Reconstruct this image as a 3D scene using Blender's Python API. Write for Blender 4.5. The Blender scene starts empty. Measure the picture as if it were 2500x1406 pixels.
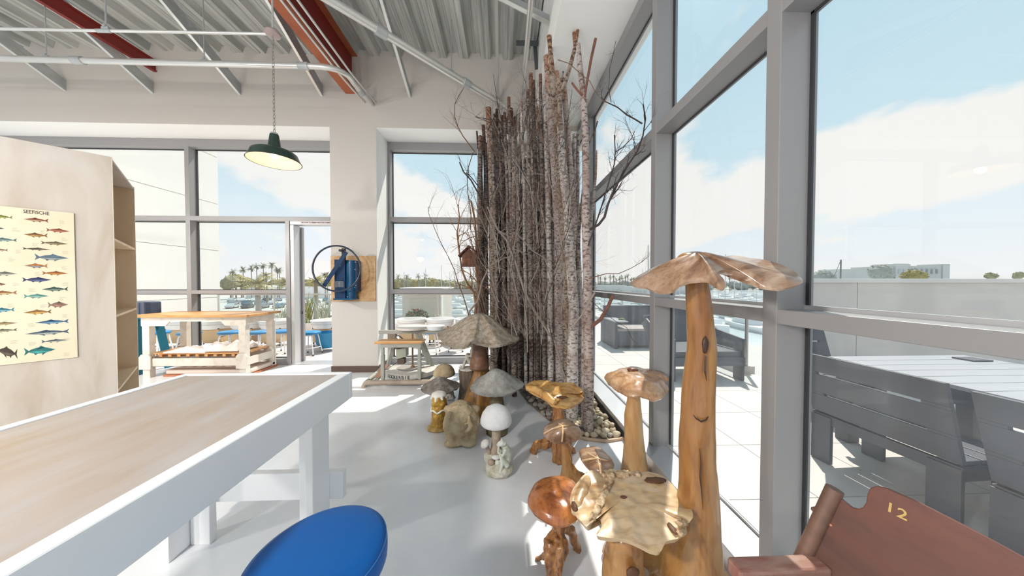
import bpy, bmesh, math, random
from mathutils import Vector, Matrix, Euler, noise
random.seed(7)
SC = bpy.context.scene
COL = SC.collection
PI = math.pi
V = Vector

# ------------------------------------------------------------------ camera, world, sun, exposure
FPX, CH = 700.0, 1.4
YAW, PIT = math.radians(1.94), math.radians(-1.05)
cam_d = bpy.data.cameras.new('camera')
cam_d.sensor_width = 36.0
cam_d.lens = FPX / 2500.0 * 36.0
cam_d.clip_start = 0.05
cam_d.clip_end = 3000
cam = bpy.data.objects.new('camera', cam_d)
COL.objects.link(cam)
cam.location = (0, 0, CH)
cam.rotation_euler = (PI / 2 + PIT, 0, -YAW)
SC.camera = cam

SC.view_settings.view_transform = 'Standard'
SC.view_settings.look = 'None'
SC.view_settings.exposure = 0.92
SC.view_settings.gamma = 1.0
SC.view_settings.use_curve_mapping = False

SUN_AZ, SUN_EL = math.radians(32.5), math.radians(57)
sun_d = bpy.data.lights.new('sun', 'SUN')
sun_d.energy = 3.0
sun_d.angle = math.radians(0.6)
sun_d.color = (1.0, 0.93, 0.82)
sun = bpy.data.objects.new('sun', sun_d)
COL.objects.link(sun)
sdir = V((math.sin(SUN_AZ) * math.cos(SUN_EL), math.cos(SUN_AZ) * math.cos(SUN_EL), math.sin(SUN_EL)))
sun.rotation_euler = sdir.to_track_quat('Z', 'Y').to_euler()
sun.location = (6, 9, 14)

world = bpy.data.worlds.new('sky')
SC.world = world
world.use_nodes = True
nt = world.node_tree
nt.nodes.clear()
def N(t, **kw):
    n = nt.nodes.new(t)
    for k, v in kw.items():
        setattr(n, k, v)
    return n
def L(a, b):
    nt.links.new(a, b)
tc = N('ShaderNodeTexCoord')
sep = N('ShaderNodeSeparateXYZ')
L(tc.outputs['Generated'], sep.inputs[0])
grad = N('ShaderNodeValToRGB')
cr = grad.color_ramp
cr.elements[0].position = 0.0
cr.elements[0].color = (0.42, 0.42, 0.42, 1)
cr.elements[1].position = 1.0
cr.elements[1].color = (0.30, 0.50, 0.66, 1)
for p, c in ((0.495, (0.42, 0.43, 0.44)), (0.505, (0.74, 0.73, 0.73)), (0.56, (0.66, 0.71, 0.75)), (0.66, (0.50, 0.635, 0.705)), (0.8, (0.42, 0.58, 0.67))):
    e = cr.elements.new(p)
    e.color = (*c, 1)
zm = N('ShaderNodeMath', operation='MULTIPLY_ADD')
zm.inputs[1].default_value = 0.5
zm.inputs[2].default_value = 0.5
L(sep.outputs[2], zm.inputs[0])
L(zm.outputs[0], grad.inputs[0])
zz = N('ShaderNodeMath', operation='MAXIMUM')
zz.inputs[1].default_value = 0.0
L(sep.outputs[2], zz.inputs[0])
za = N('ShaderNodeMath', operation='ADD')
za.inputs[1].default_value = 0.45
L(zz.outputs[0], za.inputs[0])
dv = N('ShaderNodeVectorMath', operation='SCALE')
iv = N('ShaderNodeMath', operation='DIVIDE')
iv.inputs[0].default_value = 1.0
L(za.outputs[0], iv.inputs[1])
L(tc.outputs['Generated'], dv.inputs[0])
L(iv.outputs[0], dv.inputs['Scale'])
mp = N('ShaderNodeMapping')
mp.inputs['Location'].default_value = (7.7, 2.2, 0.4)
mp.inputs['Scale'].default_value = (1.0, 0.75, 1.3)
L(dv.outputs[0], mp.inputs[0])
nz = N('ShaderNodeTexNoise')
nz.inputs['Scale'].default_value = 2.1
nz.inputs['Detail'].default_value = 9
nz.inputs['Roughness'].default_value = 0.52
L(mp.outputs[0], nz.inputs['Vector'])
crp = N('ShaderNodeValToRGB')
crp.color_ramp.elements[0].position = 0.50
crp.color_ramp.elements[0].color = (0, 0, 0, 1)
crp.color_ramp.elements[1].position = 0.56
crp.color_ramp.elements[1].color = (1, 1, 1, 1)
band = N('ShaderNodeValToRGB')
band.color_ramp.elements[0].position = 0.0
band.color_ramp.elements[0].color = (0.50, 0.50, 0.50, 1)
band.color_ramp.elements[1].position = 0.75
band.color_ramp.elements[1].color = (0.42, 0.42, 0.42, 1)
for p_, v_ in ((0.12, 0.54), (0.26, 0.58), (0.40, 0.47)):
    e = band.color_ramp.elements.new(p_)
    e.color = (v_, v_, v_, 1)
L(zz.outputs[0], band.inputs[0])
sm = N('ShaderNodeMath', operation='ADD')
L(nz.outputs[0], sm.inputs[0])
L(band.outputs[0], sm.inputs[1])
sb = N('ShaderNodeMath', operation='SUBTRACT')
sb.inputs[1].default_value = 0.5
L(sm.outputs[0], sb.inputs[0])
L(sb.outputs[0], crp.inputs[0])
mx = N('ShaderNodeMix', data_type='RGBA')
L(crp.outputs[0], mx.inputs[0])
L(grad.outputs[0], mx.inputs[6])
mx.inputs[7].default_value = (0.76, 0.735, 0.715, 1)
# broad bright haze round the sun
dot = N('ShaderNodeVectorMath', operation='DOT_PRODUCT')
L(tc.outputs['Generated'], dot.inputs[0])
dot.inputs[1].default_value = tuple(sdir)
pw = N('ShaderNodeMath', operation='POWER')
mxx = N('ShaderNodeMath', operation='MAXIMUM')
mxx.inputs[1].default_value = 0.0
L(dot.outputs['Value'], mxx.inputs[0])
L(mxx.outputs[0], pw.inputs[0])
pw.inputs[1].default_value = 60.0
hz = N('ShaderNodeMix', data_type='RGBA', blend_type='ADD')
L(pw.outputs[0], hz.inputs[0])
L(mx.outputs[2], hz.inputs[6])
hz.inputs[7].default_value = (1.1, 1.08, 1.0, 1)
bg = N('ShaderNodeBackground')
bg.inputs[1].default_value = 0.69
L(hz.outputs[2], bg.inputs[0])
wo = N('ShaderNodeOutputWorld')
L(bg.outputs[0], wo.inputs[0])
try:
    SC.cycles.max_bounces = 10
    SC.cycles.diffuse_bounces = 6
    SC.cycles.transparent_max_bounces = 24
    SC.cycles.sample_clamp_indirect = 6
except Exception:
    pass

# ------------------------------------------------------------------ geometry of a view ray (surveying helpers: a sighted pixel meets a real plane)
_f = V((math.sin(YAW) * math.cos(PIT), math.cos(YAW) * math.cos(PIT), math.sin(PIT)))
_r = V((math.cos(YAW), -math.sin(YAW), 0))
_u = _r.cross(_f)
CP = V((0, 0, CH))
def ray(x, y):
    return _f + _r * ((x - 1250) / FPX) - _u * ((y - 703) / FPX)
def onz(x, y, z=0.0):
    d = ray(x, y)
    return CP + d * ((z - CH) / d.z)
def ony(x, y, Y):
    d = ray(x, y)
    return CP + d * (Y / d.y)
def onx(x, y, X):
    d = ray(x, y)
    return CP + d * (X / d.x)
def onp(x, y, p, n):
    d = ray(x, y)
    return CP + d * ((V(p) - CP).dot(V(n)) / d.dot(V(n)))

# ------------------------------------------------------------------ materials
MATS = {}
def new_mat(name):
    m = bpy.data.materials.new(name)
    m.use_nodes = True
    n = m.node_tree.nodes
    return m, m.node_tree, n['Principled BSDF']
def mat(name, col, rough=0.5, metal=0.0, var=0.0, vscale=6.0, bump=0.0, bscale=40.0, col2=None, stretch=(1, 1, 1), emit=None, spec=0.5, lo=0.35, hi=0.65, detail=6):
    """principled material with an optional two-colour noise and fine bump in object space"""
    if name in MATS:
        return MATS[name]
    m, t, b = new_mat(name)
    b.inputs['Base Color'].default_value = (*col, 1)
    b.inputs['Roughness'].default_value = rough
    b.inputs['Metallic'].default_value = metal
    b.inputs['Specular IOR Level'].default_value = spec
    if var or col2 or bump:
        c = t.nodes.new('ShaderNodeTexCoord')
        mp_ = t.nodes.new('ShaderNodeMapping')
        mp_.inputs['Scale'].default_value = stretch
        t.links.new(c.outputs['Object'], mp_.inputs[0])
    if var or col2:
        nn = t.nodes.new('ShaderNodeTexNoise')
        nn.inputs['Scale'].default_value = vscale
        nn.inputs['Detail'].default_value = detail
        nn.inputs['Roughness'].default_value = 0.6
        t.links.new(mp_.outputs[0], nn.inputs['Vector'])
        r = t.nodes.new('ShaderNodeValToRGB')
        r.color_ramp.elements[0].position = lo
        r.color_ramp.elements[1].position = hi
        c2 = col2 or tuple(max(0, x * (1 - var)) for x in col)
        r.color_ramp.elements[0].color = (*c2, 1)
        r.color_ramp.elements[1].color = (*col, 1)
        t.links.new(nn.outputs[0], r.inputs[0])
        t.links.new(r.outputs[0], b.inputs['Base Color'])
    if bump:
        n2 = t.nodes.new('ShaderNodeTexNoise')
        n2.inputs['Scale'].default_value = bscale
        n2.inputs['Detail'].default_value = 5
        t.links.new(mp_.outputs[0], n2.inputs['Vector'])
        bp = t.nodes.new('ShaderNodeBump')
        bp.inputs['Strength'].default_value = bump
        bp.inputs['Distance'].default_value = 0.01
        t.links.new(n2.outputs[0], bp.inputs['Height'])
        t.links.new(bp.outputs[0], b.inputs['Normal'])
    if emit:
        b.inputs['Emission Color'].default_value = (*emit[:3], 1)
        b.inputs['Emission Strength'].default_value = emit[3]
    MATS[name] = m
    return m

def wood(name, base, dark, light, rough=0.3, scale=3.0, stretch=(1, 1, 0.25), coat=0.0, dist=4.0, knots=True):
    """grain from two stretched noises: broad colour drift plus thin darker streaks"""
    if name in MATS:
        return MATS[name]
    m, t, b = new_mat(name)
    c = t.nodes.new('ShaderNodeTexCoord')
    mp_ = t.nodes.new('ShaderNodeMapping')
    mp_.inputs['Scale'].default_value = stretch
    t.links.new(c.outputs['Object'], mp_.inputs[0])
    n1 = t.nodes.new('ShaderNodeTexNoise')
    n1.inputs['Scale'].default_value = scale * 1.3
    n1.inputs['Detail'].default_value = 5
    n1.inputs['Distortion'].default_value = dist * 0.22
    t.links.new(mp_.outputs[0], n1.inputs['Vector'])
    r = t.nodes.new('ShaderNodeValToRGB')
    r.color_ramp.elements[0].position = 0.30
    r.color_ramp.elements[0].color = (*dark, 1)
    r.color_ramp.elements[1].position = 0.68
    r.color_ramp.elements[1].color = (*light, 1)
    e = r.color_ramp.elements.new(0.46)
    e.color = (*base, 1)
    t.links.new(n1.outputs[0], r.inputs[0])
    m2 = t.nodes.new('ShaderNodeMapping')
    m2.inputs['Scale'].default_value = tuple(q * 7 for q in stretch)
    m2.inputs['Rotation'].default_value = (0.15, 0.1, 0.0)
    t.links.new(c.outputs['Object'], m2.inputs[0])
    n2 = t.nodes.new('ShaderNodeTexNoise')
    n2.inputs['Scale'].default_value = scale * 1.6
    n2.inputs['Detail'].default_value = 4
    n2.inputs['Distortion'].default_value = 0.4
    t.links.new(m2.outputs[0], n2.inputs['Vector'])
    r2 = t.nodes.new('ShaderNodeValToRGB')
    r2.color_ramp.elements[0].position = 0.33
    r2.color_ramp.elements[0].color = tuple(0.35 + 0.65 * (d_ / max(1e-3, b_)) for d_, b_ in zip(dark, base)) + (1,)
    r2.color_ramp.elements[1].position = 0.52
    r2.color_ramp.elements[1].color = (1, 1, 1, 1)
    t.links.new(n2.outputs[0], r2.inputs[0])
    mm = t.nodes.new('ShaderNodeMix')
    mm.data_type = 'RGBA'
    mm.blend_type = 'MULTIPLY'
    mm.inputs[0].default_value = 0.75 if knots else 0.25
    t.links.new(r.outputs[0], mm.inputs[6])
    t.links.new(r2.outputs[0], mm.inputs[7])
    t.links.new(mm.outputs[2], b.inputs['Base Color'])
    b.inputs['Roughness'].default_value = rough
    b.inputs['Coat Weight'].default_value = coat
    b.inputs['Coat Roughness'].default_value = 0.12
    bp = t.nodes.new('ShaderNodeBump')
    bp.inputs['Strength'].default_value = 0.12
    bp.inputs['Distance'].default_value = 0.004
    t.links.new(n2.outputs[0], bp.inputs['Height'])
    t.links.new(bp.outputs[0], b.inputs['Normal'])
    MATS[name] = m
    return m

def bark(name, light, dark, red, mark=0.5):
    m, t, b = new_mat(name)
    c = t.nodes.new('ShaderNodeTexCoord')
    mp_ = t.nodes.new('ShaderNodeMapping')
    mp_.inputs['Scale'].default_value = (24, 24, 48)
    t.links.new(c.outputs['Object'], mp_.inputs[0])
    n1 = t.nodes.new('ShaderNodeTexNoise')
    n1.inputs['Scale'].default_value = 1.0
    n1.inputs['Detail'].default_value = 5
    n1.inputs['Roughness'].default_value = 0.7
    t.links.new(mp_.outputs[0], n1.inputs['Vector'])
    r = t.nodes.new('ShaderNodeValToRGB')
    r.color_ramp.elements[0].position = mark - 0.06
    r.color_ramp.elements[0].color = (*dark, 1)
    r.color_ramp.elements[1].position = mark + 0.05
    r.color_ramp.elements[1].color = (*light, 1)
    t.links.new(n1.outputs[0], r.inputs[0])
    n2 = t.nodes.new('ShaderNodeTexNoise')
    n2.inputs['Scale'].default_value = 3.5
    n2.inputs['Detail'].default_value = 4
    t.links.new(c.outputs['Object'], n2.inputs['Vector'])
    r2 = t.nodes.new('ShaderNodeValToRGB')
    r2.color_ramp.elements[0].position = 0.45
    r2.color_ramp.elements[0].color = (0, 0, 0, 1)
    r2.color_ramp.elements[1].position = 0.68
    r2.color_ramp.elements[1].color = (0.75, 0.75, 0.75, 1)
    t.links.new(n2.outputs[0], r2.inputs[0])
    mm = t.nodes.new('ShaderNodeMix')
    mm.data_type = 'RGBA'
    t.links.new(r2.outputs[0], mm.inputs[0])
    t.links.new(r.outputs[0], mm.inputs[6])
    mm.inputs[7].default_value = (*red, 1)
    sp = t.nodes.new('ShaderNodeSeparateXYZ')
    t.links.new(c.outputs['Object'], sp.inputs[0])
    ad = t.nodes.new('ShaderNodeMath')
    ad.operation = 'MULTIPLY_ADD'
    ad.inputs[1].default_value = 1.6
    t.links.new(n2.outputs[0], ad.inputs[0])
    t.links.new(sp.outputs[2], ad.inputs[2])
    mr = t.nodes.new('ShaderNodeMapRange')
    mr.inputs[1].default_value = 4.1
    mr.inputs[2].default_value = 4.75
    mr.inputs[3].default_value = 0.0
    mr.inputs[4].default_value = 0.75
    t.links.new(ad.outputs[0], mr.inputs[0])
    m3 = t.nodes.new('ShaderNodeMix')
    m3.data_type = 'RGBA'
    m3.blend_type = 'MULTIPLY'
    t.links.new(mr.outputs[0], m3.inputs[0])
    t.links.new(mm.outputs[2], m3.inputs[6])
    m3.inputs[7].default_value = (1.0, 0.56, 0.28, 1)
    t.links.new(m3.outputs[2], b.inputs['Base Color'])
    b.inputs['Roughness'].default_value = 0.85
    bp = t.nodes.new('ShaderNodeBump')
    bp.inputs['Strength'].default_value = 0.6
    bp.inputs['Distance'].default_value = 0.006
    t.links.new(n1.outputs[0], bp.inputs['Height'])
    t.links.new(bp.outputs[0], b.inputs['Normal'])
    MATS[name] = m
    return m

def glass_mat(name, tint, dust, dustcol=(0.8, 0.85, 0.9)):
    m = bpy.data.materials.new(name)
    m.use_nodes = True
    t = m.node_tree
    t.nodes.clear()
    tr = t.nodes.new('ShaderNodeBsdfTransparent')
    tr.inputs[0].default_value = (*tint, 1)
    gl = t.nodes.new('ShaderNodeBsdfGlossy')
    gl.inputs['Roughness'].default_value = 0.0
    lw = t.nodes.new('ShaderNodeLayerWeight')
    lw.inputs[0].default_value = 0.5
    pw_ = t.nodes.new('ShaderNodeMath')
    pw_.operation = 'POWER'
    pw_.inputs[1].default_value = 4.0
    t.links.new(lw.outputs['Facing'], pw_.inputs[0])
    fr = t.nodes.new('ShaderNodeMath')
    fr.operation = 'MULTIPLY_ADD'
    fr.inputs[1].default_value = 0.2
    fr.inputs[2].default_value = 0.02
    t.links.new(pw_.outputs[0], fr.inputs[0])
    m1 = t.nodes.new('ShaderNodeMixShader')
    t.links.new(fr.outputs[0], m1.inputs[0])
    t.links.new(tr.outputs[0], m1.inputs[1])
    t.links.new(gl.outputs[0], m1.inputs[2])
    df = t.nodes.new('ShaderNodeBsdfTranslucent')
    df.inputs[0].default_value = (*dustcol, 1)
    c = t.nodes.new('ShaderNodeTexCoord')
    mp_ = t.nodes.new('ShaderNodeMapping')
    mp_.inputs['Scale'].default_value = (5, 5, 0.7)
    t.links.new(c.outputs['Object'], mp_.inputs[0])
    nn = t.nodes.new('ShaderNodeTexNoise')
    nn.inputs['Scale'].default_value = 1.0
    nn.inputs['Detail'].default_value = 5
    t.links.new(mp_.outputs[0], nn.inputs['Vector'])
    mr = t.nodes.new('ShaderNodeMapRange')
    mr.inputs[1].default_value = 0.45
    mr.inputs[2].default_value = 0.75
    mr.inputs[3].default_value = dust * 0.35
    mr.inputs[4].default_value = dust
    t.links.new(nn.outputs[0], mr.inputs[0])
    m2 = t.nodes.new('ShaderNodeMixShader')
    t.links.new(mr.outputs[0], m2.inputs[0])
    t.links.new(m1.outputs[0], m2.inputs[1])
    t.links.new(df.outputs[0], m2.inputs[2])
    o = t.nodes.new('ShaderNodeOutputMaterial')
    t.links.new(m2.outputs[0], o.inputs[0])
    MATS[name] = m
    return m

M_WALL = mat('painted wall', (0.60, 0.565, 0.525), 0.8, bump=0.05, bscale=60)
M_WHITE = mat('white paint', (0.88, 0.88, 0.87), 0.7)
M_FLOOR = mat('polished concrete', (0.84, 0.855, 0.88), 0.2, col2=(0.74, 0.76, 0.79), vscale=1.6, bump=0.03, bscale=3, detail=9, spec=0.6)
M_BASE = mat('brown baseboard', (0.11, 0.07, 0.055), 0.5)
M_FRAME = mat('grey aluminium frame', (0.285, 0.28, 0.285), 0.42, 0.1)
M_FRAMEL = mat('silver aluminium', (0.55, 0.56, 0.58), 0.35, 0.5)
M_GASK = mat('black gasket', (0.03, 0.03, 0.035), 0.6)
M_DECK = mat('galvanised deck', (0.62, 0.63, 0.60), 0.42, 0.15, col2=(0.34, 0.35, 0.34), vscale=2.5, stretch=(7, 0.3, 1))
M_GALV = mat('galvanised steel', (0.50, 0.53, 0.54), 0.4, 0.25, var=0.2, vscale=9)
M_EMT = mat('zinc conduit', (0.72, 0.72, 0.70), 0.3, 0.6)
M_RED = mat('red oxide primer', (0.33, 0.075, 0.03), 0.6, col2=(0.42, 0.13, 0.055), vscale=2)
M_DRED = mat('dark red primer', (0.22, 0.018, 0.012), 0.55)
M_GLASS = glass_mat('clear glass', (0.97, 0.985, 0.985), 0.02)
M_GLASS2 = glass_mat('dusty glass', (0.96, 0.975, 0.98), 0.07)
M_GLASSR = glass_mat('railing glass', (0.94, 0.975, 0.97), 0.05)

# ------------------------------------------------------------------ mesh builder
OFF = {}
class MB:
    def __init__(s):
        s.v, s.f, s.mi, s.cur = [], [], [], 0
    def add(s, vs, fs):
        n = len(s.v)
        s.v += [tuple(p) for p in vs]
        s.f += [tuple(i + n for i in f) for f in fs]
        s.mi += [s.cur] * len(fs)
        return s
    def box(s, x0, x1, y0, y1, z0, z1, M=None):
        vs = [V((x, y, z)) for z in (z0, z1) for y in (y0, y1) for x in (x0, x1)]
        if M:
            vs = [M @ p for p in vs]
        return s.add(vs, [(0, 2, 3, 1), (4, 5, 7, 6), (0, 1, 5, 4), (2, 6, 7, 3), (0, 4, 6, 2), (1, 3, 7, 5)])
    def bar(s, a, b, w, h, up=(0, 0, 1)):
        """rectangular bar from a to b, w across, h along up"""
        a, b = V(a), V(b)
        d = (b - a).normalized()
        x = d.cross(V(up))
        if x.length < 1e-4:
            x = d.cross(V((1, 0, 0)))
        x.normalize()
        u = x.cross(d)
        vs = [p + x * (w / 2 * i) + u * (h / 2 * j) for p in (a, b) for j in (-1, 1) for i in (-1, 1)]
        return s.add(vs, [(0, 2, 3, 1), (4, 5, 7, 6), (0, 1, 5, 4), (2, 6, 7, 3), (0, 4, 6, 2), (1, 3, 7, 5)])
    def tube(s, path, rad, n=10, caps=True, wob=0.0):
        path = [V(p) for p in path]
        if not hasattr(rad, '__len__'):
            rad = [rad] * len(path)
        vs, prev = [], None
        for i, p in enumerate(path):
            d = (path[min(i + 1, len(path) - 1)] - path[max(i - 1, 0)]).normalized()
            if prev is None:
                x = d.cross(V((0, 0, 1)))
                if x.length < 1e-3:
                    x = V((1, 0, 0))
                x.normalize()
            else:
                x = (prev - d * prev.dot(d)).normalized()
            prev = x
            y = d.cross(x)
            for k in range(n):
                a = 2 * PI * k / n
                r = rad[i]
                if wob:
                    r *= 1 + wob * noise.noise(p * 6 + V((math.cos(a), math.sin(a), i * 0.37)) * 1.3)
                vs.append(p + x * (r * math.cos(a)) + y * (r * math.sin(a)))
        fs = [(i * n + k, i * n + (k + 1) % n, (i + 1) * n + (k + 1) % n, (i + 1) * n + k) for i in range(len(path) - 1) for k in range(n)]
        if caps:
            fs.append(tuple(reversed(range(n))))
            fs.append(tuple((len(path) - 1) * n + k for k in range(n)))
        return s.add(vs, fs)
    def lathe(s, prof, c=(0, 0, 0), n=32, M=None, close=False):
        c = V(c)
        vs = []
        for r, z in prof:
            for k in range(n):
                a = 2 * PI * k / n
                p = V((r * math.cos(a), r * math.sin(a), z))
                if M:
                    p = M @ p
                vs.append(c + p)
        fs = [(i * n + k, i * n + (k + 1) % n, (i + 1) * n + (k + 1) % n, (i + 1) * n + k) for i in range(len(prof) - 1) for k in range(n)]
        if prof[0][0] > 1e-5:
            fs.append(tuple(reversed(range(n))))
        if prof[-1][0] > 1e-5 and not close:
            fs.append(tuple((len(prof) - 1) * n + k for k in range(n)))
        return s.add(vs, fs)
    def prism(s, pts, ext):
        """planar polygon (3D points) extruded by the vector ext"""
        n = len(pts)
        e = V(ext)
        vs = [V(p) for p in pts] + [V(p) + e for p in pts]
        fs = [tuple(range(n)), tuple(reversed(range(n, 2 * n)))] + [(i, i + n, (i + 1) % n + n, (i + 1) % n) for i in range(n)]
        return s.add(vs, fs)
    def ball(s, c, r, seg=14, rings=9, amp=0.0, fr=3.0, M=None):
        c = V(c)
        r = V(r) if hasattr(r, '__len__') else V((r, r, r))
        vs, n = [], seg
        for i in range(rings + 1):
            th = PI * i / rings
            for k in range(n):
                a = 2 * PI * k / n
                d = V((math.sin(th) * math.cos(a), math.sin(th) * math.sin(a), math.cos(th)))
                q = 1 + (amp * noise.noise(d * fr + c * 5) if amp else 0)
                p = V((d.x * r.x, d.y * r.y, d.z * r.z)) * q
                if M:
                    p = M @ p
                vs.append(c + p)
        fs = [(i * n + k, (i + 1) * n + k, (i + 1) * n + (k + 1) % n, i * n + (k + 1) % n) for i in range(rings) for k in range(n)]
        return s.add(vs, fs)
    def obj(s, name, m, parent=None, smooth=False, bevel=0.0, label=None, base=None, fix=True):
        me = bpy.data.meshes.new(name)
        if parent is not None:
            off = OFF[parent.name]
        elif base is not None:
            off = V(base)
        else:
            xs = [p[0] for p in s.v]
            ys = [p[1] for p in s.v]
            off = V(((min(xs) + max(xs)) / 2, (min(ys) + max(ys)) / 2, min(p[2] for p in s.v)))
        me.from_pydata([(p[0] - off.x, p[1] - off.y, p[2] - off.z) for p in s.v], [], s.f)
        ms = m if isinstance(m, (list, tuple)) else [m]
        for q in ms:
            me.materials.append(q)
        if len(ms) > 1:
            for p, i in zip(me.polygons, s.mi):
                p.material_index = min(i, len(ms) - 1)
        if fix:
            bm = bmesh.new()
            bm.from_mesh(me)
            bmesh.ops.remove_doubles(bm, verts=bm.verts, dist=1e-5)
            bmesh.ops.recalc_face_normals(bm, faces=bm.faces)
            bm.to_mesh(me)
            bm.free()
        if smooth:
            for p in me.polygons:
                p.use_smooth = True
        o = bpy.data.objects.new(name, me)
        COL.objects.link(o)
        if parent is not None:
            o.parent = parent
            OFF[o.name] = off
        else:
            o.location = off
            OFF[o.name] = off
        if smooth == 'auto':
            md = o.modifiers.new('edges', 'EDGE_SPLIT')
            md.split_angle = math.radians(38)
        if bevel:
            b = o.modifiers.new('bevel', 'BEVEL')
            b.width = bevel
            b.segments = 2
            b.limit_method = 'ANGLE'
        if label:
            o['label'] = label
        return o

def tag(o, label, cat, group=None, kind=None):
    o['label'] = label
    o['category'] = cat
    if group:
        o['group'] = group
    if kind:
        o['kind'] = kind
    return o
def thing(name, label, cat, loc=(0, 0, 0), group=None, rz=0.0):
    o = bpy.data.objects.new(name, None)
    COL.objects.link(o)
    o.empty_display_size = 0.1
    o.location = loc
    o.rotation_euler = (0, 0, rz)
    OFF[o.name] = V(loc)
    return tag(o, label, cat, group)
def struct(o):
    o['kind'] = 'structure'
    return o
def group_struct(name, loc=(0, 0, 0)):
    o = bpy.data.objects.new(name, None)
    COL.objects.link(o)
    o.location = loc
    OFF[o.name] = V(loc)
    o['kind'] = 'structure'
    return o
def copy_tree(o, parent=None):
    c = o.copy()
    COL.objects.link(c)
    if parent is not None:
        c.parent = parent
    for ch in list(o.children):
        copy_tree(ch, c)
    return c
def text(body, size, m, M, parent, name='lettering', depth=0.0008, align='CENTER', sx=1.0, width=None):
    cu = bpy.data.curves.new(name, 'FONT')
    cu.body = body
    cu.size = size
    cu.extrude = depth
    cu.align_x = align
    cu.align_y = 'CENTER'
    cu.resolution_u = 3
    cu.offset = size * 0.012
    cu.materials.append(m)
    tmp = bpy.data.objects.new('tmp', cu)
    COL.objects.link(tmp)
    me = bpy.data.meshes.new_from_object(tmp)
    bpy.data.objects.remove(tmp)
    if width:
        xs = [v.co.x for v in me.vertices]
        sx = width / (max(xs) - min(xs))
    Mo = Matrix.Translation(-OFF[parent.name]) @ M @ Matrix.Diagonal((sx, 1, 1, 1))
    me.transform(Mo)
    me.name = name
    o = bpy.data.objects.new(name, me)
    COL.objects.link(o)
    o.parent = parent
    return o
def frame_matrix(o, x, y):
    """matrix at o with x right, y up"""
    x, y = V(x).normalized(), V(y).normalized()
    z = x.cross(y)
    M = Matrix((x, y, z)).transposed().to_4x4()
    M.translation = V(o)
    return M

# ================================================================== SETTING: shell
YW, YG = 4.54, 5.10          # inner face of the back wall, glass plane of the back windows
XI, XG = 1.19, 1.33          # inner face and glass plane of the right facade
COLX0, COLX1 = -2.65, -1.95
struct(MB().box(-11, 1.45, -4.2, 5.22, -0.2, 0.0).obj('floor', M_FLOOR))

# corrugated deck: flutes run along Y
b = MB()
P, H0, H1 = 0.34, 4.875, 4.97
prof = []
x = -11.2
while x < 0.56:
    prof += [(x, H0), (x + 0.05, H0), (x + 0.06, H0 + 0.012), (x + 0.075, H0 + 0.012), (x + 0.085, H0), (x + 0.135, H0),
             (x + 0.165, H1), (x + 0.225, H1), (x + 0.235, H1 - 0.01), (x + 0.25, H1 - 0.01), (x + 0.26, H1), (x + 0.305, H1)]
    x += P
vs = [(px, yy, pz) for yy in (-1.6, YW + 0.02) for px, pz in prof]
n = len(prof)
b.add(vs, [(i, i + 1, n + i + 1, n + i) for i in range(n - 1)])
ceiling = b.obj('ceiling', M_DECK)
struct(ceiling)
md = ceiling.modifiers.new('thickness', 'SOLIDIFY')
md.thickness = -0.004
struct(MB().box(-11.3, 1.5, -1.6, 5.3, 5.0, 5.2).obj('roof_slab', M_WHITE))

# back wall: header, column, reveals
wb = group_struct('wall_back')
HD = 3.795
MB().box(-11, 1.45, YW, YG + 0.12, HD, 5.0).obj('header', [M_WALL], wb)
MB().box(COLX0, COLX1, YW, YG + 0.12, 0, HD).obj('column', M_WALL, wb)
MB().box(-11, COLX0 + 0.0, YW + 0.002, YG, HD - 0.004, HD - 0.0005).obj('head_reveal', M_WHITE, wb)
MB().box(COLX1, 1.2, YW + 0.002, YG, HD - 0.004, HD - 0.0005).obj('head_reveal', M_WHITE, wb)
MB().box(COLX1 - 0.001, COLX1 + 0.003, YW + 0.002, YG, 0, HD).obj('column_reveal', M_WHITE, wb)
bb = group_struct('baseboard_column')
MB().box(COLX0 - 0.012, COLX1 + 0.012, YW - 0.012, YW + 0.4, 0, 0.1).obj('baseboard_strip', M_BASE, bb, bevel=0.003)

# right side: drywall fascia and soffit above the facade
wr = group_struct('wall_right')
MB().box(0.52, 0.66, -1.6, YW + 0.01, 3.87, 5.0).obj('fascia', M_WHITE, wr)
MB().box(0.66, XG + 0.12, -1.6, YG + 0.1, 3.87, 3.99).obj('soffit', M_WHITE, wr)
MB().box(XG + 0.06, XG + 0.2, -1.6, YG + 0.1, 3.99, 5.0).obj('upper_wall', M_WHITE, wr)

def win_bar(p, a, name, **k):
    return MB().box(*a).obj(name, M_FRAME, p, bevel=0.003, **k)
FI = YG - 0.12   # inner face of the back frames
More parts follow.
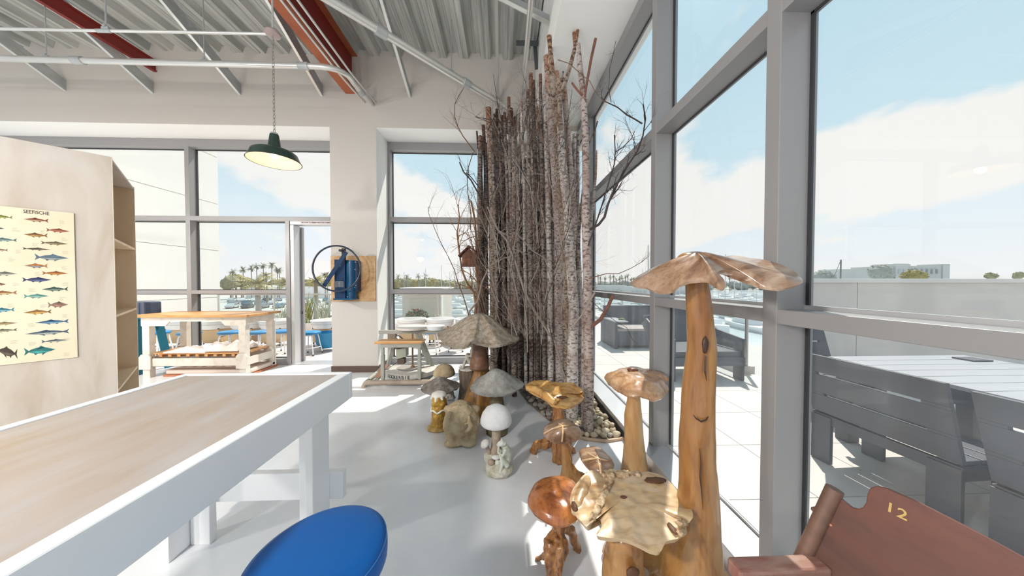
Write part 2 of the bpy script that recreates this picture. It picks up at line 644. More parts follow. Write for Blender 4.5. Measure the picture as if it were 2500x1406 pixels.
# window 1: left of the column
w1 = group_struct('window_1')
T = [(-11, -5.30, ), (-5.30, -3.66)]
x0, x1 = -10.8, COLX0
win_bar(w1, (x0, x1, FI, YG + 0.03, 3.66, 3.79), 'head_frame')
win_bar(w1, (x0, x1, FI, YG + 0.03, 2.44, 2.515), 'transom')
win_bar(w1, (x0, -3.62, FI, YG + 0.03, 1.212, 1.272), 'transom')
win_bar(w1, (x0, -3.62, FI, YG + 0.03, 0.0, 0.10), 'sill_frame')
for xm in (-5.24, -8.1, -10.7):
    win_bar(w1, (xm - 0.035, xm + 0.035, FI - 0.003, YG + 0.033, 0.0, 3.7), 'mullion')
win_bar(w1, (-3.66, -3.59, FI - 0.003, YG + 0.033, 0.0, 2.45), 'mullion')
def pane(p, x0, x1, z0, z1, y=YG, g=M_GLASS):
    o = MB().box(x0, x1, y - 0.004, y + 0.004, z0, z1).obj('pane', g, p)
    MB().box(x0, x1, y - 0.012, y + 0.012, z0, z0 + 0.012).box(x0, x1, y - 0.012, y + 0.012, z1 - 0.012, z1).box(x0, x0 + 0.01, y - 0.012, y + 0.012, z0, z1).box(x1 - 0.01, x1, y - 0.012, y + 0.012, z0, z1).obj('gasket', M_GASK, o)
for a, c in ((-10.66, -8.14), (-8.06, -5.28), (-5.20, -3.66)):
    pane(w1, a, c, 0.1, 1.212)
    pane(w1, a, c, 1.272, 2.44)
for a, c in ((-10.66, -8.14), (-8.06, -5.28), (-5.20, COLX0)):
    pane(w1, a, c, 2.515, 3.66)
# door between window 1 and the column
d1 = group_struct('door_1')
MB().box(-3.588, -3.53, FI + 0.01, YG + 0.05, 0, 2.38).obj('jamb', M_FRAMEL, d1, bevel=0.004)
MB().box(-3.59, COLX0, FI + 0.01, YG + 0.05, 2.385, 2.44).obj('door_head', M_FRAMEL, d1, bevel=0.004)
# sliding leaf parked against the jamb, seen edge-on
MB().box(-3.575, -3.50, YG + 0.06, YG + 0.11, 0.02, 2.37).obj('door_leaf', M_FRAME, d1, bevel=0.004)
MB().box(-3.515, -3.505, YG + 0.045, YG + 0.065, 0.85, 0.90).obj('door_handle', M_GASK, d1, bevel=0.004)
MB().box(-3.59, COLX0, FI, YG + 0.1, 0.0, 0.015).obj('threshold', M_FRAMEL, d1)
dsg = MB().box(-3.42, COLX0 - 0.02, FI - 0.004, FI + 0.008, 2.392, 2.437).obj('door_notice', mat('notice white', (0.75, 0.7, 0.7), 0.5), d1)
text('THIS DOOR TO REMAIN UNLOCKED DURING BUSINESS HOURS', 0.036, mat('notice maroon', (0.12, 0.02, 0.03), 0.5), frame_matrix((-3.40, FI - 0.006, 2.414), (1, 0, 0), (0, 0, 1)), dsg, align='LEFT', width=0.69)

# window 2: right of the column
w2 = group_struct('window_2')
x0, x1 = COLX1 + 0.003, 1.33
for z0, z1, nm in ((3.66, 3.79, 'head_frame'), (2.445, 2.525, 'transom'), (1.212, 1.285, 'transom'), (0.0, 0.10, 'sill_frame')):
    win_bar(w2, (x0, x1, FI, YG + 0.03, z0, z1), nm)
for xm in (COLX1 + 0.02, -0.1, 1.26):
    win_bar(w2, (xm - 0.02, xm + 0.025, FI - 0.003, YG + 0.033, 0, 3.7), 'mullion')
for a, c in ((COLX1 + 0.045, -0.12), (-0.075, 1.24)):
    for z0, z1 in ((0.1, 1.212), (1.285, 2.445), (2.525, 3.66)):
        pane(w2, a, c, z0, z1)

# window 3: the facade on the right
w3 = group_struct('window_3')
MUL = [-0.85, 1.2, 2.2, 4.12]
def fx(name, y0, y1, z0, z1, x0=XI, x1=XG + 0.02, m=M_FRAME, bevel=0.003, p=w3):
    return MB().box(x0, x1, y0, y1, z0, z1).obj(name, m, p, bevel=bevel)
fx('head_frame', -1.5, 5.1, 3.77, 3.87)
fx('transom', -1.5, 5.1, 2.552, 2.625)
fx('transom', -1.5, 5.1, 1.222, 1.285)
fx('curb', -1.5, 5.1, 0.0, 0.11, x0=1.09, m=M_FRAMEL)
fx('curb_glazing_bead', -1.5, 5.1, 0.11, 0.125, x0=XG - 0.03, x1=XG - 0.005, m=M_FRAMEL)
for ym in MUL + [5.03]:
    fx('mullion', ym, ym + 0.068, 0.105, 3.8, x0=XI - 0.003, x1=XG + 0.023)
ys = MUL + [5.03]
for i in range(len(ys) - 1):
    for z0, z1 in ((0.11, 1.222), (1.285, 2.552), (2.625, 3.77)):
        o = MB().box(XG - 0.004, XG + 0.004, ys[i] + 0.068, ys[i + 1], z0, z1).obj('pane', M_GLASS2 if z1 < 1.3 else M_GLASS, w3)
        g = MB()
        for a, c, e, f_ in ((ys[i] + 0.068, ys[i] + 0.08, z0, z1), (ys[i + 1] - 0.014, ys[i + 1], z0, z1), (ys[i] + 0.068, ys[i + 1], z1 - 0.01, z1)):
            g.box(XG - 0.014, XG - 0.005, a, c, e, f_)
        g.obj('gasket', M_GASK, o)
        MB().box(XG - 0.02, XG - 0.006, ys[i] + 0.068, ys[i + 1], z0, z0 + 0.018).obj('glazing_bead', M_FRAMEL, o)

# ================================================================== CEILING SERVICES
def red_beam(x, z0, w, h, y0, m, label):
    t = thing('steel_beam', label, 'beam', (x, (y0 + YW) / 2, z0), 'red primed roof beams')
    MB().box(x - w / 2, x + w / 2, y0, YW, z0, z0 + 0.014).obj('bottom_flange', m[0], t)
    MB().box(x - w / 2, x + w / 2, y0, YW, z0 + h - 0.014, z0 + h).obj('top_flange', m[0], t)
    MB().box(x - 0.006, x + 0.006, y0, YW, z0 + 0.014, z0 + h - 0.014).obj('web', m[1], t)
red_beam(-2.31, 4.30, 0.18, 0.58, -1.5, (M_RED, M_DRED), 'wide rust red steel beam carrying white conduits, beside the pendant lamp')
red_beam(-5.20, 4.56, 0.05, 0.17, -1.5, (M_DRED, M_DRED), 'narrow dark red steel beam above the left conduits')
# steel stud braces coming down from the deck to the wall
SLOPE = math.tan(math.radians(25.6))
def brace(xe, ze, label, w=0.15, d=0.035, x_off=0.0, flip=1):
    """channel from the deck down to the wall at (xe, YW, ze)"""
    run = (4.89 - ze) / SLOPE + 0.35
    a = V((xe, YW + 0.0, ze))
    c = V((xe + x_off, YW - run, ze + run * SLOPE))
    c.z = min(c.z, 5.0)
    t = thing('steel_brace', label, 'brace', a, 'sloping galvanised braces under the deck')
    up = V((0, math.sin(math.radians(25.6)), math.cos(math.radians(25.6))))
    lo = up * 0.0
    MB().bar(a + up * w / 2, c + up * w / 2, 0.005, w, up).obj('web', M_GALV, t)
    b = MB()
    b.bar(a + V((-flip * d / 2, 0, 0)), c + V((-flip * d / 2, 0, 0)), d, 0.005, up)
    b.bar(a + V((-flip * d / 2, 0, 0)) + up * w, c + V((-flip * d / 2, 0, 0)) + up * w, d, 0.005, up)
    b.obj('flange', M_EMT, t)
    k = run * 0.25
    while k < run:
        p = a + (c - a).normalized() * k + up * w / 2
        q = p + (c - a).normalized() * 0.1
        MB().bar(p, q, 0.008, 0.022, up).obj('slot', mat('slot pale', (0.42, 0.40, 0.38), 0.7), t)
        k += 0.6
brace(-6.48, 4.25, 'galvanised channel brace nearest the left edge, over the two conduits')
brace(-5.23, 4.24, 'galvanised channel brace crossing the narrow dark red beam')
brace(-3.96, 4.245, 'galvanised channel brace left of the pendant lamp')
brace(-2.745, 4.255, 'dark-faced channel brace tucked against the wide rust red beam')
brace(-1.41, 4.26, 'thin galvanised channel brace between the red beam and the diagonal conduit', w=0.10)
brace(-0.05, 4.17, 'thin galvanised channel brace behind the end of the diagonal conduit', w=0.07)
# brace running in X to the fascia, upper right
a, c = V((0.52, 3.2, 4.29)), V((-0.9, 3.2, 4.95))
t = thing('steel_brace', 'broad galvanised channel brace sloping down to the white fascia near the birch tops', 'brace', a, 'sloping galvanised braces under the deck')
MB().bar(a, c, 0.005, 0.11).obj('web', M_GALV, t)
MB().bar(a + V((0, -0.025, -0.055)), c + V((0, -0.025, -0.055)), 0.05, 0.005).obj('flange', M_EMT, t)
# dark brackets beside the vertical pipe near the corner
bb_ = MB()
bb_.bar((0.36, 3.9, 4.9), (0.36, 3.9, 4.55), 0.03, 0.03).bar((0.47, 4.2, 4.9), (0.5, 4.2, 4.5), 0.03, 0.05).bar((0.2, 4.1, 4.78), (0.51, 4.1, 4.78), 0.05, 0.04)
tag(bb_.obj('deck_bracket', mat('weathered dark steel', (0.09, 0.10, 0.11), 0.6)), 'dark steel bracket under the deck in the corner above the birch trunks', 'bracket')

def conduit(name, label, path, r, couplings=(), clips=()):
    t = thing(name, label, 'conduit', path[0], 'ceiling conduits')
    MB().tube(path, r, 12).obj('pipe', M_EMT, t, smooth='auto')
    for p, d in couplings:
        p, d = V(p), V(d).normalized()
        MB().tube([p - d * 0.06, p + d * 0.06], r * 1.28, 12).obj('coupling', M_GALV, t, smooth='auto')
    return t
def arc(p0, p1, p2, n=8):
    p0, p1, p2 = V(p0), V(p1), V(p2)
    return [p0 * (1 - k / n) ** 2 + p1 * 2 * (k / n) * (1 - k / n) + p2 * (k / n) ** 2 for k in range(n + 1)]
YB = 3.60
zb = 4.02
conduit('conduit_pipe', 'large zinc conduit crossing left to right below the deck, bending to the wall', [(-8.5, YB, zb)] + arc((-2.28, YB, zb), (-1.9, YB, zb), (-1.98, YB + 0.32, zb + 0.04)) + [(-2.0, YW, 4.14)], 0.033,
        [((-5.0, YB, zb), (1, 0, 0)), ((-2.4, YB, zb), (1, 0, 0)), ((-1.99, YB + 0.55, zb + 0.07), (0, 1, 0.1))])
conduit('conduit_pipe', 'small zinc conduit running from the left edge to the lamp canopy', [(-6.4, 2.72, 3.62), (-2.12, 2.72, 3.66)], 0.012, [((-3.55, 2.72, 3.645), (1, 0, 0))])
k = 0
for xo, lab in ((-2.24, 'thin white conduit under the rust red beam, leftmost of three'), (-2.17, 'thin white conduit under the rust red beam, middle of three'), (-2.07, 'thin white conduit along the rust red beam, rightmost of three')):
    conduit('conduit_pipe', lab, [(xo - 0.02, -1.5, 4.27), (xo, 4.05, 4.27), (xo + 0.12, YW, 4.17)], 0.014)
conduit('conduit_pipe', 'thick zinc conduit running diagonally to the wall beside the birch tops', [(-2.6, 2.1, 4.2), (-0.42, 4.18, 4.2)] + arc((-0.3, 4.28, 4.19), (-0.05, 4.45, 4.17), (0.10, YW, 4.08), 5), 0.045,
        [((-0.50, 4.1, 4.2), (1, 0.95, 0)), ((-1.35, 3.30, 4.2), (1, 0.95, 0))])
conduit('conduit_pipe', 'straight zinc pipe above the corner behind the birch tops', [(0.262, 1.5, 4.2), (0.31, YW, 4.2)], 0.028, [((0.305, 4.2, 4.2), (0, 1, 0))])
# threaded hanger rods
for (x, y, z, lab) in ((-5.35, 3.6, 4.05, 'hanger rod on the large conduit, second from the left'), (-5.95, 3.6, 4.05, 'hanger rod on the large conduit, leftmost'),
                       (-3.56, 3.6, 4.05, 'hanger rod on the large conduit beside the third brace'), (-3.53, 2.72, 3.66, 'hanger rod holding the small conduit left of the lamp canopy'),
                       (-0.68, 3.93, 4.24, 'hanger rod on the diagonal conduit near its elbow'), (-1.37, 3.27, 4.24, 'hanger rod at the middle of the diagonal conduit'), (-5.6, 2.72, 3.64, 'hanger rod on the small conduit near the left edge')):
    t = thing('hanger_rod', lab, 'rod', (x, y, z), 'threaded conduit hangers')
    MB().tube([(x, y, z), (x, y, 4.92)], 0.006, 6).obj('rod', M_GALV, t)
    MB().box(x - 0.03, x + 0.03, y - 0.012, y + 0.012, z - 0.004, z + 0.016).tube([(x, y - 0.02, z + 0.02), (x, y + 0.02, z + 0.02)], 0.012, 8).obj('clamp', M_GALV, t)

# pendant lamps: rod, canopy, chain, socket cone, shade, bulb. The one in view, and unseen copies added for interior fill
M_GREEN = mat('dark green enamel', (0.012, 0.038, 0.028), 0.22, spec=0.7)
M_CREAM = mat('cream enamel', (0.84, 0.68, 0.46), 0.35)
def pendant(LX, LY, label, watts, col, soft):
    t = thing('pendant_lamp', label, 'lamp', (LX, LY, 2.50), 'green pendant lamps')
    MB().lathe([(0.001, 3.665), (0.055, 3.662), (0.062, 3.650), (0.058, 3.635), (0.03, 3.628), (0.001, 3.626)], (LX, LY, 0), 24).obj('canopy', mat('canopy pinkish metal', (0.42, 0.33, 0.33), 0.35, 0.4), t, smooth='auto')
    MB().tube([(LX, LY, 3.66), (LX, LY, 4.9)], 0.008, 8).obj('rod', M_EMT, t)
    b = MB()
    z, i = 2.775, 0
    while z < 3.63:
        ring = []
        for k in range(9):
            a = 2 * PI * k / 8
            o_ = V((0.009 * math.cos(a), 0, 0.021 * math.sin(a)))
            if i % 2:
                o_ = V((0, o_.x, o_.z))
            ring.append(V((LX, LY, z)) + o_)
        b.tube(ring, 0.0024, 5, False)
        z += 0.033
        i += 1
    b.obj('chain', mat('chain steel', (0.35, 0.33, 0.28), 0.4, 0.6), t)
    MB().lathe([(0.0, 2.757), (0.028, 2.757), (0.03, 2.745), (0.034, 2.742)], (LX, LY, 0), 20).obj('collar', M_EMT, t, smooth=True)
    MB().lathe([(0.034, 2.742), (0.040, 2.70), (0.050, 2.63), (0.054, 2.605), (0.054, 2.60)], (LX, LY, 0), 24).obj('socket_neck', M_GREEN, t, smooth='auto')
    SH = [(0.05, 2.60), (0.10, 2.597), (0.155, 2.588), (0.172, 2.575), (0.185, 2.54), (0.196, 2.517), (0.202, 2.505), (0.202, 2.501)]
    MB().lathe(SH, (LX, LY, 0), 48, close=True).obj('shade', M_GREEN, t, smooth='auto')
    MB().lathe([(max(r - 0.004, 0.001), z - 0.004) for r, z in [(0.004, 2.60)] + SH[1:-1]], (LX, LY, 0), 48, close=True).obj('shade_lining', M_CREAM, t, smooth='auto')
    MB().tube([(LX + 0.202 * math.cos(k * PI / 24), LY + 0.202 * math.sin(k * PI / 24), 2.502) for k in range(49)], 0.0035, 8, False).obj('rim', mat('dark rim', (0.03, 0.03, 0.03), 0.4), t)
    MB().ball((LX, LY, 2.555), (0.028, 0.028, 0.034), 16, 10).obj('bulb', mat('lit bulb', (1, 1, 1), 0.4, emit=(1.0, 0.86, 0.6, 6)), t, smooth=True)
    ld = bpy.data.lights.new('lamp_light', 'POINT')
    ld.energy = watts
    ld.color = col
    ld.shadow_soft_size = soft
    lo_ = bpy.data.objects.new('lamp_light', ld)
    COL.objects.link(lo_)
    lo_.location = (LX, LY, 2.47 if watts > 15 else 2.512)
pendant(-2.068, 2.70, 'dark green enamel pendant lamp with cream inside, lit, hanging on a chain', 1.3, (1.0, 0.80, 0.52), 0.03)
for lx_, ly_, lb_ in ((-5.2, 2.7, 'added green pendant fill lamp left of the picture, in line with the visible one'), (-2.07, -0.6, 'added green pendant fill lamp behind the camera on the left'), (-5.2, -0.6, 'added green pendant fill lamp far behind on the left'), (-3.6, -2.6, 'added green pendant fill lamp farthest behind the camera')):
    pendant(lx_, ly_, lb_, 135.0, (1.0, 0.955, 0.90), 0.12)  # unseen pendants, added to brighten the interior

# ================================================================== FURNITURE, LEFT SIDE
M_PLY = wood('birch plywood', (0.50, 0.445, 0.385), (0.43, 0.36, 0.29), (0.56, 0.515, 0.47), 0.55, 2.0, (1, 1, 0.3), dist=8, knots=False)
M_PLYE = mat('plywood edge', (0.80, 0.70, 0.56), 0.6)
M_PINE = mat('whitewashed plywood top', (0.43, 0.395, 0.38), 0.38, col2=(0.38, 0.29, 0.215), vscale=3.0, stretch=(3.5, 0.8, 1), lo=0.3, hi=0.66, detail=9)
M_OAK = wood('orange maple', (0.52, 0.27, 0.10), (0.42, 0.18, 0.06), (0.60, 0.35, 0.15), 0.35, 5, (0.2, 1.5, 1))
M_OWHT = mat('old white paint', (0.66, 0.62, 0.56), 0.6, col2=(0.52, 0.46, 0.39), vscale=9, lo=0.25, hi=0.5)
M_TWHT = mat('gloss white paint', (0.84, 0.86, 0.88), 0.42)

M_PLYI = wood('golden lit plywood', (0.78, 0.62, 0.42), (0.70, 0.52, 0.33), (0.84, 0.70, 0.52), 0.55, 1.2, (1, 1, 0.3), dist=6, knots=False)  # inner plywood, yellower and lightened to stand in for sun bounce on the shelves
# near work table
t = thing('work_table', 'large white painted work table with scuffed plywood top, nearest the camera', 'table', (-1.285, 0.6, 0))
X0, X1, Y0, Y1, Z = -1.735, -0.838, -0.45, 1.625, 0.90
MB().box(X0 + 0.045, X1 - 0.055, Y0 + 0.05, Y1 - 0.035, Z - 0.03, Z - 0.001).obj('tabletop', M_PINE, t)
MB().box(X0, X1, Y1 - 0.035, Y1, Z - 0.14, Z + 0.004).obj('apron', M_TWHT, t, bevel=0.006)
MB().box(X0, X1, Y0, Y0 + 0.05, Z - 0.14, Z + 0.004).obj('apron', M_TWHT, t, bevel=0.006)
MB().box(X0, X0 + 0.045, Y0 + 0.05, Y1 - 0.035, Z - 0.14, Z + 0.004).obj('apron', M_TWHT, t, bevel=0.006)
MB().box(X1 - 0.055, X1, Y0 + 0.05, Y1 - 0.035, Z - 0.14, Z + 0.004).obj('apron', M_TWHT, t, bevel=0.006)
MB().box(X1 - 0.0565, X1 - 0.0545, Y0 + 0.06, Y1 - 0.04, Z - 0.004, Z + 0.0005).obj('joint', mat('joint grime', (0.12, 0.08, 0.08), 0.7), t)
for xa, sgn in ((-0.955, -1), (-1.70, 1)):
    for ya, sy in ((1.60, -1), (-0.35, 1)):
        b = MB()
        b.box(min(xa, xa + sgn * 0.038), max(xa, xa + sgn * 0.038), min(ya, ya + sy * 0.14), max(ya, ya + sy * 0.14), 0, Z - 0.03)
        x_in = xa + sgn * 0.038
        b.box(min(x_in, x_in + sgn * 0.10), max(x_in, x_in + sgn * 0.10), min(ya, ya + sy * 0.04), max(ya, ya + sy * 0.04), 0, Z - 0.03)
        b.obj('leg', M_TWHT, t, bevel=0.004)
for ya in (1.60, -0.35):
    MB().box(-1.72, -0.885, ya, ya + 0.04, 0.20, 0.35).obj('stretcher', M_TWHT, t, bevel=0.004)

# blue stool
def stool(name, label, cat, x, y, seat_z, r, m_seat, group=None, th=0.075, leg_r=0.011):
    t = thing(name, label, cat, (x, y, 0), group)
    prof = [(0.001, seat_z), (r * 0.6, seat_z - 0.001), (r * 0.9, seat_z - 0.005), (r * 0.975, seat_z - 0.012), (r, seat_z - 0.024), (r * 1.005, seat_z - 0.04), (r, seat_z - th + 0.01), (r * 0.96, seat_z - th), (0.001, seat_z - th)]
    MB().lathe(prof, (x, y, 0), 56).obj('seat', m_seat, t, smooth=True)
    ringz = seat_z * 0.33
    for k in range(4):
        a = PI / 4 + k * PI / 2
        p = []
        for rr, zz in ((r * 0.35, seat_z - th - 0.012), (r * 0.68, seat_z - th - 0.014), (r * 0.80, seat_z - th - 0.05), (r * 0.92, ringz + 0.06), (r * 1.15, 0.02)):
            p.append((x + rr * math.cos(a), y + rr * math.sin(a), zz))
        lg = MB().tube(p, leg_r, 10).obj('leg', M_TWHT, t, smooth='auto')
        MB().tube([(x + r * 1.15 * math.cos(a), y + r * 1.15 * math.sin(a), 0.0), (x + r * 1.14 * math.cos(a), y + r * 1.14 * math.sin(a), 0.025)], leg_r * 1.25, 10).obj('foot_cap', M_GASK, lg)
    rg = r * 1.02
    MB().tube([(x + rg * math.cos(2 * PI * k / 32), y + rg * math.sin(2 * PI * k / 32), ringz) for k in range(33)], leg_r * 0.75, 8, False).obj('foot_ring', M_TWHT, t, smooth=True)
    return t
M_BLUE = mat('blue vinyl', (0.003, 0.10, 0.37), 0.45, bump=0.03, bscale=250, spec=0.3)
SX, SY, SZ, SR = -0.517, 0.815, 0.65, 0.176
st = stool('padded_stool', 'round blue vinyl padded stool in the foreground beside the white work table', 'stool', SX, SY, SZ, SR, M_BLUE)
MB().tube([(SX + SR * 0.985 * math.cos(2 * PI * k / 64), SY + SR * 0.985 * math.sin(2 * PI * k / 64), SZ - 0.0145) for k in range(65)], 0.0016, 5, False).obj('piping', mat('blue stitching', (0.05, 0.22, 0.50), 0.5), st, smooth=True)

# plywood bookcase turned 45 degrees, its side panel toward the camera
CB = V((-3.105, 2.404, 0))
UA, UB = V((-1, 1, 0)).normalized(), V((-1, -1, 0)).normalized()     # along the open front, along the side panel
t = thing('bookcase', 'tall pale plywood bookcase with open shelves, its blank side carrying the fish chart', 'shelf', CB)
W_, D_, H_ = 1.06, 1.15, 2.40
Mb = frame_matrix(CB, UA, UB)
Mb = Matrix((UA, UB, V((0, 0, 1)))).transposed().to_4x4()
Mb.translation = CB
th = 0.018
MB().box(0, th, 0, D_, 0, H_, Mb).obj('side_panel', M_PLY, t, bevel=0.001)
MB().box(W_ - th, W_, 0, D_, 0, H_, Mb).obj('side_panel', M_PLYI, t, bevel=0.001)
MB().box(th, W_ - th, D_ - th, D_, 0, H_, Mb).obj('back_panel', M_PLY, t)
MB().box(th, W_ - th, 0.0, D_ - th, H_ - th - 0.01, H_ - 0.01, Mb).obj('top_panel', M_PLY, t)
for z in (1.742, 1.118, 0.505, 0.06):
    MB().box(th, W_ - th, 0.003, D_ - th, z, z + 0.02, Mb).obj('shelf', M_PLYI, t)
b = MB()
for x in (0, W_ - th):
    b.box(x + 0.0005, x + th - 0.0005, -0.003, 0.0, 0, H_, Mb)
b.obj('edge_banding', M_PLYE, t)

# fish chart on the side panel
nP = UA * -1.0
pt = CB + nP * 0.012
t = thing('fish_chart', 'cream wall chart of printed sea fish headed SEEFISCHE on the bookcase side', 'poster', CB + UB * 0.4 + V((0, 0, 0.84)))
M_PAPER = mat('aged poster paper', (0.68, 0.61, 0.45), 0.6, col2=(0.60, 0.52, 0.36), vscale=2, lo=0.2, hi=0.5)
def PP(u, z, d=0.0):
    return CB + UB * u + V((0, 0, z)) + nP * (0.010 + d)
def pix(x, y):
    """chart coordinates (distance from the corner, height) of a sighted point"""
    p = onp(x, y, CB + nP * 0.011, nP)
    return (p - CB).dot(UB), p.z
uR, zT = pix(180, 520)
zB = pix(180, 873)[1]
MB().prism([PP(uR, zB, -0.007), PP(uR + 0.70, zB, -0.007), PP(uR + 0.70, zT, -0.007), PP(uR, zT, -0.007)], nP * 0.007).obj('chart_board', M_PAPER, t, bevel=0.001)
fish = [  # x, y, length, height, colour, belly, direction of the head (-1 left)
    (88, 537, 62, 12, (0.22, 0.05, 0.03), (0.55, 0.40, 0.22), -1), (142, 563, 58, 12, (0.28, 0.07, 0.04), (0.5, 0.2, 0.1), 1),
    (87, 574, 60, 13, (0.22, 0.10, 0.03), (0.5, 0.3, 0.1), -1), (134, 594, 68, 11, (0.12, 0.10, 0.05), (0.4, 0.3, 0.15), 1),
    (90, 608, 70, 8, (0.07, 0.06, 0.04), (0.2, 0.15, 0.1), 1), (127, 629, 84, 19, (0.10, 0.16, 0.22), (0.3, 0.35, 0.35), 1),
    (88, 649, 58, 14, (0.45, 0.17, 0.05), (0.25, 0.32, 0.4), -1), (135, 667, 64, 12, (0.35, 0.10, 0.02), (0.6, 0.3, 0.06), 1),
    (91, 683, 73, 15, (0.03, 0.04, 0.12), (0.10, 0.12, 0.25), 1), (134, 706, 66, 13, (0.03, 0.08, 0.07), (0.2, 0.25, 0.18), -1),
    (89, 723, 62, 13, (0.10, 0.30, 0.27), (0.35, 0.5, 0.42), 1), (142, 744, 50, 18, (0.25, 0.15, 0.11), (0.4, 0.2, 0.15), 1),
    (92, 762, 69, 14, (0.28, 0.14, 0.04), (0.65, 0.38, 0.08), -1), (127, 786, 84, 13, (0.03, 0.10, 0.20), (0.2, 0.4, 0.55), -1),
    (116, 812, 110, 15, (0.06, 0.10, 0.15), (0.4, 0.42, 0.4), -1), (134, 832, 66, 9, (0.05, 0.08, 0.11), (0.5, 0.5, 0.4), 1),
    (98, 856, 78, 24, (0.02, 0.17, 0.17), (0.05, 0.35, 0.33), 1),
    (4, 529, 54, 10, (0.20, 0.22, 0.04), (0.4, 0.42, 0.12), -1), (-8, 557, 40, 9, (0.05, 0.05, 0.06), (0.2, 0.2, 0.2), 1),
    (8, 585, 68, 11, (0.08, 0.17, 0.17), (0.3, 0.4, 0.36), -1), (0, 610, 38, 8, (0.15, 0.10, 0.07), (0.5, 0.4, 0.3), -1),
    (10, 668, 66, 12, (0.10, 0.11, 0.10), (0.5, 0.5, 0.4), 1), (0, 694, 30, 8, (0.12, 0.06, 0.04), (0.4, 0.2, 0.1), 1),
    (8, 715, 68, 12, (0.30, 0.12, 0.04), (0.6, 0.45, 0.2), -1), (6, 757, 60, 13, (0.03, 0.20, 0.27), (0.2, 0.4, 0.45), -1),
    (8, 790, 74, 10, (0.25, 0.18, 0.08), (0.5, 0.4, 0.2), 1), (8, 807, 70, 9, (0.10, 0.10, 0.07), (0.45, 0.4, 0.25), -1),
    (18, 860, 50, 30, (0.05, 0.035, 0.02), (0.12, 0.09, 0.06), -1)]
for i, (x, y, Ln, Hh, c1, c2, hd) in enumerate(fish):
    u0, z0 = pix(x, y)
    ua, _ = pix(x - Ln / 2, y)
    ub, _ = pix(x + Ln / 2, y)
    Lw = abs(ub - ua)
    Hw = abs(pix(x, y - Hh / 2)[1] - pix(x, y + Hh / 2)[1])
    h = -hd          # u grows to the left in the picture
    rnd = random.Random(i)
    tilt = 0.0 if i != 27 else -0.5
    def Q(a, c, d=0.0):
        # a from -1 tail to 1 head
        return PP(u0 + h * a * Lw / 2 * 1.0, z0 + c * Hw / 2 + tilt * a * Hw * 0.5 * hd, d)
    b = MB()
    body, bel = [], []
    K = 16
    for k in range(K + 1):
        a = -0.72 + 1.72 * k / K
        s_ = (k / K)
        wdt = math.sin(PI * min(1, s_ * 1.02) ** 0.85) * 0.62 + 0.12 * (1 - s_)
        body.append((a, wdt))
    pl = [Q(a, w_) for a, w_ in body] + [Q(a, -w_ * 0.85) for a, w_ in reversed(body)]
    b.prism(pl, nP * 0.0004)
    b.prism([Q(-0.68, 0.1), Q(-1.0, 0.75 + 0.3 * rnd.random()), Q(-0.9, 0), Q(-1.0, -0.75), Q(-0.68, -0.1)], nP * 0.0004)
    b.prism([Q(-0.2, 0.4), Q(0.05, 1.0), Q(0.4, 0.45)], nP * 0.0004)
    b.prism([Q(-0.45, -0.25), Q(-0.3, -0.85), Q(-0.1, -0.4)], nP * 0.0004)
    b.prism([Q(0.15, -0.4), Q(0.1, -1.0), Q(0.4, -0.4)], nP * 0.0004)
    b.cur = 1
    b.prism([Q(a * 0.9, w_ * 0.15 - 0.12, 0.0005) for a, w_ in body] + [Q(a * 0.9, -w_ * 0.72, 0.0005) for a, w_ in reversed(body)], nP * 0.0003)
    b.obj('fish_print', [mat('fish ink %d' % i, c1, 0.7, var=0.4, vscale=60), mat('fish belly %d' % i, c2, 0.7, var=0.3, vscale=60)], t, fix=False)
b = MB()
rnd = random.Random(3)
for (x, y) in ((145, 538), (98, 562), (150, 580), (78, 593), (152, 612), (150, 650), (85, 665), (152, 690), (70, 704), (145, 726), (98, 744), (152, 768), (68, 790), (155, 826), (70, 836), (155, 862), (30, 556), (20, 630), (30, 690), (18, 742), (25, 832), (38, 610)):
    u0, z0 = pix(x, y)
    for k in range(4):
        w_ = 0.012 + 0.016 * rnd.random()
        zz = z0 - k * 0.007
        b.prism([PP(u0, zz), PP(u0 - w_, zz), PP(u0 - w_, zz - 0.0022), PP(u0, zz - 0.0022)], nP * 0.0003)
b.obj('caption_lines', mat('caption ink', (0.42, 0.37, 0.28), 0.8), t, fix=False)['kind'] = 'stuff'
u0, z0 = pix(89, 519)
text('SEEFISCHE', 0.034, mat('title ink', (0.06, 0.035, 0.03), 0.7), frame_matrix(PP(u0, z0), -UB, (0, 0, 1)), t, name='title', width=abs(pix(58, 518)[0] - pix(121, 520)[0]))

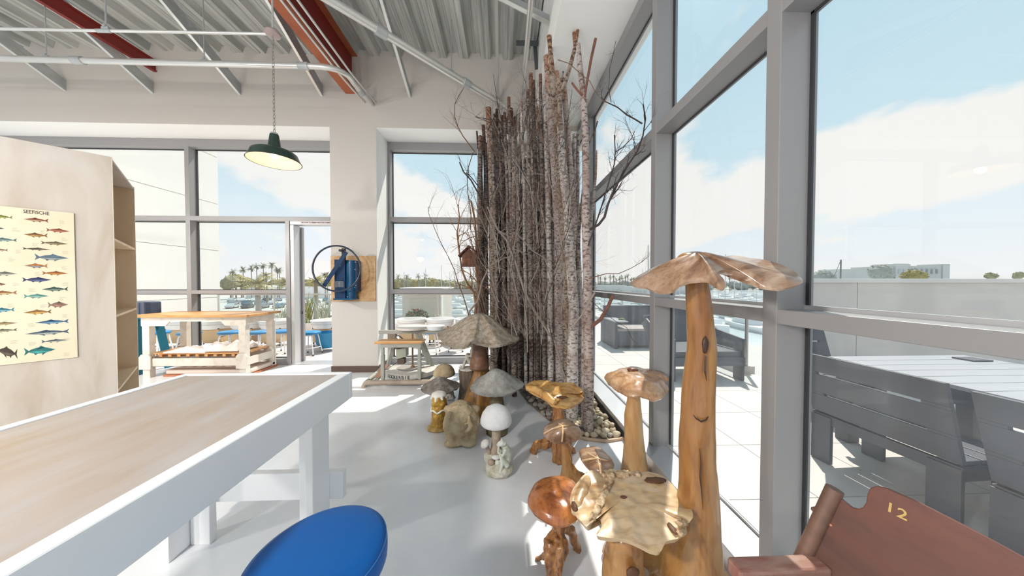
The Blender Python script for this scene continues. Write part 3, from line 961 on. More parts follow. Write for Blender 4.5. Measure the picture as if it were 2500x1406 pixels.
# wooden topped table by window 1
t = thing('kitchen_table', 'maple topped table on chipped white legs with a slatted lower shelf, by the left window', 'table', (-4.5, 4.6, 0))
X0, X1, Y0, Y1, Z = -5.38, -3.73, 4.31, 4.955, 0.93
MB().box(X0, X1, Y0, Y1, Z - 0.035, Z).obj('tabletop', M_OAK, t, bevel=0.004)
LXs = (X0 + 0.16, X1 - 0.17)
for y0 in (Y0 + 0.05, Y1 - 0.10):
    MB().prism([(X0 + 0.1, y0, Z - 0.035), (X1 - 0.06, y0, Z - 0.035), (X1 - 0.06, y0, Z - 0.165), (X1 - 0.36, y0, Z - 0.165), (X1 - 0.42, y0, Z - 0.10), (X0 + 0.5, y0, Z - 0.10), (X0 + 0.44, y0, Z - 0.165), (X0 + 0.1, y0, Z - 0.165)], (0, 0.025, 0)).obj('apron', M_OWHT, t, bevel=0.002)
    MB().box(X0 + 0.12, X1 - 0.08, y0 + 0.01, y0 + 0.035, 0.17, 0.285).obj('stretcher', M_OWHT, t, bevel=0.002)
    for x in (X0 + 0.11, X1 - 0.17):
        MB().box(x, x + 0.10, y0 + 0.002, y0 + 0.075, 0, Z - 0.16).obj('leg', M_OWHT, t, bevel=0.003)
        s = MB()
        s.prism([(x - 0.03, y0 - 0.018, 0.13), (x + 0.13, y0 - 0.018, 0.13), (x + 0.13, y0 - 0.018, 0.31), (x + 0.10, y0 - 0.018, 0.35), (x, y0 - 0.018, 0.35), (x - 0.03, y0 - 0.018, 0.31)], (0, 0.018, 0))
        s.obj('gusset', M_OWHT, t, bevel=0.002)
for x in (X0 + 0.09, X1 - 0.09):
    MB().box(x, x + 0.025, Y0 + 0.077, Y1 - 0.102, Z - 0.135, Z - 0.036).obj('end_rail', M_OWHT, t, bevel=0.002)
    MB().box(x, x + 0.025, Y0 + 0.077, Y1 - 0.102, 0.17, 0.285).obj('end_rail', M_OWHT, t, bevel=0.002)
yy = Y0 + 0.10
while yy < Y1 - 0.08:
    MB().box(X0 + 0.14, X1 - 0.11, yy, yy + 0.07, 0.335, 0.355).obj('shelf_slat', M_OAK, t, bevel=0.002)
    yy += 0.083
for k in range(9):
    x = X0 + 0.3 + k * 0.13
    MB().box(x, x + 0.045, Y0 + 0.09, Y1 - 0.06, 0.302, 0.335).obj('shelf_batten', M_OAK, t)
# cloths folded on that shelf
def cloth(name, label, x0, x1, y0, y1, z, h, m, seed, group=None):
    b = MB()
    nx, ny = 26, 12
    def zt(i, j):
        e = min(1, min(i, nx - i) / 3.0, min(j, ny - j) / 2.0)
        return z + 0.003 + h * (0.25 + 0.75 * max(0, e)) * (0.65 + 0.7 * noise.noise(V((i * 0.22 + seed, j * 0.3, seed))) + 0.15 * noise.noise(V((i * 0.9, j * 1.2, seed))))
    vs = []
    for i in range(nx + 1):
        for j in range(ny + 1):
            vs.append((x0 + (x1 - x0) * i / nx + 0.008 * noise.noise(V((i, j * 0.7, seed))), y0 + (y1 - y0) * j / ny + 0.01 * noise.noise(V((i * 0.6, j, seed + 4))), max(z + 0.004, zt(i, j))))
    m_ = len(vs)
    vs += [(p[0], p[1], z) for p in vs]
    fs = []
    for i in range(nx):
        for j in range(ny):
            a = i * (ny + 1) + j
            fs.append((a, a + ny + 1, a + ny + 2, a + 1))
            fs.append((a + m_, a + 1 + m_, a + ny + 2 + m_, a + ny + 1 + m_))
    for i in range(nx):
        for j in (0, ny):
            a = i * (ny + 1) + j
            fs.append((a, a + ny + 1, a + ny + 1 + m_, a + m_))
    for j in range(ny):
        for i in (0, nx):
            a = i * (ny + 1) + j
            fs.append((a, a + 1, a + 1 + m_, a + m_))
    b.add(vs, fs)
    return tag(b.obj(name, m, smooth='auto'), label, 'cloth', group)
M_CLOTH = mat('white canvas cloth', (0.80, 0.76, 0.74), 0.85)
cloth('folded_cloth', 'flat folded white cloth on the left of the slatted shelf', -5.02, -4.42, 4.40, 4.80, 0.355, 0.07, M_CLOTH, 1.3)
cloth('folded_cloth', 'higher crumpled white cloth on the right of the slatted shelf', -4.50, -3.98, 4.44, 4.82, 0.365, 0.12, M_CLOTH, 5.1)
# low board lying on the floor under the table
t = thing('wrapped_board', 'low paper-wrapped board with an orange edge lying on the floor under the maple table', 'board', (-4.45, 4.62, 0))
MB().box(-5.05, -3.78, 4.42, 4.93, 0.0, 0.028).obj('board', mat('orange edge', (0.45, 0.17, 0.08), 0.5), t)
MB().box(-5.03, -3.80, 4.43, 4.92, 0.029, 0.10).obj('wrapping', mat('kraft pink paper', (0.66, 0.56, 0.50), 0.7), t, bevel=0.02)

# blue machine on splayed legs
M_TEAL = mat('teal machine paint', (0.008, 0.115, 0.18), 0.4)
M_SLATE = mat('slate blue steel', (0.07, 0.09, 0.14), 0.35, 0.3)
t = thing('clay_extruder', 'slate blue clay machine on splayed teal legs behind the bookcase', 'machine', (-5.68, 4.72, 0))
for x0, x1 in ((-5.60, -5.50), (-5.95, -6.05)):
    for y0, y1 in ((4.62, 4.55), (4.84, 4.90)):
        MB().bar((x0, y0, 0.86), (x1, y1, 0.0), 0.12, 0.012, (1, 0, 0.1)).obj('leg', M_TEAL, t)
MB().box(-6.0, -5.5, 4.58, 4.88, 0.84, 0.88).obj('shelf_plate', M_TEAL, t, bevel=0.004)
MB().box(-5.98, -5.62, 4.62, 4.86, 0.88, 1.10).obj('body', M_SLATE, t, bevel=0.015)
MB().box(-5.615, -5.545, 4.62, 4.86, 0.88, 1.10).obj('end_plate', M_SLATE, t, bevel=0.02)
MB().ball((-5.80, 4.57, 0.985), (0.06, 0.05, 0.062), 18, 12).obj('knob', mat('turned wood knob', (0.55, 0.38, 0.18), 0.4), t, smooth=True)
MB().tube([(-5.79, 4.62, 1.09), (-5.79, 4.62, 1.19)], 0.01, 8).tube([(-5.84, 4.62, 1.19), (-5.74, 4.62, 1.19)], 0.007, 8).obj('clamp_screw', M_GALV, t)
MB().tube([(-5.66, 4.615, 1.0), (-5.66, 4.60, 1.0)], 0.02, 14).obj('cap_nut', mat('copper nut', (0.45, 0.22, 0.15), 0.4, 0.4), t)

# ================================================================== POTTERY KICK WHEEL
M_GRYP = mat('grey green hammer paint', (0.36, 0.36, 0.32), 0.45, var=0.15)
M_CONC = mat('cast flywheel', (0.58, 0.57, 0.54), 0.6, col2=(0.45, 0.42, 0.38), vscale=12)
KX, KY = -1.32, 4.25
t = thing('kick_wheel', 'pottery kick wheel with wooden seat and large LOCKERBIE flywheel, right of the column', 'wheel', (KX, KY, 0))
fly = MB().lathe([(0.03, 0.158), (0.18, 0.157), (0.185, 0.155), (0.355, 0.153), (0.365, 0.147), (0.362, 0.092), (0.35, 0.085), (0.03, 0.082)], (KX, KY, 0), 64).obj('flywheel', M_CONC, t, smooth='auto')
MB().lathe([(0.05, 0.160), (0.19, 0.1595), (0.195, 0.158)], (KX - 0.03, KY, 0), 40).obj('worn_ring', mat('speckled grit', (0.42, 0.39, 0.35), 0.9, var=0.6, vscale=120), t)
word = 'LOCKERBIE'
for i, ch in enumerate(word):
    a = -PI / 2 - 0.28 + (i - 4) * 0.108
    p = V((KX + 0.3665 * math.cos(a), KY + 0.3665 * math.sin(a), 0.119))
    text(ch, 0.062, mat('black lettering', (0.02, 0.02, 0.02), 0.5), frame_matrix(p, (-math.sin(a), math.cos(a), 0), (0, 0, 1)), fly, name='lettering')
MB().tube([(KX, KY, 0.02), (KX, KY, 0.72)], 0.013, 12).tube([(KX, KY, 0.155), (KX, KY, 0.18)], 0.03, 10).obj('shaft', mat('rusty shaft', (0.30, 0.20, 0.11), 0.5, 0.4), t, smooth='auto')
MB().lathe([(0.001, 0.722), (0.20, 0.722), (0.218, 0.727), (0.222, 0.75), (0.219, 0.757), (0.21, 0.760), (0.001, 0.758)], (KX, KY, 0), 48).obj('wheel_head', mat('pale cast plate', (0.66, 0.62, 0.58), 0.35), t, smooth='auto')
MB().box(-1.80, -0.87, KY - 0.03, KY + 0.03, 0.655, 0.705).obj('table_beam', M_GRYP, t, bevel=0.003)
MB().box(-1.67, -1.56, KY - 0.025, KY + 0.02, 0.56, 0.655).obj('bracket', mat('brown bracket', (0.20, 0.15, 0.11), 0.5), t, bevel=0.003)
MB().tube([(-1.56, KY - 0.02, 0.62), (-1.50, KY - 0.05, 0.63), (-1.46, KY - 0.05, 0.60), (-1.43, KY - 0.03, 0.55), (-1.40, KY, 0.56)], 0.008, 6).tube([(-1.55, KY - 0.02, 0.60), (-1.50, KY - 0.07, 0.57), (-1.45, KY - 0.05, 0.53)], 0.006, 6).obj('cable', M_GASK, t)
for (x0, y0, x1, y1) in ((-1.22, KY, -1.02, KY + 0.1), (-1.25, KY, -1.12, KY + 0.28), (-1.58, KY + 0.02, -1.80, KY + 0.28)):
    MB().bar((x0, y0, 0.66), (x1, y1, 0.05), 0.05, 0.05).obj('strut', M_GRYP, t, bevel=0.003)
# foot frame: round pipes
MB().tube([(-1.86, 3.89, 0.0), (-1.84, 3.89, 0.045), (-1.80, 3.89, 0.058), (-0.95, 3.89, 0.058)], 0.034, 14).obj('foot_pipe', mat('worn tan pipe', (0.42, 0.34, 0.27), 0.5, var=0.3), t, smooth='auto')
MB().tube([(-1.84, 3.90, 0.05), (-1.90, 4.6, 0.05)], 0.03, 12).obj('foot_pipe', M_GRYP, t, smooth='auto')
MB().tube([(-0.99, 3.90, 0.05), (-0.90, 4.62, 0.05)], 0.03, 12).obj('foot_pipe', M_GRYP, t, smooth='auto')
MB().tube([(-1.90, 4.6, 0.05), (-0.90, 4.62, 0.05)], 0.03, 12).obj('foot_pipe', M_GRYP, t, smooth='auto')
for x in (-1.615, -1.125):
    MB().box(x - 0.018, x + 0.018, 3.90, 3.936, 0.06, 0.575).box(x - 0.022, x + 0.022, 3.896, 3.94, 0.10, 0.42).obj('seat_leg', M_GRYP, t, bevel=0.003)
MB().box(-1.64, -1.10, 3.898, 3.938, 0.525, 0.575).obj('seat_rail', M_GRYP, t, bevel=0.003)
MB().box(-1.715, -1.085, 3.88, 4.10, 0.576, 0.606).obj('seat', M_OAK, t, bevel=0.006)
MB().prism([(-1.48, 4.02, 0.33), (-1.34, 4.02, 0.37), (-1.34, 4.02, 0.50), (-1.48, 4.02, 0.47)], (0, 0.12, 0)).obj('motor', mat('olive grey motor housing', (0.33, 0.34, 0.27), 0.45), t, bevel=0.006)
MB().box(-1.50, -1.37, 4.03, 4.12, 0.48, 0.56).box(-1.47, -1.37, 4.04, 4.12, 0.26, 0.34).obj('motor_mount', mat('dark rusty steel', (0.09, 0.06, 0.04), 0.6), t, bevel=0.006)
b = MB()
b.tube([(-1.45, 4.1, 0.30), (-1.6, 3.98, 0.20), (-1.66, 4.06, 0.17), (-1.62, 4.15, 0.165)], 0.004, 5)
b.obj('belt', M_GASK, t)
t = thing('foot_pedal', 'rusty brown pedal plate leaning by the kick wheel frame', 'pedal', (-1.72, 4.2, 0))
MB().bar((-1.78, 4.10, 0.055), (-1.70, 4.24, 0.20), 0.10, 0.012).obj('plate', mat('rusty plate', (0.28, 0.16, 0.11), 0.6), t)
MB().bar((-1.79, 4.09, 0.0), (-1.76, 4.13, 0.06), 0.05, 0.02).obj('foot', M_GRYP, t)
tr = thing('plastic_tray', 'shallow white tray on the kick wheel beam', 'tray', (-1.0, KY, 0.705))
MB().lathe([(0.001, 0.708), (0.10, 0.708), (0.115, 0.712), (0.13, 0.762), (0.136, 0.765), (0.134, 0.768), (0.126, 0.762), (0.108, 0.716), (0.001, 0.714)], (-0.985, KY, 0), 28, close=True).obj('basin', M_TWHT, tr, smooth='auto')

# ================================================================== WALL PRESS ON ITS PLYWOOD BOARD
M_PBRD = wood('knotty plywood board', (0.55, 0.34, 0.16), (0.42, 0.21, 0.08), (0.64, 0.44, 0.24), 0.5, 2.2, (1.2, 1, 1.6), dist=9)
tag(MB().box(-2.645, -1.968, YW - 0.02, YW - 0.001, 1.112, 1.815).obj('mounting_board', M_PBRD, bevel=0.002), 'square knotty plywood board screwed to the white column', 'board')
M_PB = mat('press blue enamel', (0.003, 0.035, 0.11), 0.35, var=0.2)
M_PB2 = mat('press bright blue', (0.004, 0.075, 0.18), 0.3)
t = thing('can_crusher', 'dark blue wall mounted press with a large hand hoop and lever', 'press', (-2.35, YW - 0.1, 1.14))
MB().box(-2.49, -2.335, 4.34, YW - 0.021, 1.16, 1.745).obj('body', M_PB, t, bevel=0.006)
MB().tube([(-2.29, 4.43, 1.16), (-2.29, 4.43, 1.735)], 0.075, 20).obj('cylinder', M_PB2, t, smooth='auto')
MB().box(-2.23, -2.185, 4.40, YW - 0.021, 1.265, 1.73).obj('rear_housing', M_PB, t, bevel=0.005)
MB().box(-2.505, -2.215, 4.33, YW - 0.021, 1.145, 1.168).obj('foot_flange', M_PB2, t, bevel=0.004)
MB().box(-2.375, -2.33, 4.33, 4.37, 1.70, 1.91).obj('ram', M_GASK, t, bevel=0.003)
MB().bar((-2.585, 4.245, 1.352), (-2.26, 4.245, 1.845), 0.012, 0.058, (-0.83, 0, 0.55)).obj('lever', M_PB, t, bevel=0.003)
cx, cz, rr = -2.385, 1.605, 0.327
ring = [(cx + rr * math.cos(2 * PI * k / 72), 4.22 + 0.02 * math.cos(2 * PI * k / 72), cz + rr * math.sin(2 * PI * k / 72)) for k in range(73)]
MB().tube(ring, 0.0125, 12, False).obj('hand_hoop', mat('dark blue hoop', (0.02, 0.035, 0.06), 0.3), t, smooth=True)
MB().tube([(-2.30, 4.23, 1.86), (-2.30, 4.15, 1.86)], 0.018, 14).obj('grip', M_GASK, t, smooth='auto')
MB().tube([(-2.32, 4.26, 1.86), (-2.26, 4.30, 1.84)], 0.012, 8).obj('pivot_pin', M_EMT, t)
pl = MB().box(-2.475, -2.355, 4.336, 4.3395, 1.335, 1.42).obj('rating_plate', mat('rating plate', (0.30, 0.32, 0.34), 0.35, 0.5), t)
b = MB()
for c0 in (-2.468, -2.408):
    for k in range(5):
        b.box(c0, c0 + 0.045, 4.3350, 4.336, 1.345 + k * 0.014, 1.352 + k * 0.014)
b.obj('plate_print', M_SLATE, pl)
b = MB()
for (x, z) in ((-2.40, 1.65), (-2.46, 1.585), (-2.27, 1.70), (-2.21, 1.71), (-2.215, 1.60), (-2.22, 1.33), (-2.205, 1.36), (-2.31, 1.19)):
    b.tube([(x, 4.33 if x < -2.33 else (4.352 if x < -2.25 else 4.398), z), (x, 4.345 if x < -2.33 else (4.36 if x < -2.25 else 4.405), z)], 0.007, 6)
b.obj('bolt_heads', M_EMT, t)

# ================================================================== SCULPTED MUSHROOMS
def resample(pts, n):
    """closed Catmull-Rom through pts, n samples"""
    m = len(pts)
    out = []
    for k in range(n):
        t_ = k * m / n
        i = int(t_)
        f = t_ - i
        p0, p1, p2, p3 = pts[(i - 1) % m], pts[i % m], pts[(i + 1) % m], pts[(i + 2) % m]
        out.append(0.5 * ((2 * p1) + (p2 - p0) * f + (2 * p0 - 5 * p1 + 4 * p2 - p3) * f * f + (3 * p1 - p0 - 3 * p2 + p3) * f ** 3))
    return out
def cap_mesh(rim, apex, prof, thick, amp=0.004, fr=14, nr=16, na=96, lip=0.35, under=None, seed=0.0):
    """solid mushroom cap: rim (closed 3D outline), apex, prof(t) 1 at the centre to 0 at the rim"""
    rim = resample([V(p) for p in rim], na)
    apex = V(apex)
    rows_top, rows_bot = [], []
    for i in range(nr + 1):
        t_ = i / nr
        rt, rb = [], []
        for k in range(na):
            r = rim[k]
            x = apex.x + (r.x - apex.x) * t_
            y = apex.y + (r.y - apex.y) * t_
            z = r.z * t_ + (1 - t_) * (sum(q.z for q in rim[::8]) / len(rim[::8]))
            z = z + (apex.z - z) * prof(t_)
            nn = noise.noise(V((x * fr, y * fr, seed))) * amp + noise.noise(V((x * fr * 3.1, y * fr * 3.1, seed + 3))) * amp * 0.5
            rt.append(V((x, y, z + nn)))
            th_ = thick * (lip + (1 - lip) * (1 - t_ ** 2.5))
            if under:
                th_ = thick * under(t_)
            rb.append(V((x + (apex.x - x) * 0.04, y + (apex.y - y) * 0.04, z + nn - th_)))
        rows_top.append(rt)
        rows_bot.append(rb)
    b = MB()
    vs = [p for row in rows_top for p in row] + [p for row in rows_bot for p in row]
    N0 = (nr + 1) * na
    fs = []
    for i in range(nr):
        for k in range(na):
            k2 = (k + 1) % na
            fs.append((i * na + k, (i + 1) * na + k, (i + 1) * na + k2, i * na + k2))
            fs.append((N0 + i * na + k, N0 + i * na + k2, N0 + (i + 1) * na + k2, N0 + (i + 1) * na + k))
    for k in range(na):
        k2 = (k + 1) % na
        fs.append((nr * na + k, N0 + nr * na + k, N0 + nr * na + k2, nr * na + k2))
    b.add(vs, fs)
    return b
def zpts(l, z, dz=None):
    return [onz(p[0], p[1], z + (p[2] if len(p) > 2 else 0)) for p in l]
def stem_px(l, Y, n=18, wob=0.12, floor=True):
    """stem through sighted (x, y, width) at depth Y; carried down to the floor"""
    path, rad = [], []
    for q in l:
        yy = q[3] if len(q) > 3 else Y
        p = ony(q[0], q[1], yy)
        path.append(p)
        rad.append(q[2] / 2 * yy / FPX)
    if floor and path[-1].z > 0.005:
        path.append(V((path[-1].x, path[-1].y, 0.0)))
        rad.append(rad[-1] * 1.04)
    if floor and path[-1].z < 0:
        path[-1] = V((path[-1].x, path[-1].y, 0.0))
    # densify
    P2, R2 = [], []
    for i in range(len(path) - 1):
        for k in range(4):
            f = k / 4
            P2.append(path[i].lerp(path[i + 1], f))
            R2.append(rad[i] * (1 - f) + rad[i + 1] * f)
    P2.append(path[-1])
    R2.append(rad[-1])
    return MB().tube(P2, R2, n, True, wob)
def blob(o, vox=0.008, it=4, disp=0.0, dscale=0.05):
    r = o.modifiers.new('remesh', 'REMESH')
    r.mode = 'VOXEL'
    r.voxel_size = vox
    r.use_smooth_shade = True
    s = o.modifiers.new('smooth', 'SMOOTH')
    s.factor = 0.5
    s.iterations = it
    if disp:
        tx = bpy.data.textures.new('clouds', 'CLOUDS')
        tx.noise_scale = dscale
        d = o.modifiers.new('displace', 'DISPLACE')
        d.texture = tx
        d.strength = disp
        d.mid_level = 0.5
        d.texture_coords = 'GLOBAL'
    return o
W_GOLD = wood('golden teak', (0.37, 0.18, 0.055), (0.22, 0.085, 0.022), (0.47, 0.27, 0.10), 0.28, 3.5, (1, 1, 0.22), coat=0.4)
W_ORNG = wood('orange teak', (0.40, 0.13, 0.035), (0.20, 0.05, 0.014), (0.52, 0.21, 0.065), 0.25, 7, (1, 1, 0.3), coat=0.5)
W_PALE = wood('pale bleached teak', (0.54, 0.38, 0.20), (0.34, 0.18, 0.07), (0.62, 0.49, 0.36), 0.33, 3.2, (0.5, 1.2, 1), coat=0.35, dist=5)
W_CAPA = wood('grey brown teak cap', (0.33, 0.20, 0.125), (0.17, 0.08, 0.04), (0.46, 0.34, 0.25), 0.3, 4, (0.6, 2.2, 1.5), coat=0.35, dist=5)
W_YEL = wood('yellow teak', (0.50, 0.27, 0.075), (0.32, 0.13, 0.03), (0.60, 0.38, 0.15), 0.28, 8, (1, 1, 0.8), coat=0.3, dist=5)
W_ROOT = wood('gnarled root', (0.36, 0.15, 0.045), (0.08, 0.025, 0.01), (0.50, 0.26, 0.09), 0.4, 14, (1, 1, 0.15), coat=0.2, dist=8)
smooth_dome = lambda t_: math.sqrt(max(0, 1 - t_ ** 2))

# A: tall
t = thing('wooden_mushroom', 'tallest carved wooden mushroom with a wide winged cap, in front of the window mullion', 'sculpture', (0.84, 1.2, 0), 'carved wooden mushrooms')
YA = 1.2
s = stem_px([(1701, 678, 50), (1706, 760, 58), (1712, 850, 66), (1706, 950, 74), (1701, 1050, 78), (1702, 1130, 80), (1706, 1200, 90), (1702, 1290, 100), (1694, 1360, 135), (1686, 1420, 185), (1684, 1480, 230)], YA, 26, 0.10)
bp_ = ony(1690, 1380, YA)
s.tube([bp_ + V((0.0, 0, 0.03)), (0.70, 1.30, 0.16), (0.60, 1.38, 0.13), (0.56, 1.42, 0.0)], [0.09, 0.085, 0.07, 0.06], 14, True, 0.2)
s.tube([bp_, (0.86, 1.05, 0.06), (0.90, 0.95, 0.0)], [0.10, 0.06, 0.03], 12, True, 0.2)
s.tube([bp_, (0.98, 1.25, 0.05), (1.05, 1.3, 0.0)], [0.10, 0.05, 0.03], 12, True, 0.2)
blob(s.obj('stem', W_GOLD, t, smooth=True), 0.010, 3)
rimA = [(1540, 690, 1.30), (1572, 702, 1.22), (1612, 712, 1.15), (1640, 709, 1.12), (1656, 696, 1.11), (1690, 686, 1.09), (1728, 683, 1.05), (1752, 697, 0.985), (1770, 700, 0.97), (1768, 682, 1.0), (1752, 664, 1.04), (1790, 660, 1.06), (1830, 676, 1.04), (1862, 698, 1.0), (1910, 701, 0.97), (1960, 690, 0.97),
        (1938, 664, 1.08), (1875, 637, 1.18), (1800, 625, 1.33), (1740, 628, 1.42), (1650, 636, 1.42), (1590, 655, 1.38)]
cm = cap_mesh([ony(*p) for p in rimA], ony(1698, 614, 1.19), lambda t_: (1 - t_ ** 1.3) ** 1.1 * 0.98 if t_ < 1 else 0, 0.055, 0.006, 11, 18, 140, lip=0.18)
o = cm.obj('cap', W_CAPA, t, smooth='auto')
# knot and cracks on the stem
kp = ony(1722, 842, 1.14)
MB().ball(kp, (0.012, 0.008, 0.035), 12, 8, 0.3).obj('knot', mat('dark knot', (0.05, 0.02, 0.01), 0.5), t, smooth=True)
MB().tube([ony(1722, 868, 1.137), ony(1721, 905, 1.13), ony(1725, 930, 1.13)], [0.003, 0.004, 0.001], 6).obj('crack', mat('dark knot', (0.05, 0.02, 0.01), 0.5), t)
MB().tube([ony(1708, 1095, 1.132), ony(1711, 1130, 1.13), ony(1709, 1165, 1.128), ony(1713, 1200, 1.126), ony(1716, 1245, 1.12)], [0.0008, 0.002, 0.003, 0.002, 0.0008], 6).obj('crack', mat('dark knot', (0.05, 0.02, 0.01), 0.5), t)
hb = MB().ball(ony(1692, 633, 1.24), (0.070, 0.055, 0.036), 20, 12, 0.1, 2)
blob(hb.obj('hump', W_GOLD, t, smooth=True), 0.008, 3)
MB().tube([ony(1692, 1012, 1.135), ony(1700, 1022, 1.13), ony(1712, 1029, 1.128), ony(1724, 1025, 1.131), ony(1733, 1010, 1.142)], [0.001, 0.003, 0.004, 0.003, 0.001], 6).obj('crack', mat('dark knot', (0.05, 0.02, 0.01), 0.5), t)

# B: medium by the window
t = thing('wooden_mushroom', 'medium carved wooden mushroom with a lumpy brown cap on a smooth pale stem', 'sculpture', (0.95, 2.05, 0), 'carved wooden mushrooms')
s = stem_px([(1548, 955, 28), (1547, 980, 32), (1545, 1015, 42), (1548, 1073, 46), (1549, 1120, 56), (1550, 1168, 68)], 2.05, 22, 0.06)
s.obj('stem', wood('pale smooth teak', (0.52, 0.31, 0.14), (0.42, 0.22, 0.08), (0.60, 0.39, 0.20), 0.35, 2.5, (2, 2, 0.4), dist=5), t, smooth='auto')
rim = zpts([(1475, 921), (1486, 937, -.01), (1498, 948, -.01), (1533, 965, 0), (1580, 972), (1613, 974, -.01), (1632, 951), (1627, 935), (1633, 925, 0.02), (1615, 909, 0.02), (1580, 906, .02), (1545, 903, .0), (1510, 908), (1488, 918)], 0.665)
cap_mesh(rim, onz(1546, 915, 0.745), smooth_dome, 0.06, 0.012, 13, lip=0.2, seed=2).obj('cap', wood('knotty brown teak', (0.42, 0.235, 0.12), (0.24, 0.10, 0.045), (0.55, 0.36, 0.22), 0.3, 5, (1, 1, 1), coat=0.3, dist=8), t, smooth='auto')
MB().ball(onz(1545, 903, 0.745), (0.04, 0.03, 0.015), 14, 8, 0.3).obj('knot', mat('brown knot', (0.13, 0.045, 0.02), 0.4), t, smooth=True)

# C: big slab in the foreground
t = thing('wooden_mushroom', 'pale wooden mushroom with a broad ragged slab cap, nearest the camera', 'sculpture', (0.52, 1.16, 0), 'carved wooden mushrooms')
rim = zpts([(1391, 1222, .01), (1400, 1190, .02), (1424, 1160, .02), (1447, 1149, .02), (1468, 1158, 0), (1492, 1146, .0), (1520, 1150), (1560, 1150), (1600, 1153), (1634, 1175), (1660, 1206), (1673, 1238), (1688, 1243, .02), (1691, 1264, .02), (1672, 1272, 0), (1676, 1296), (1655, 1313), (1628, 1322), (1612, 1346, -.01), (1590, 1343, -.01), (1555, 1327), (1520, 1315), (1480, 1311), (1456, 1306), (1468, 1285), (1464, 1265, -.01), (1452, 1262, -.02), (1434, 1286, .0), (1418, 1272), (1407, 1262), (1400, 1245)], 0.45)
cap_mesh(rim, onz(1520, 1218, 0.462), lambda t_: 1 - t_ * t_, 0.045, 0.009, 8, 22, 160, lip=0.45, seed=5).obj('cap', W_PALE, t, smooth='auto')
MB().ball(onz(1523, 1214, 0.463), (0.016, 0.012, 0.004), 12, 8).obj('knot', mat('brown knot', (0.13, 0.045, 0.02), 0.4), t, smooth=True)
# crumbly seam of rough wood between the two halves of the slab
W_CRUMB = wood('crumbly wood', (0.48, 0.33, 0.19), (0.16, 0.075, 0.03), (0.62, 0.48, 0.32), 0.6, 16, (1, 1, 1), dist=6)
b = MB()
rnd = random.Random(4)
for k in range(34):
    f = rnd.uniform(0, 0.75)
    g = min(1.0, f + rnd.uniform(0.15, 0.35))
    o1, o2 = rnd.uniform(-9, 9), rnd.uniform(-9, 9)
    b.tube([onz(1497 - 52 * f + o1, 1158 + 115 * f, 0.457 + rnd.uniform(-.004, .009)), onz(1497 - 52 * (f + g) / 2 + o2, 1158 + 115 * (f + g) / 2, 0.459 + rnd.uniform(-.004, .008)), onz(1497 - 52 * g + o1, 1158 + 115 * g, 0.454)], [0.003, rnd.uniform(0.005, 0.010), 0.002], 7, True, 0.6)
for k in range(22):
    x_ = rnd.uniform(1470, 1560)
    b.tube([onz(x_, 1147 + rnd.uniform(0, 4), 0.450), onz(x_ + rnd.uniform(-6, 6), 1158, 0.458), onz(x_ + rnd.uniform(-8, 8), 1166 + rnd.uniform(0, 8), 0.452)], [0.004, rnd.uniform(0.006, 0.012), 0.003], 7, True, 0.6)
for k in range(16):
    y_ = rnd.uniform(1272, 1306)
    b.tube([onz(1640 + rnd.uniform(0, 14), y_ - 4, 0.452), onz(1662, y_, 0.458), onz(1682 - (y_ - 1272) * 0.3, y_ + rnd.uniform(-3, 5), 0.447)], [0.003, rnd.uniform(0.006, 0.011), 0.005], 7, True, 0.6)
o = blob(b.obj('rough_seam', W_CRUMB, t, smooth=True), 0.0045, 1, 0.008, 0.01)
o['kind'] = 'stuff'
b = MB().tube([onz(1440, 1160, 0.442), onz(1431, 1182, 0.441), onz(1420, 1208, 0.442), onz(1409, 1236, 0.438), onz(1402, 1252, 0.434)], [0.020, 0.030, 0.033, 0.028, 0.016], 16, True, 0.25)
blob(b.obj('rolled_lobe', W_PALE, t, smooth=True), 0.006, 3)
MB().ball(onz(1600, 1172, 0.466), (0.05, 0.022, 0.006), 14, 8, 0.3).obj('hollow', mat('dark hollow', (0.10, 0.04, 0.015), 0.6), t, smooth=True)
MB().ball(onz(1641, 1290, 0.457), (0.012, 0.026, 0.006), 14, 8, 0.3).obj('hollow', mat('dark hollow', (0.10, 0.04, 0.015), 0.6), t, smooth=True)
MB().ball(onz(1402, 1236, 0.452), (0.014, 0.03, 0.012), 12, 8, 0.1).obj('hollow', mat('dark hollow', (0.10, 0.04, 0.015), 0.6), t, smooth=True)
s = stem_px([(1530, 1290, 70), (1524, 1320, 82), (1522, 1360, 92), (1520, 1400, 96), (1518, 1450, 104), (1518, 1520, 120)], 1.13, 20, 0.15)
blob(s.obj('stem', W_GOLD, t, smooth=True), 0.009, 2, 0.012, 0.06)
MB().ball(ony(1545, 1398, 1.045), (0.026, 0.010, 0.02), 12, 8, 0.2).obj('knot_hole', mat('dark hollow', (0.10, 0.04, 0.015), 0.6), t, smooth=True)

# D: orange round cap
t = thing('wooden_mushroom', 'glossy orange wooden mushroom with a smooth round cap and gnarled root legs', 'sculpture', (0.27, 1.38, 0), 'carved wooden mushrooms')
rim = zpts([(1288, 1225), (1292, 1205), (1306, 1184), (1332, 1170), (1365, 1166), (1395, 1174), (1413, 1195), (1420, 1232), (1414, 1262), (1400, 1276), (1370, 1283), (1340, 1276), (1310, 1259), (1295, 1243)], 0.315)
cap_mesh(rim, onz(1358, 1205, 0.372), lambda t_: math.sqrt(max(0, 1 - t_ ** 2)) - 0.10 * math.exp(-(t_ / 0.12) ** 2), 0.045, 0.003, 9, lip=0.3, seed=8).obj('cap', W_ORNG, t, smooth='auto')
s = MB()
s.tube([ony(1362, 1260, 1.40), ony(1362, 1295, 1.39), ony(1354, 1325, 1.37), ony(1352, 1365, 1.33), ony(1354, 1405, 1.30), V((0.235, 1.28, 0.0))], [0.022, 0.026, 0.055, 0.045, 0.034, 0.03], 14, True, 0.5)
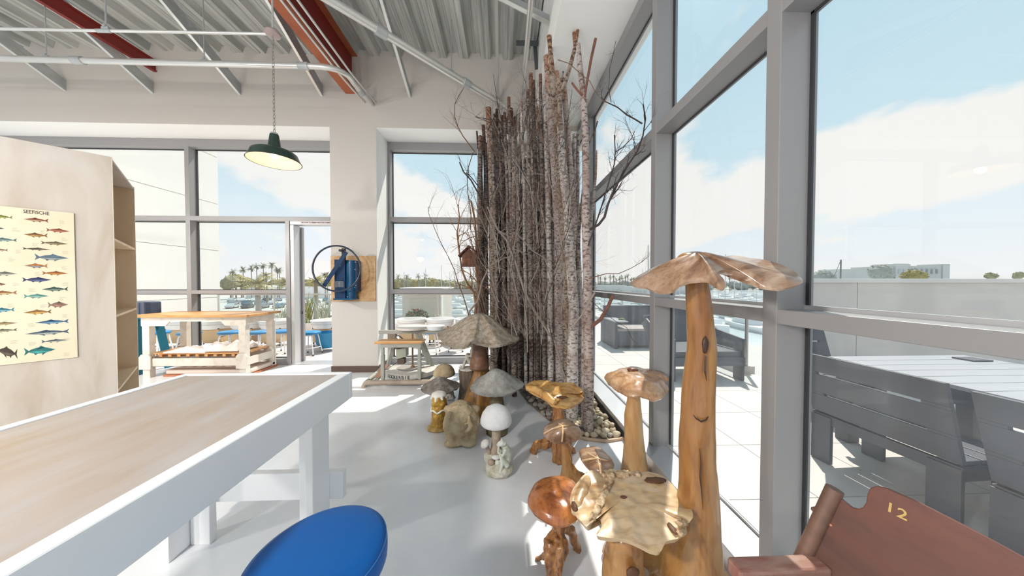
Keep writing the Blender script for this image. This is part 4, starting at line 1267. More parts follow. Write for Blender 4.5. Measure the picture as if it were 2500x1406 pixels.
s.tube([ony(1350, 1330, 1.37), ony(1335, 1352, 1.37), V((0.19, 1.41, 0.02)), V((0.17, 1.42, 0.0))], [0.03, 0.015, 0.012, 0.01], 10, True, 0.3)
s.tube([ony(1368, 1280, 1.42), ony(1395, 1295, 1.46), ony(1408, 1335, 1.47), ony(1416, 1375, 1.46), V((0.39, 1.455, 0.0))], [0.026, 0.024, 0.022, 0.018, 0.016], 12, True, 0.1)
s.tube([ony(1370, 1310, 1.38), ony(1376, 1340, 1.38), ony(1372, 1370, 1.37)], [0.03, 0.028, 0.01], 10, True, 0.5)
blob(s.obj('root_legs', W_ROOT, t, smooth=True), 0.006, 2, 0.015, 0.03)

# E: with veins
def veins(t_, lines, z, m, r=0.005):
    b_ = MB()
    for l in lines:
        p = [onz(x, y, z + dz) for x, y, dz in l]
        q = []
        for i in range(len(p) - 1):
            for k in range(4):
                q.append(p[i].lerp(p[i + 1], k / 4))
        q.append(p[-1])
        b_.tube(q, r, 7)
    return b_.obj('vein', m, t_, smooth='auto')
M_VEIN = mat('pale vein', (0.62, 0.42, 0.24), 0.3)
t = thing('wooden_mushroom', 'small wooden mushroom, its domed cap crossed by raised veins, on a forked root stem', 'sculpture', (0.46, 2.0, 0), 'carved wooden mushrooms')
rim = zpts([(1326, 1060), (1330, 1047), (1345, 1036), (1362, 1030), (1382, 1030), (1402, 1040), (1419, 1056), (1418, 1064), (1404, 1073), (1372, 1079), (1345, 1073)], 0.355)
cap_mesh(rim, onz(1374, 1045, 0.43), smooth_dome, 0.05, 0.004, 10, lip=0.3, seed=11).obj('cap', W_CAPA, t, smooth='auto')
veins(t, [[(1372, 1078, 0.008), (1374, 1058, 0.058), (1374, 1040, 0.080), (1358, 1031, 0.050)], [(1328, 1058, 0.020), (1350, 1046, 0.064), (1374, 1040, 0.080), (1395, 1038, 0.055)]], 0.358, M_VEIN, 0.0055)
s = stem_px([(1381, 1066, 20), (1382, 1100, 22), (1385, 1130, 28), (1390, 1155, 40), (1392, 1180, 52)], 1.98, 16, 0.25)
s.tube([ony(1388, 1140, 1.98), ony(1405, 1160, 1.96), ony(1430, 1168, 1.95), ony(1445, 1165, 1.95), V((0.66, 1.95, 0.0))], [0.04, 0.035, 0.025, 0.018, 0.015], 12, True, 0.3)
blob(s.obj('stem', W_GOLD, t, smooth=True), 0.008, 2, 0.008, 0.04)

# F: low, leaf-like
t = thing('wooden_mushroom', 'lowest wooden mushroom, its glossy cap split by a cross of veins, behind the ragged slab', 'sculpture', (0.64, 2.02, 0), 'carved wooden mushrooms')
rim = zpts([(1414, 1100), (1434, 1094), (1458, 1093), (1480, 1108), (1498, 1128), (1497, 1142), (1482, 1150), (1467, 1158), (1442, 1147), (1420, 1122)], 0.20)
cap_mesh(rim, onz(1458, 1121, 0.245), smooth_dome, 0.05, 0.004, 12, lip=0.3, seed=14).obj('cap', W_CAPA, t, smooth='auto')
veins(t, [[(1456, 1094, 0.006), (1459, 1119, 0.046), (1464, 1140, 0.03), (1467, 1157, 0.004)], [(1417, 1100, 0.008), (1438, 1108, 0.040), (1459, 1119, 0.048), (1480, 1124, 0.034), (1497, 1129, 0.008)], [(1422, 1124, 0.010), (1440, 1121, 0.040), (1459, 1119, 0.048)]], 0.2025, M_VEIN, 0.0055)
stem_px([(1462, 1130, 24), (1464, 1160, 34)], 2.0, 14, 0.2).obj('stem', W_GOLD, t, smooth='auto')

# G: yellow folded cap
t = thing('wooden_mushroom', 'yellow wooden mushroom with a folded scoop-shaped cap in front of the birch trunks', 'sculpture', (0.44, 2.3, 0), 'carved wooden mushrooms')
rim = zpts([(1282, 945, .02), (1297, 932, .03), (1321, 928, .03), (1363, 932, .03), (1402, 936, .03), (1425, 955, .0), (1418, 961, -.02), (1426, 970, .0), (1406, 987, -.01), (1380, 994, -.01), (1353, 990, -.01), (1331, 976), (1305, 960, .0)], 0.51)
cap_mesh(rim, onz(1366, 962, 0.535), lambda t_: (1 - t_) * 0.8, 0.055, 0.014, 9, 18, 120, lip=0.35, seed=21).obj('cap', W_YEL, t, smooth='auto')
fold = MB().tube([onz(1286, 947, 0.53), onz(1310, 952, 0.535), onz(1335, 968, 0.54), onz(1356, 984, 0.525)], [0.022, 0.032, 0.034, 0.02], 14, True, 0.15)
blob(fold.obj('folded_edge', W_YEL, t, smooth=True), 0.007, 2)
MB().ball(onz(1372, 970, 0.543), (0.045, 0.02, 0.008), 12, 8, 0.4).obj('hollow', mat('dark hollow', (0.10, 0.04, 0.015), 0.6), t, smooth=True)
s = stem_px([(1362, 985, 26), (1363, 1010, 28), (1364, 1035, 30), (1362, 1060, 40)], 2.28, 16, 0.15, floor=False)
s.tube([ony(1362, 1050, 2.28), ony(1350, 1075, 2.26), ony(1325, 1085, 2.24), ony(1310, 1085, 2.3), V((0.25, 2.33, 0.0))], [0.05, 0.05, 0.04, 0.03, 0.03], 12, True, 0.4)
s.tube([ony(1362, 1050, 2.28), ony(1362, 1080, 2.2), V((0.43, 2.20, 0.0))], [0.05, 0.05, 0.045], 12, True, 0.35)
s.tube([ony(1365, 1050, 2.28), ony(1385, 1085, 2.3), V((0.56, 2.32, 0.03)), V((0.60, 2.33, 0.0))], [0.04, 0.035, 0.025, 0.02], 12, True, 0.3)
blob(s.obj('root_base', W_ROOT, t, smooth=True), 0.009, 2, 0.02, 0.04)

# ================================================================== STONE AND CAST GARDEN SCULPTURES
def stone(name, c, c2, rough=0.9, vs=16, bump=0.8, bs=60):
    return mat(name, c, rough, col2=c2, vscale=vs, bump=bump, bscale=bs, lo=0.35, hi=0.6)
S_CAP = stone('weathered cement', (0.42, 0.37, 0.31), (0.25, 0.18, 0.115), vs=22)
S_GREY = stone('grey cement', (0.36, 0.35, 0.33), (0.24, 0.225, 0.20))
S_BRN = mat('rusty glazed cement', (0.22, 0.10, 0.045), 0.4, col2=(0.10, 0.045, 0.025), vscale=12, bump=0.5, bscale=30)
S_YBR = mat('amber glazed cement', (0.36, 0.17, 0.03), 0.35, col2=(0.10, 0.045, 0.02), vscale=9, stretch=(1.6, 1.6, 0.5), bump=0.5, bscale=30)
S_TAN = stone('tan cast stone', (0.52, 0.42, 0.27), (0.38, 0.28, 0.16), vs=12)
S_WHT = stone('white cast stone', (0.70, 0.68, 0.65), (0.50, 0.46, 0.40), vs=18, bump=0.4)
S_PINK = stone('buff cast stone', (0.48, 0.38, 0.30), (0.36, 0.27, 0.20), vs=14)
bell = lambda t_: (1 - t_) ** 1.8 * (1 + 1.8 * t_) if t_ < 1 else 0

t = thing('stone_mushroom', 'largest stone mushroom with a drooping bell cap on a rust brown tiered stem', 'sculpture', (-0.27, 3.08, 0), 'cast stone mushrooms')
rim = zpts([(1068, 813), (1072, 825), (1089, 840, -.005), (1117, 847, -.01), (1137, 845, .01), (1152, 834, .05), (1170, 838, .02), (1200, 843, -.005), (1225, 842), (1250, 833), (1268, 826), (1259, 815), (1242, 803), (1212, 797), (1165, 793), (1115, 797), (1082, 804)], 0.80)
cap_mesh(rim, onz(1172, 766, 1.065), bell, 0.05, 0.008, 16, 18, 120, lip=0.5, seed=31).obj('cap', S_CAP, t, smooth='auto')
pY = 3.08
def lx(px, Y=pY):
    return ony(px, 800, Y).x
prof = [(0.07, 0.93), (0.068, 0.80), (0.072, 0.72), (0.082, 0.62), (0.100, 0.53), (0.106, 0.495), (0.095, 0.475), (0.065, 0.47), (0.062, 0.455), (0.072, 0.42), (0.10, 0.33), (0.135, 0.24), (0.165, 0.15), (0.19, 0.06), (0.20, 0.0)]
b = MB().lathe(prof[:8], (lx(1170), pY, 0), 28)
b.obj('upper_stem', S_BRN, t, smooth='auto')
s = MB()
n_ = 40
vs = []
pr = prof[7:]
for r, z in pr:
    for k in range(n_):
        a = 2 * PI * k / n_
        rr_ = r * (1 + 0.07 * math.sin(a * 7) + 0.05 * noise.noise(V((math.cos(a) * 2, math.sin(a) * 2, z * 6))))
        vs.append((lx(1172) + rr_ * math.cos(a), pY + rr_ * math.sin(a), z))
s.add(vs, [(i * n_ + k, i * n_ + (k + 1) % n_, (i + 1) * n_ + (k + 1) % n_, (i + 1) * n_ + k) for i in range(len(pr) - 1) for k in range(n_)] + [tuple(reversed(range(n_))), tuple((len(pr) - 1) * n_ + k for k in range(n_))])
s.obj('lower_stem', S_YBR, t, smooth='auto')

t = thing('stone_mushroom', 'grey stone mushroom with a peaked folded cap, right of the largest one', 'sculpture', (-0.05, 2.65, 0), 'cast stone mushrooms')
rim = zpts([(1148, 949), (1162, 958), (1186, 965), (1200, 964, .01), (1214, 966), (1242, 961), (1264, 951), (1280, 938), (1264, 924), (1242, 914), (1210, 912), (1175, 918), (1155, 934)], 0.44)
cap_mesh(rim, onz(1211, 902, 0.60), bell, 0.035, 0.006, 18, lip=0.5, seed=35).obj('cap', S_GREY, t, smooth='auto')
MB().lathe([(0.045, 0.52), (0.048, 0.42), (0.055, 0.34), (0.075, 0.22), (0.095, 0.12), (0.105, 0.05), (0.10, 0.0)], (ony(1213, 800, 2.66).x, 2.66, 0), 26).obj('stem', stone('olive cement', (0.16, 0.13, 0.075), (0.07, 0.055, 0.035)), t, smooth='auto')

t = thing('stone_mushroom', 'low flat-capped dark grey stone mushroom at the left of the stone group', 'sculpture', (-0.68, 3.15, 0), 'cast stone mushrooms')
rim = zpts([(1027, 950), (1036, 957), (1053, 963), (1075, 964), (1098, 957), (1110, 951, .01), (1118, 948), (1123, 938), (1112, 930, .01), (1089, 928), (1060, 928), (1038, 936)], 0.235)
cap_mesh(rim, onz(1073, 920, 0.36), lambda t_: (1 - t_ ** 1.4) ** 1.3 if t_ < 1 else 0, 0.03, 0.005, 20, lip=0.5, seed=38).obj('cap', stone('dark grey cement', (0.30, 0.28, 0.26), (0.15, 0.115, 0.09)), t, smooth='auto')
MB().lathe([(0.035, 0.30), (0.04, 0.18), (0.055, 0.08), (0.07, 0.0)], (ony(1078, 800, 3.15).x, 3.15, 0), 20).obj('stem', S_BRN, t, smooth='auto')

t = thing('stone_mushroom', 'small sandy stone mushroom with a smooth dome cap, behind the flat grey one', 'sculpture', (-0.68, 3.48, 0), 'cast stone mushrooms')
cx, cy = ony(1084, 800, 3.48).x, 3.48
MB().lathe([(0.001, 0.415), (0.05, 0.408), (0.09, 0.385), (0.118, 0.345), (0.13, 0.305), (0.128, 0.285), (0.11, 0.275), (0.03, 0.272), (0.001, 0.272)], (cx, cy, 0), 36).obj('cap', S_TAN, t, smooth=True)
MB().lathe([(0.032, 0.28), (0.03, 0.2), (0.036, 0.1), (0.05, 0.05), (0.07, 0.03), (0.075, 0.0)], (cx + 0.005, cy, 0), 20).obj('stem', S_WHT, t, smooth='auto')
b = MB()
b.ball((cx + 0.08, cy - 0.04, 0.06), (0.045, 0.045, 0.06), 10, 8, 0.3).ball((cx + 0.07, cy - 0.06, 0.12), 0.028, 10, 8).ball((cx + 0.10, cy - 0.06, 0.03), (0.05, 0.045, 0.03), 10, 8, 0.3).ball((cx + 0.05, cy - 0.07, 0.03), (0.03, 0.04, 0.03), 10, 8).ball((cx + 0.02, cy - 0.02, 0.015), (0.08, 0.07, 0.02), 12, 8)
blob(b.obj('seated_figure', S_WHT, t, smooth=True), 0.008, 2, 0.01, 0.03)

# white dome mushroom with a seated white figure
t = thing('stone_mushroom', 'white dome-capped stone mushroom with a pale seated figure hugging its base', 'sculpture', (-0.04, 2.15, 0), 'cast stone mushrooms')
cx, cy = ony(1211, 800, 2.15).x, 2.15
MB().lathe([(0.001, 0.478), (0.04, 0.473), (0.078, 0.452), (0.105, 0.415), (0.118, 0.375), (0.119, 0.352), (0.112, 0.338), (0.09, 0.33), (0.03, 0.328), (0.001, 0.328)], (cx, cy, 0), 40).obj('cap', mat('white painted stone', (0.78, 0.77, 0.76), 0.6, var=0.12, vscale=20, bump=0.2), t, smooth=True)
MB().lathe([(0.034, 0.34), (0.033, 0.25), (0.037, 0.17), (0.048, 0.11), (0.06, 0.06)], (cx, cy + 0.01, 0), 24).obj('stem', S_PINK, t, smooth='auto')
b = MB()
b.ball((cx + 0.02, cy - 0.05, 0.035), (0.105, 0.10, 0.045), 18, 10, 0.25).ball((cx - 0.02, cy + 0.01, 0.07), (0.075, 0.07, 0.05), 14, 10, 0.2).ball((cx + 0.03, cy - 0.09, 0.03), (0.08, 0.06, 0.045), 14, 10, 0.25)
blob(b.obj('rock_base', stone('mossy white rock', (0.66, 0.63, 0.55), (0.44, 0.41, 0.28)), t, smooth=True), 0.008, 2, 0.015, 0.03)
b = MB()
b.tube([(cx - 0.05, cy - 0.01, 0.12), (cx - 0.075, cy - 0.02, 0.19)], [0.016, 0.014], 10)
b.obj('side_stem', S_PINK, t)
Mr = Euler((0.2, -0.6, 0)).to_matrix()
MB().lathe([(0.001, 0.026), (0.022, 0.022), (0.035, 0.008), (0.037, -0.004), (0.03, -0.012), (0.001, -0.012)], (cx - 0.082, cy - 0.03, 0.20), 20, Mr).obj('side_cap', S_WHT, t, smooth=True)
M_FROG = stone('lime washed figure', (0.74, 0.74, 0.70), (0.52, 0.55, 0.40), vs=14, bump=0.3)
fx0, fy0 = cx + 0.062, cy - 0.075
b = MB()
b.tube([(fx0 + 0.012, fy0 + 0.02, 0.085), (fx0 + 0.022, fy0 + 0.02, 0.15), (fx0 + 0.002, fy0 + 0.005, 0.21)], [0.036, 0.034, 0.022], 14)             # back
b.ball((fx0 - 0.018, fy0 - 0.01, 0.232), (0.034, 0.024, 0.02), 14, 10)                                                                        # head
b.ball((fx0 - 0.04, fy0 - 0.018, 0.228), (0.018, 0.016, 0.012), 10, 8)
b.ball((fx0 - 0.012, fy0 - 0.025, 0.25), 0.009, 8, 6).ball((fx0 - 0.02, fy0 + 0.008, 0.25), 0.009, 8, 6)
for sy, kx in ((-0.028, -0.03), (0.02, -0.035)):
    b.tube([(fx0 + 0.02, fy0 + sy * 0.7, 0.075), (fx0 + kx, fy0 + sy - 0.012, 0.155), (fx0 + kx + 0.012, fy0 + sy - 0.016, 0.09), (fx0 + kx - 0.005, fy0 + sy - 0.03, 0.045)], [0.024, 0.015, 0.012, 0.010], 10)
    b.ball((fx0 + kx - 0.022, fy0 + sy - 0.035, 0.042), (0.024, 0.012, 0.008), 10, 6)
    b.tube([(fx0 + 0.01, fy0 + sy, 0.20), (fx0 - 0.012, fy0 + sy - 0.02, 0.165), (fx0 - 0.045, fy0 + sy - 0.012, 0.18), (fx0 - 0.042, fy0 + sy * 0.4 - 0.015, 0.21)], [0.014, 0.011, 0.009, 0.009], 10)
b.ball((fx0 - 0.06, fy0 - 0.0, 0.125), (0.035, 0.02, 0.016), 12, 8).ball((fx0 - 0.05, fy0 - 0.0, 0.085), (0.022, 0.02, 0.02), 12, 8)
blob(b.obj('seated_figure', M_FROG, t, smooth=True), 0.0045, 2)
b = MB()
b.ball((cx - 0.035, cy - 0.07, 0.085), (0.026, 0.024, 0.022), 12, 8)
b.obj('toadstool_bud', S_PINK, t, smooth=True)

# tan crouching toad, seen from behind
t = thing('stone_toad', 'tan cast stone toad seen from behind with a small lizard on its back', 'sculpture', (-0.38, 2.5, 0))
b = MB()
tx, ty = ony(1126, 800, 2.52).x, 2.54
Mt = Euler((0.25, 0.18, 0.1)).to_matrix()
b.ball((tx, ty, 0.17), (0.155, 0.125, 0.165), 26, 18, 0.10, 3, Mt)
b.ball((tx - 0.02, ty - 0.05, 0.16), (0.10, 0.09, 0.14), 20, 14, 0.15, 3, Mt)
b.tube([(tx - 0.09, ty - 0.10, 0.30), (tx - 0.105, ty - 0.125, 0.17), (tx - 0.07, ty - 0.12, 0.06)], [0.022, 0.03, 0.03], 10, True, 0.3)
b.ball((tx - 0.02, ty + 0.03, 0.285), (0.10, 0.09, 0.055), 18, 12, 0.1)
for sx in (-1, 1):
    b.tube([(tx + sx * 0.11, ty + 0.02, 0.26), (tx + sx * 0.125, ty - 0.02, 0.16), (tx + sx * 0.10, ty - 0.05, 0.05)], [0.035, 0.04, 0.035], 12, True, 0.2)
    b.ball((tx + sx * 0.12, ty + 0.02, 0.27), (0.045, 0.04, 0.035), 12, 8)
    b.ball((tx + sx * 0.07, ty - 0.10, 0.03), (0.07, 0.05, 0.03), 12, 8, 0.1)
b.ball((tx - 0.05, ty - 0.10, 0.035), (0.08, 0.05, 0.03), 12, 8, 0.1)
blob(b.obj('body', S_TAN, t, smooth=True), 0.008, 5, 0.016, 0.06)
lz = MB()
def tp(dx, dz, dy=-0.118):
    return V((tx + dx, ty + dy - 0.018, dz))
lz.tube([tp(0.075, 0.265, -0.085), tp(0.08, 0.23, -0.11), tp(0.095, 0.20), tp(0.08, 0.165), tp(0.05, 0.15, -0.125), tp(0.06, 0.125, -0.12), tp(0.075, 0.13, -0.118)], [0.012, 0.018, 0.024, 0.02, 0.012, 0.008, 0.004], 10)
lz.tube([tp(0.075, 0.22), tp(0.045, 0.215, -0.125), tp(0.05, 0.195, -0.125)], [0.009, 0.007, 0.005], 8)
lz.tube([tp(0.10, 0.20), tp(0.125, 0.185, -0.10)], [0.009, 0.006], 8)
blob(lz.obj('lizard', S_TAN, t, smooth=True), 0.005, 2)

# yellow glazed figure with white drips
t = thing('glazed_figure', 'squat yellow glazed stump figure with a white dripping top, left of the tan toad', 'sculpture', (-0.58, 2.75, 0))
gx, gy = ony(1070, 800, 2.75).x, 2.76
M_YEL = mat('yellow glaze', (0.55, 0.32, 0.03), 0.3, col2=(0.30, 0.15, 0.03), vscale=14, bump=0.5)
M_DRIP = mat('white drip glaze', (0.78, 0.75, 0.68), 0.35, col2=(0.60, 0.50, 0.30), vscale=16, lo=0.25, hi=0.45)
b = MB()
b.lathe([(0.001, 0.335), (0.05, 0.33), (0.07, 0.29), (0.062, 0.235), (0.07, 0.20), (0.062, 0.16), (0.072, 0.08), (0.078, 0.03), (0.001, 0.03)], (gx, gy, 0), 26)
b.ball((gx - 0.03, gy - 0.05, 0.26), (0.03, 0.025, 0.03), 10, 8).ball((gx + 0.04, gy - 0.04, 0.25), (0.03, 0.03, 0.03), 10, 8)
blob(b.obj('body', M_YEL, t, smooth=True), 0.008, 2, 0.025, 0.04)
b = MB()
b.ball((gx + 0.0, gy, 0.325), (0.072, 0.066, 0.03), 16, 10, 0.15)
for k in range(7):
    a = 2 * PI * k / 7
    b.tube([(gx + 0.05 * math.cos(a), gy + 0.05 * math.sin(a), 0.33), (gx + 0.075 * math.cos(a), gy + 0.072 * math.sin(a), 0.29 - 0.015 * (k % 2))], [0.018, 0.010], 8)
b.tube([(gx + 0.072 * math.cos(2 * PI * k / 24), gy + 0.072 * math.sin(2 * PI * k / 24), 0.185 + 0.012 * math.sin(k * 1.3)) for k in range(25)], 0.010, 8, False)
blob(b.obj('drips', M_DRIP, t, smooth=True), 0.006, 2)
b = MB()
b.ball((gx - 0.005, gy - 0.01, 0.015), (0.105, 0.095, 0.03), 18, 8, 0.15)
blob(b.obj('foot', mat('buff glaze', (0.62, 0.46, 0.18), 0.4, col2=(0.38, 0.22, 0.06), vscale=14), t, smooth=True), 0.008, 2, 0.01, 0.03)

# tree stump with a seated pixie
t = thing('stone_stump', 'grey brown cast tree stump with a white top behind the largest stone mushroom', 'sculpture', (-0.42, 3.36, 0))
sx_, sy_ = ony(1141, 800, 3.36).x, 3.38
S_STMP = mat('bark cast stone', (0.20, 0.15, 0.11), 0.8, col2=(0.09, 0.065, 0.045), vscale=10, stretch=(2, 2, 0.4), bump=0.8, bscale=25)
pr = [(0.098, 0.385), (0.10, 0.36), (0.092, 0.25), (0.095, 0.15), (0.108, 0.05), (0.125, 0.0)]
vs = []
for r, z in pr:
    for k in range(n_):
        a = 2 * PI * k / n_
        rr_ = r * (1 + 0.06 * math.sin(a * 6 + z * 3) + 0.05 * noise.noise(V((math.cos(a) * 3, math.sin(a) * 3, z * 8))))
        vs.append((sx_ + rr_ * math.cos(a), sy_ + rr_ * math.sin(a), z))
s = MB().add(vs, [(i * n_ + k, i * n_ + (k + 1) % n_, (i + 1) * n_ + (k + 1) % n_, (i + 1) * n_ + k) for i in range(len(pr) - 1) for k in range(n_)] + [tuple(reversed(range(n_))), tuple((len(pr) - 1) * n_ + k for k in range(n_))])
s.obj('trunk', S_STMP, t, smooth='auto')
MB().lathe([(0.001, 0.40), (0.085, 0.398), (0.097, 0.392), (0.097, 0.383), (0.001, 0.383)], (sx_, sy_, 0), 30).obj('top', S_WHT, t, smooth='auto')
t = thing('stone_pixie', 'pale stone pixie sitting with drawn-up knees and pointed shoes on the cast stump', 'sculpture', (sx_, sy_, 0.40))
S_PIX = stone('grey white cast stone', (0.58, 0.55, 0.50), (0.42, 0.38, 0.32), bump=0.3)
px_ = sx_ + 0.035
b = MB()
b.tube([(px_ + 0.03, sy_, 0.44), (px_ + 0.045, sy_, 0.53), (px_ + 0.03, sy_, 0.60), (px_ + 0.025, sy_, 0.64)], [0.05, 0.045, 0.04, 0.018], 14)
for sy2 in (-0.03, 0.03):
    b.tube([(px_ + 0.03, sy_ + sy2, 0.44), (px_ - 0.045, sy_ + sy2 - 0.01, 0.535), (px_ - 0.062, sy_ + sy2 - 0.015, 0.47), (px_ - 0.085, sy_ + sy2 - 0.02, 0.422)], [0.034, 0.024, 0.019, 0.014], 12)
    b.tube([(px_ - 0.075, sy_ + sy2 - 0.02, 0.418), (px_ - 0.115, sy_ + sy2 - 0.024, 0.412), (px_ - 0.135, sy_ + sy2 - 0.024, 0.43)], [0.016, 0.011, 0.004], 10)
    b.tube([(px_ + 0.03, sy_ + sy2 * 1.5, 0.60), (px_ + 0.01, sy_ + sy2 * 1.9, 0.545), (px_ - 0.045, sy_ + sy2 * 1.1, 0.555), (px_ - 0.055, sy_ + sy2 * 0.3, 0.54)], [0.017, 0.014, 0.012, 0.013], 10)
blob(b.obj('body', S_PIX, t, smooth=True), 0.006, 2)
b = MB()
b.ball((px_ + 0.022, sy_, 0.685), (0.042, 0.038, 0.048), 16, 12).ball((px_ - 0.022, sy_, 0.68), (0.011, 0.008, 0.009), 8, 6)
for q in (-1, 1):
    b.ball((px_ - 0.010, sy_ + q * 0.016, 0.692), (0.008, 0.008, 0.006), 8, 6)
    b.tube([(px_ + 0.025, sy_ + q * 0.034, 0.69), (px_ + 0.035, sy_ + q * 0.06, 0.715)], [0.012, 0.003], 6)
b.tube([(px_ - 0.018, sy_ - 0.012, 0.663), (px_ - 0.020, sy_ + 0.012, 0.663)], 0.004, 6)
blob(b.obj('head', S_PIX, t, smooth=True), 0.0045, 1)
MB().ball((px_ + 0.034, sy_, 0.705), (0.044, 0.042, 0.042), 14, 10, 0.25, 6).obj('hair', S_PIX, t, smooth=True)

# red brown folding stadium seat at the lower right
M_SEAT = wood('red stained plywood', (0.095, 0.034, 0.022), (0.06, 0.023, 0.016), (0.15, 0.036, 0.018), 0.5, 3, (1, 0.3, 1), coat=0.15, dist=5)
M_WORN = mat('worn red wood', (0.22, 0.085, 0.065), 0.35, col2=(0.32, 0.20, 0.16), vscale=14, stretch=(0.6, 3, 1), lo=0.35, hi=0.6)
P0 = ony(2045, 1204, 0.765)
ax = V((0.276, -0.961, 0))
P1 = ony(1956, 1396, 0.79)
upv = (P0 - P1).normalized()
nrm = ax.cross(upv).normalized()
if nrm.dot(CP - P0) < 0:
    nrm = -nrm
pts = [(2042, 1208), (2060, 1224), (2078, 1238), (2094, 1242), (2106, 1238), (2114, 1226), (2117, 1206), (2124, 1191), (2138, 1186), (2160, 1190), (2230, 1220), (2320, 1266), (2410, 1313), (2500, 1362), (2620, 1428), (2620, 1900), (2200, 1700), (1930, 1460), (1955, 1400)]
pl = [onp(x, y, P0, nrm) for x, y in pts]
t = thing('stadium_seat', 'red brown wooden folding seat numbered 12 at the lower right, by the window', 'seat', (0.95, 0.6, 0))
MB().prism(pl, -nrm * 0.014).obj('backrest', M_SEAT, t, bevel=0.002)
ed = (P1 - P0)
MB().tube([P0 + upv * 0.008 - ax * 0.008, P1 - ax * 0.008 - upv * 0.25], 0.019, 14).obj('edge_strap', mat('rusty brown iron', (0.19, 0.105, 0.075), 0.55, 0.2, var=0.3, vscale=20), t, smooth='auto')
MB().ball(onp(2029, 1282, P0 + nrm * 0.001, nrm), 0.0045, 12, 8).obj('screw', mat('copper screw', (0.42, 0.20, 0.12), 0.35, 0.5), t, smooth=True)
MB().ball(onp(1993, 1247, P0 + nrm * 0.001, nrm), 0.010, 12, 8, 0.4).obj('screw', mat('rusty brown iron', (0.24, 0.13, 0.09), 0.55), t, smooth=True)
gold = mat('worn gold numerals', (0.50, 0.33, 0.10), 0.5)
for ch, (x, y) in (('1', (2173, 1240)), ('2', (2203, 1256))):
    p = onp(x, y, P0 + nrm * 0.0006, nrm)
    text(ch, 0.032, gold, frame_matrix(p, ax, nrm.cross(ax)), t, name='seat_number', sx=1.1)
a0 = onz(1787, 1359, 0.62)
a1 = onz(1822, 1398, 0.62)
ax0, ay1, ay0 = a0.x + 0.0, a0.y, a1.y
MB().box(0.640, 0.90, ay0, ay1 + 0.004, 0.575, 0.62).obj('armrest', M_WORN, t, bevel=0.008)
MB().box(0.66, 0.72, ay0 + 0.008, ay1 - 0.004, 0.0, 0.575).obj('leg', M_SEAT, t, bevel=0.004)
MB().box(0.86, 0.90, ay0 + 0.008, ay1 - 0.004, 0.0, 0.575).obj('leg', M_SEAT, t, bevel=0.004)
MB().box(0.68, 0.95, 0.2, 0.75, 0.40, 0.42).obj('seat_board', M_SEAT, t, bevel=0.004)

# ================================================================== BIRCH TRUNKS, TWIGS AND PEBBLES
B_WHT = bark('white birch bark', (0.62, 0.58, 0.545), (0.09, 0.065, 0.06), (0.30, 0.22, 0.19), 0.465)
B_GRY = bark('grey birch bark', (0.30, 0.255, 0.23), (0.045, 0.032, 0.03), (0.15, 0.09, 0.07), 0.505)
B_DRK = bark('dark birch bark', (0.17, 0.13, 0.115), (0.028, 0.02, 0.018), (0.10, 0.06, 0.045), 0.535)
B_RED = bark('reddish birch bark', (0.46, 0.40, 0.375), (0.11, 0.075, 0.068), (0.27, 0.16, 0.13), 0.47)
B_TAN = bark('flaking tan bark', (0.40, 0.33, 0.27), (0.075, 0.05, 0.035), (0.17, 0.09, 0.055), 0.49)
B_CUT = mat('sawn birch end', (0.48, 0.30, 0.15), 0.8, var=0.3, vscale=30)
B_RBR = mat('red brown stripped twig', (0.24, 0.095, 0.065), 0.7, col2=(0.14, 0.06, 0.045), vscale=14, bump=0.5)
BK = dict(x=B_RBR, w=B_WHT, g=B_GRY, d=B_DRK, r=B_RED, t=B_TAN)
def trunk_mesh(path, rad, m, parent, seed=0, n=12):
    P2, R2 = [], []
    rnd_ = random.Random(seed)
    for i in range(len(path) - 1):
        k_ = max(2, int((path[i] - path[i + 1]).length / 0.22))
        for k in range(k_):
            f = k / k_
            p = path[i].lerp(path[i + 1], f)
            w = 0.012 * (0 if (i == 0 and k == 0) else 1)
            P2.append(p + V((w * noise.noise(V((p.z * 1.3, seed, 0))), w * noise.noise(V((p.z * 1.3, seed, 7))), 0)))
            R2.append((rad[i] * (1 - f) + rad[i + 1] * f) * (1 + 0.06 * noise.noise(V((p.z * 4, seed, 3)))))
    P2.append(path[-1])
    R2.append(rad[-1])
    b = MB().tube(P2, R2, n, True, 0.10)
    b.mi[-1] = 0
    b.mi[-2] = 1
    return b.obj('trunk', [m, B_CUT], parent, smooth='auto', fix=False)
BY = {}
def birch(px, Y, w0, w1, kind, label, group=None, branches=(), seed=0):
    path = [ony(x, y, Y) for x, y in px]
    if path[-1].z > 0.0:
        path.append(V((path[-1].x, path[-1].y, 0.0)))
    path[-1].z = 0.0
    L_ = len(path)
    rad = [(w0 + (w1 - w0) * i / (L_ - 1)) / 2 * Y / FPX for i in range(L_)]
    t = thing('birch_trunk', label, 'tree trunk', (path[-1].x, path[-1].y, 0), group or 'birch trunks')
    trunk_mesh(path, rad, BK[kind], t, seed)
    for pts, wa, wb, bk in branches:
        pth = [ony(x, y, Y - 0.02 + (q[0] if q else 0)) for x, y, *q in pts]
        bo = MB().tube(pth, [(wa + (wb - wa) * i / (len(pth) - 1)) / 2 * Y / FPX for i in range(len(pth))], 9, True, 0.08)
        bo.obj('branch', BK[bk], t, smooth='auto', fix=False)
    return t
G_ = 'birch trunks'
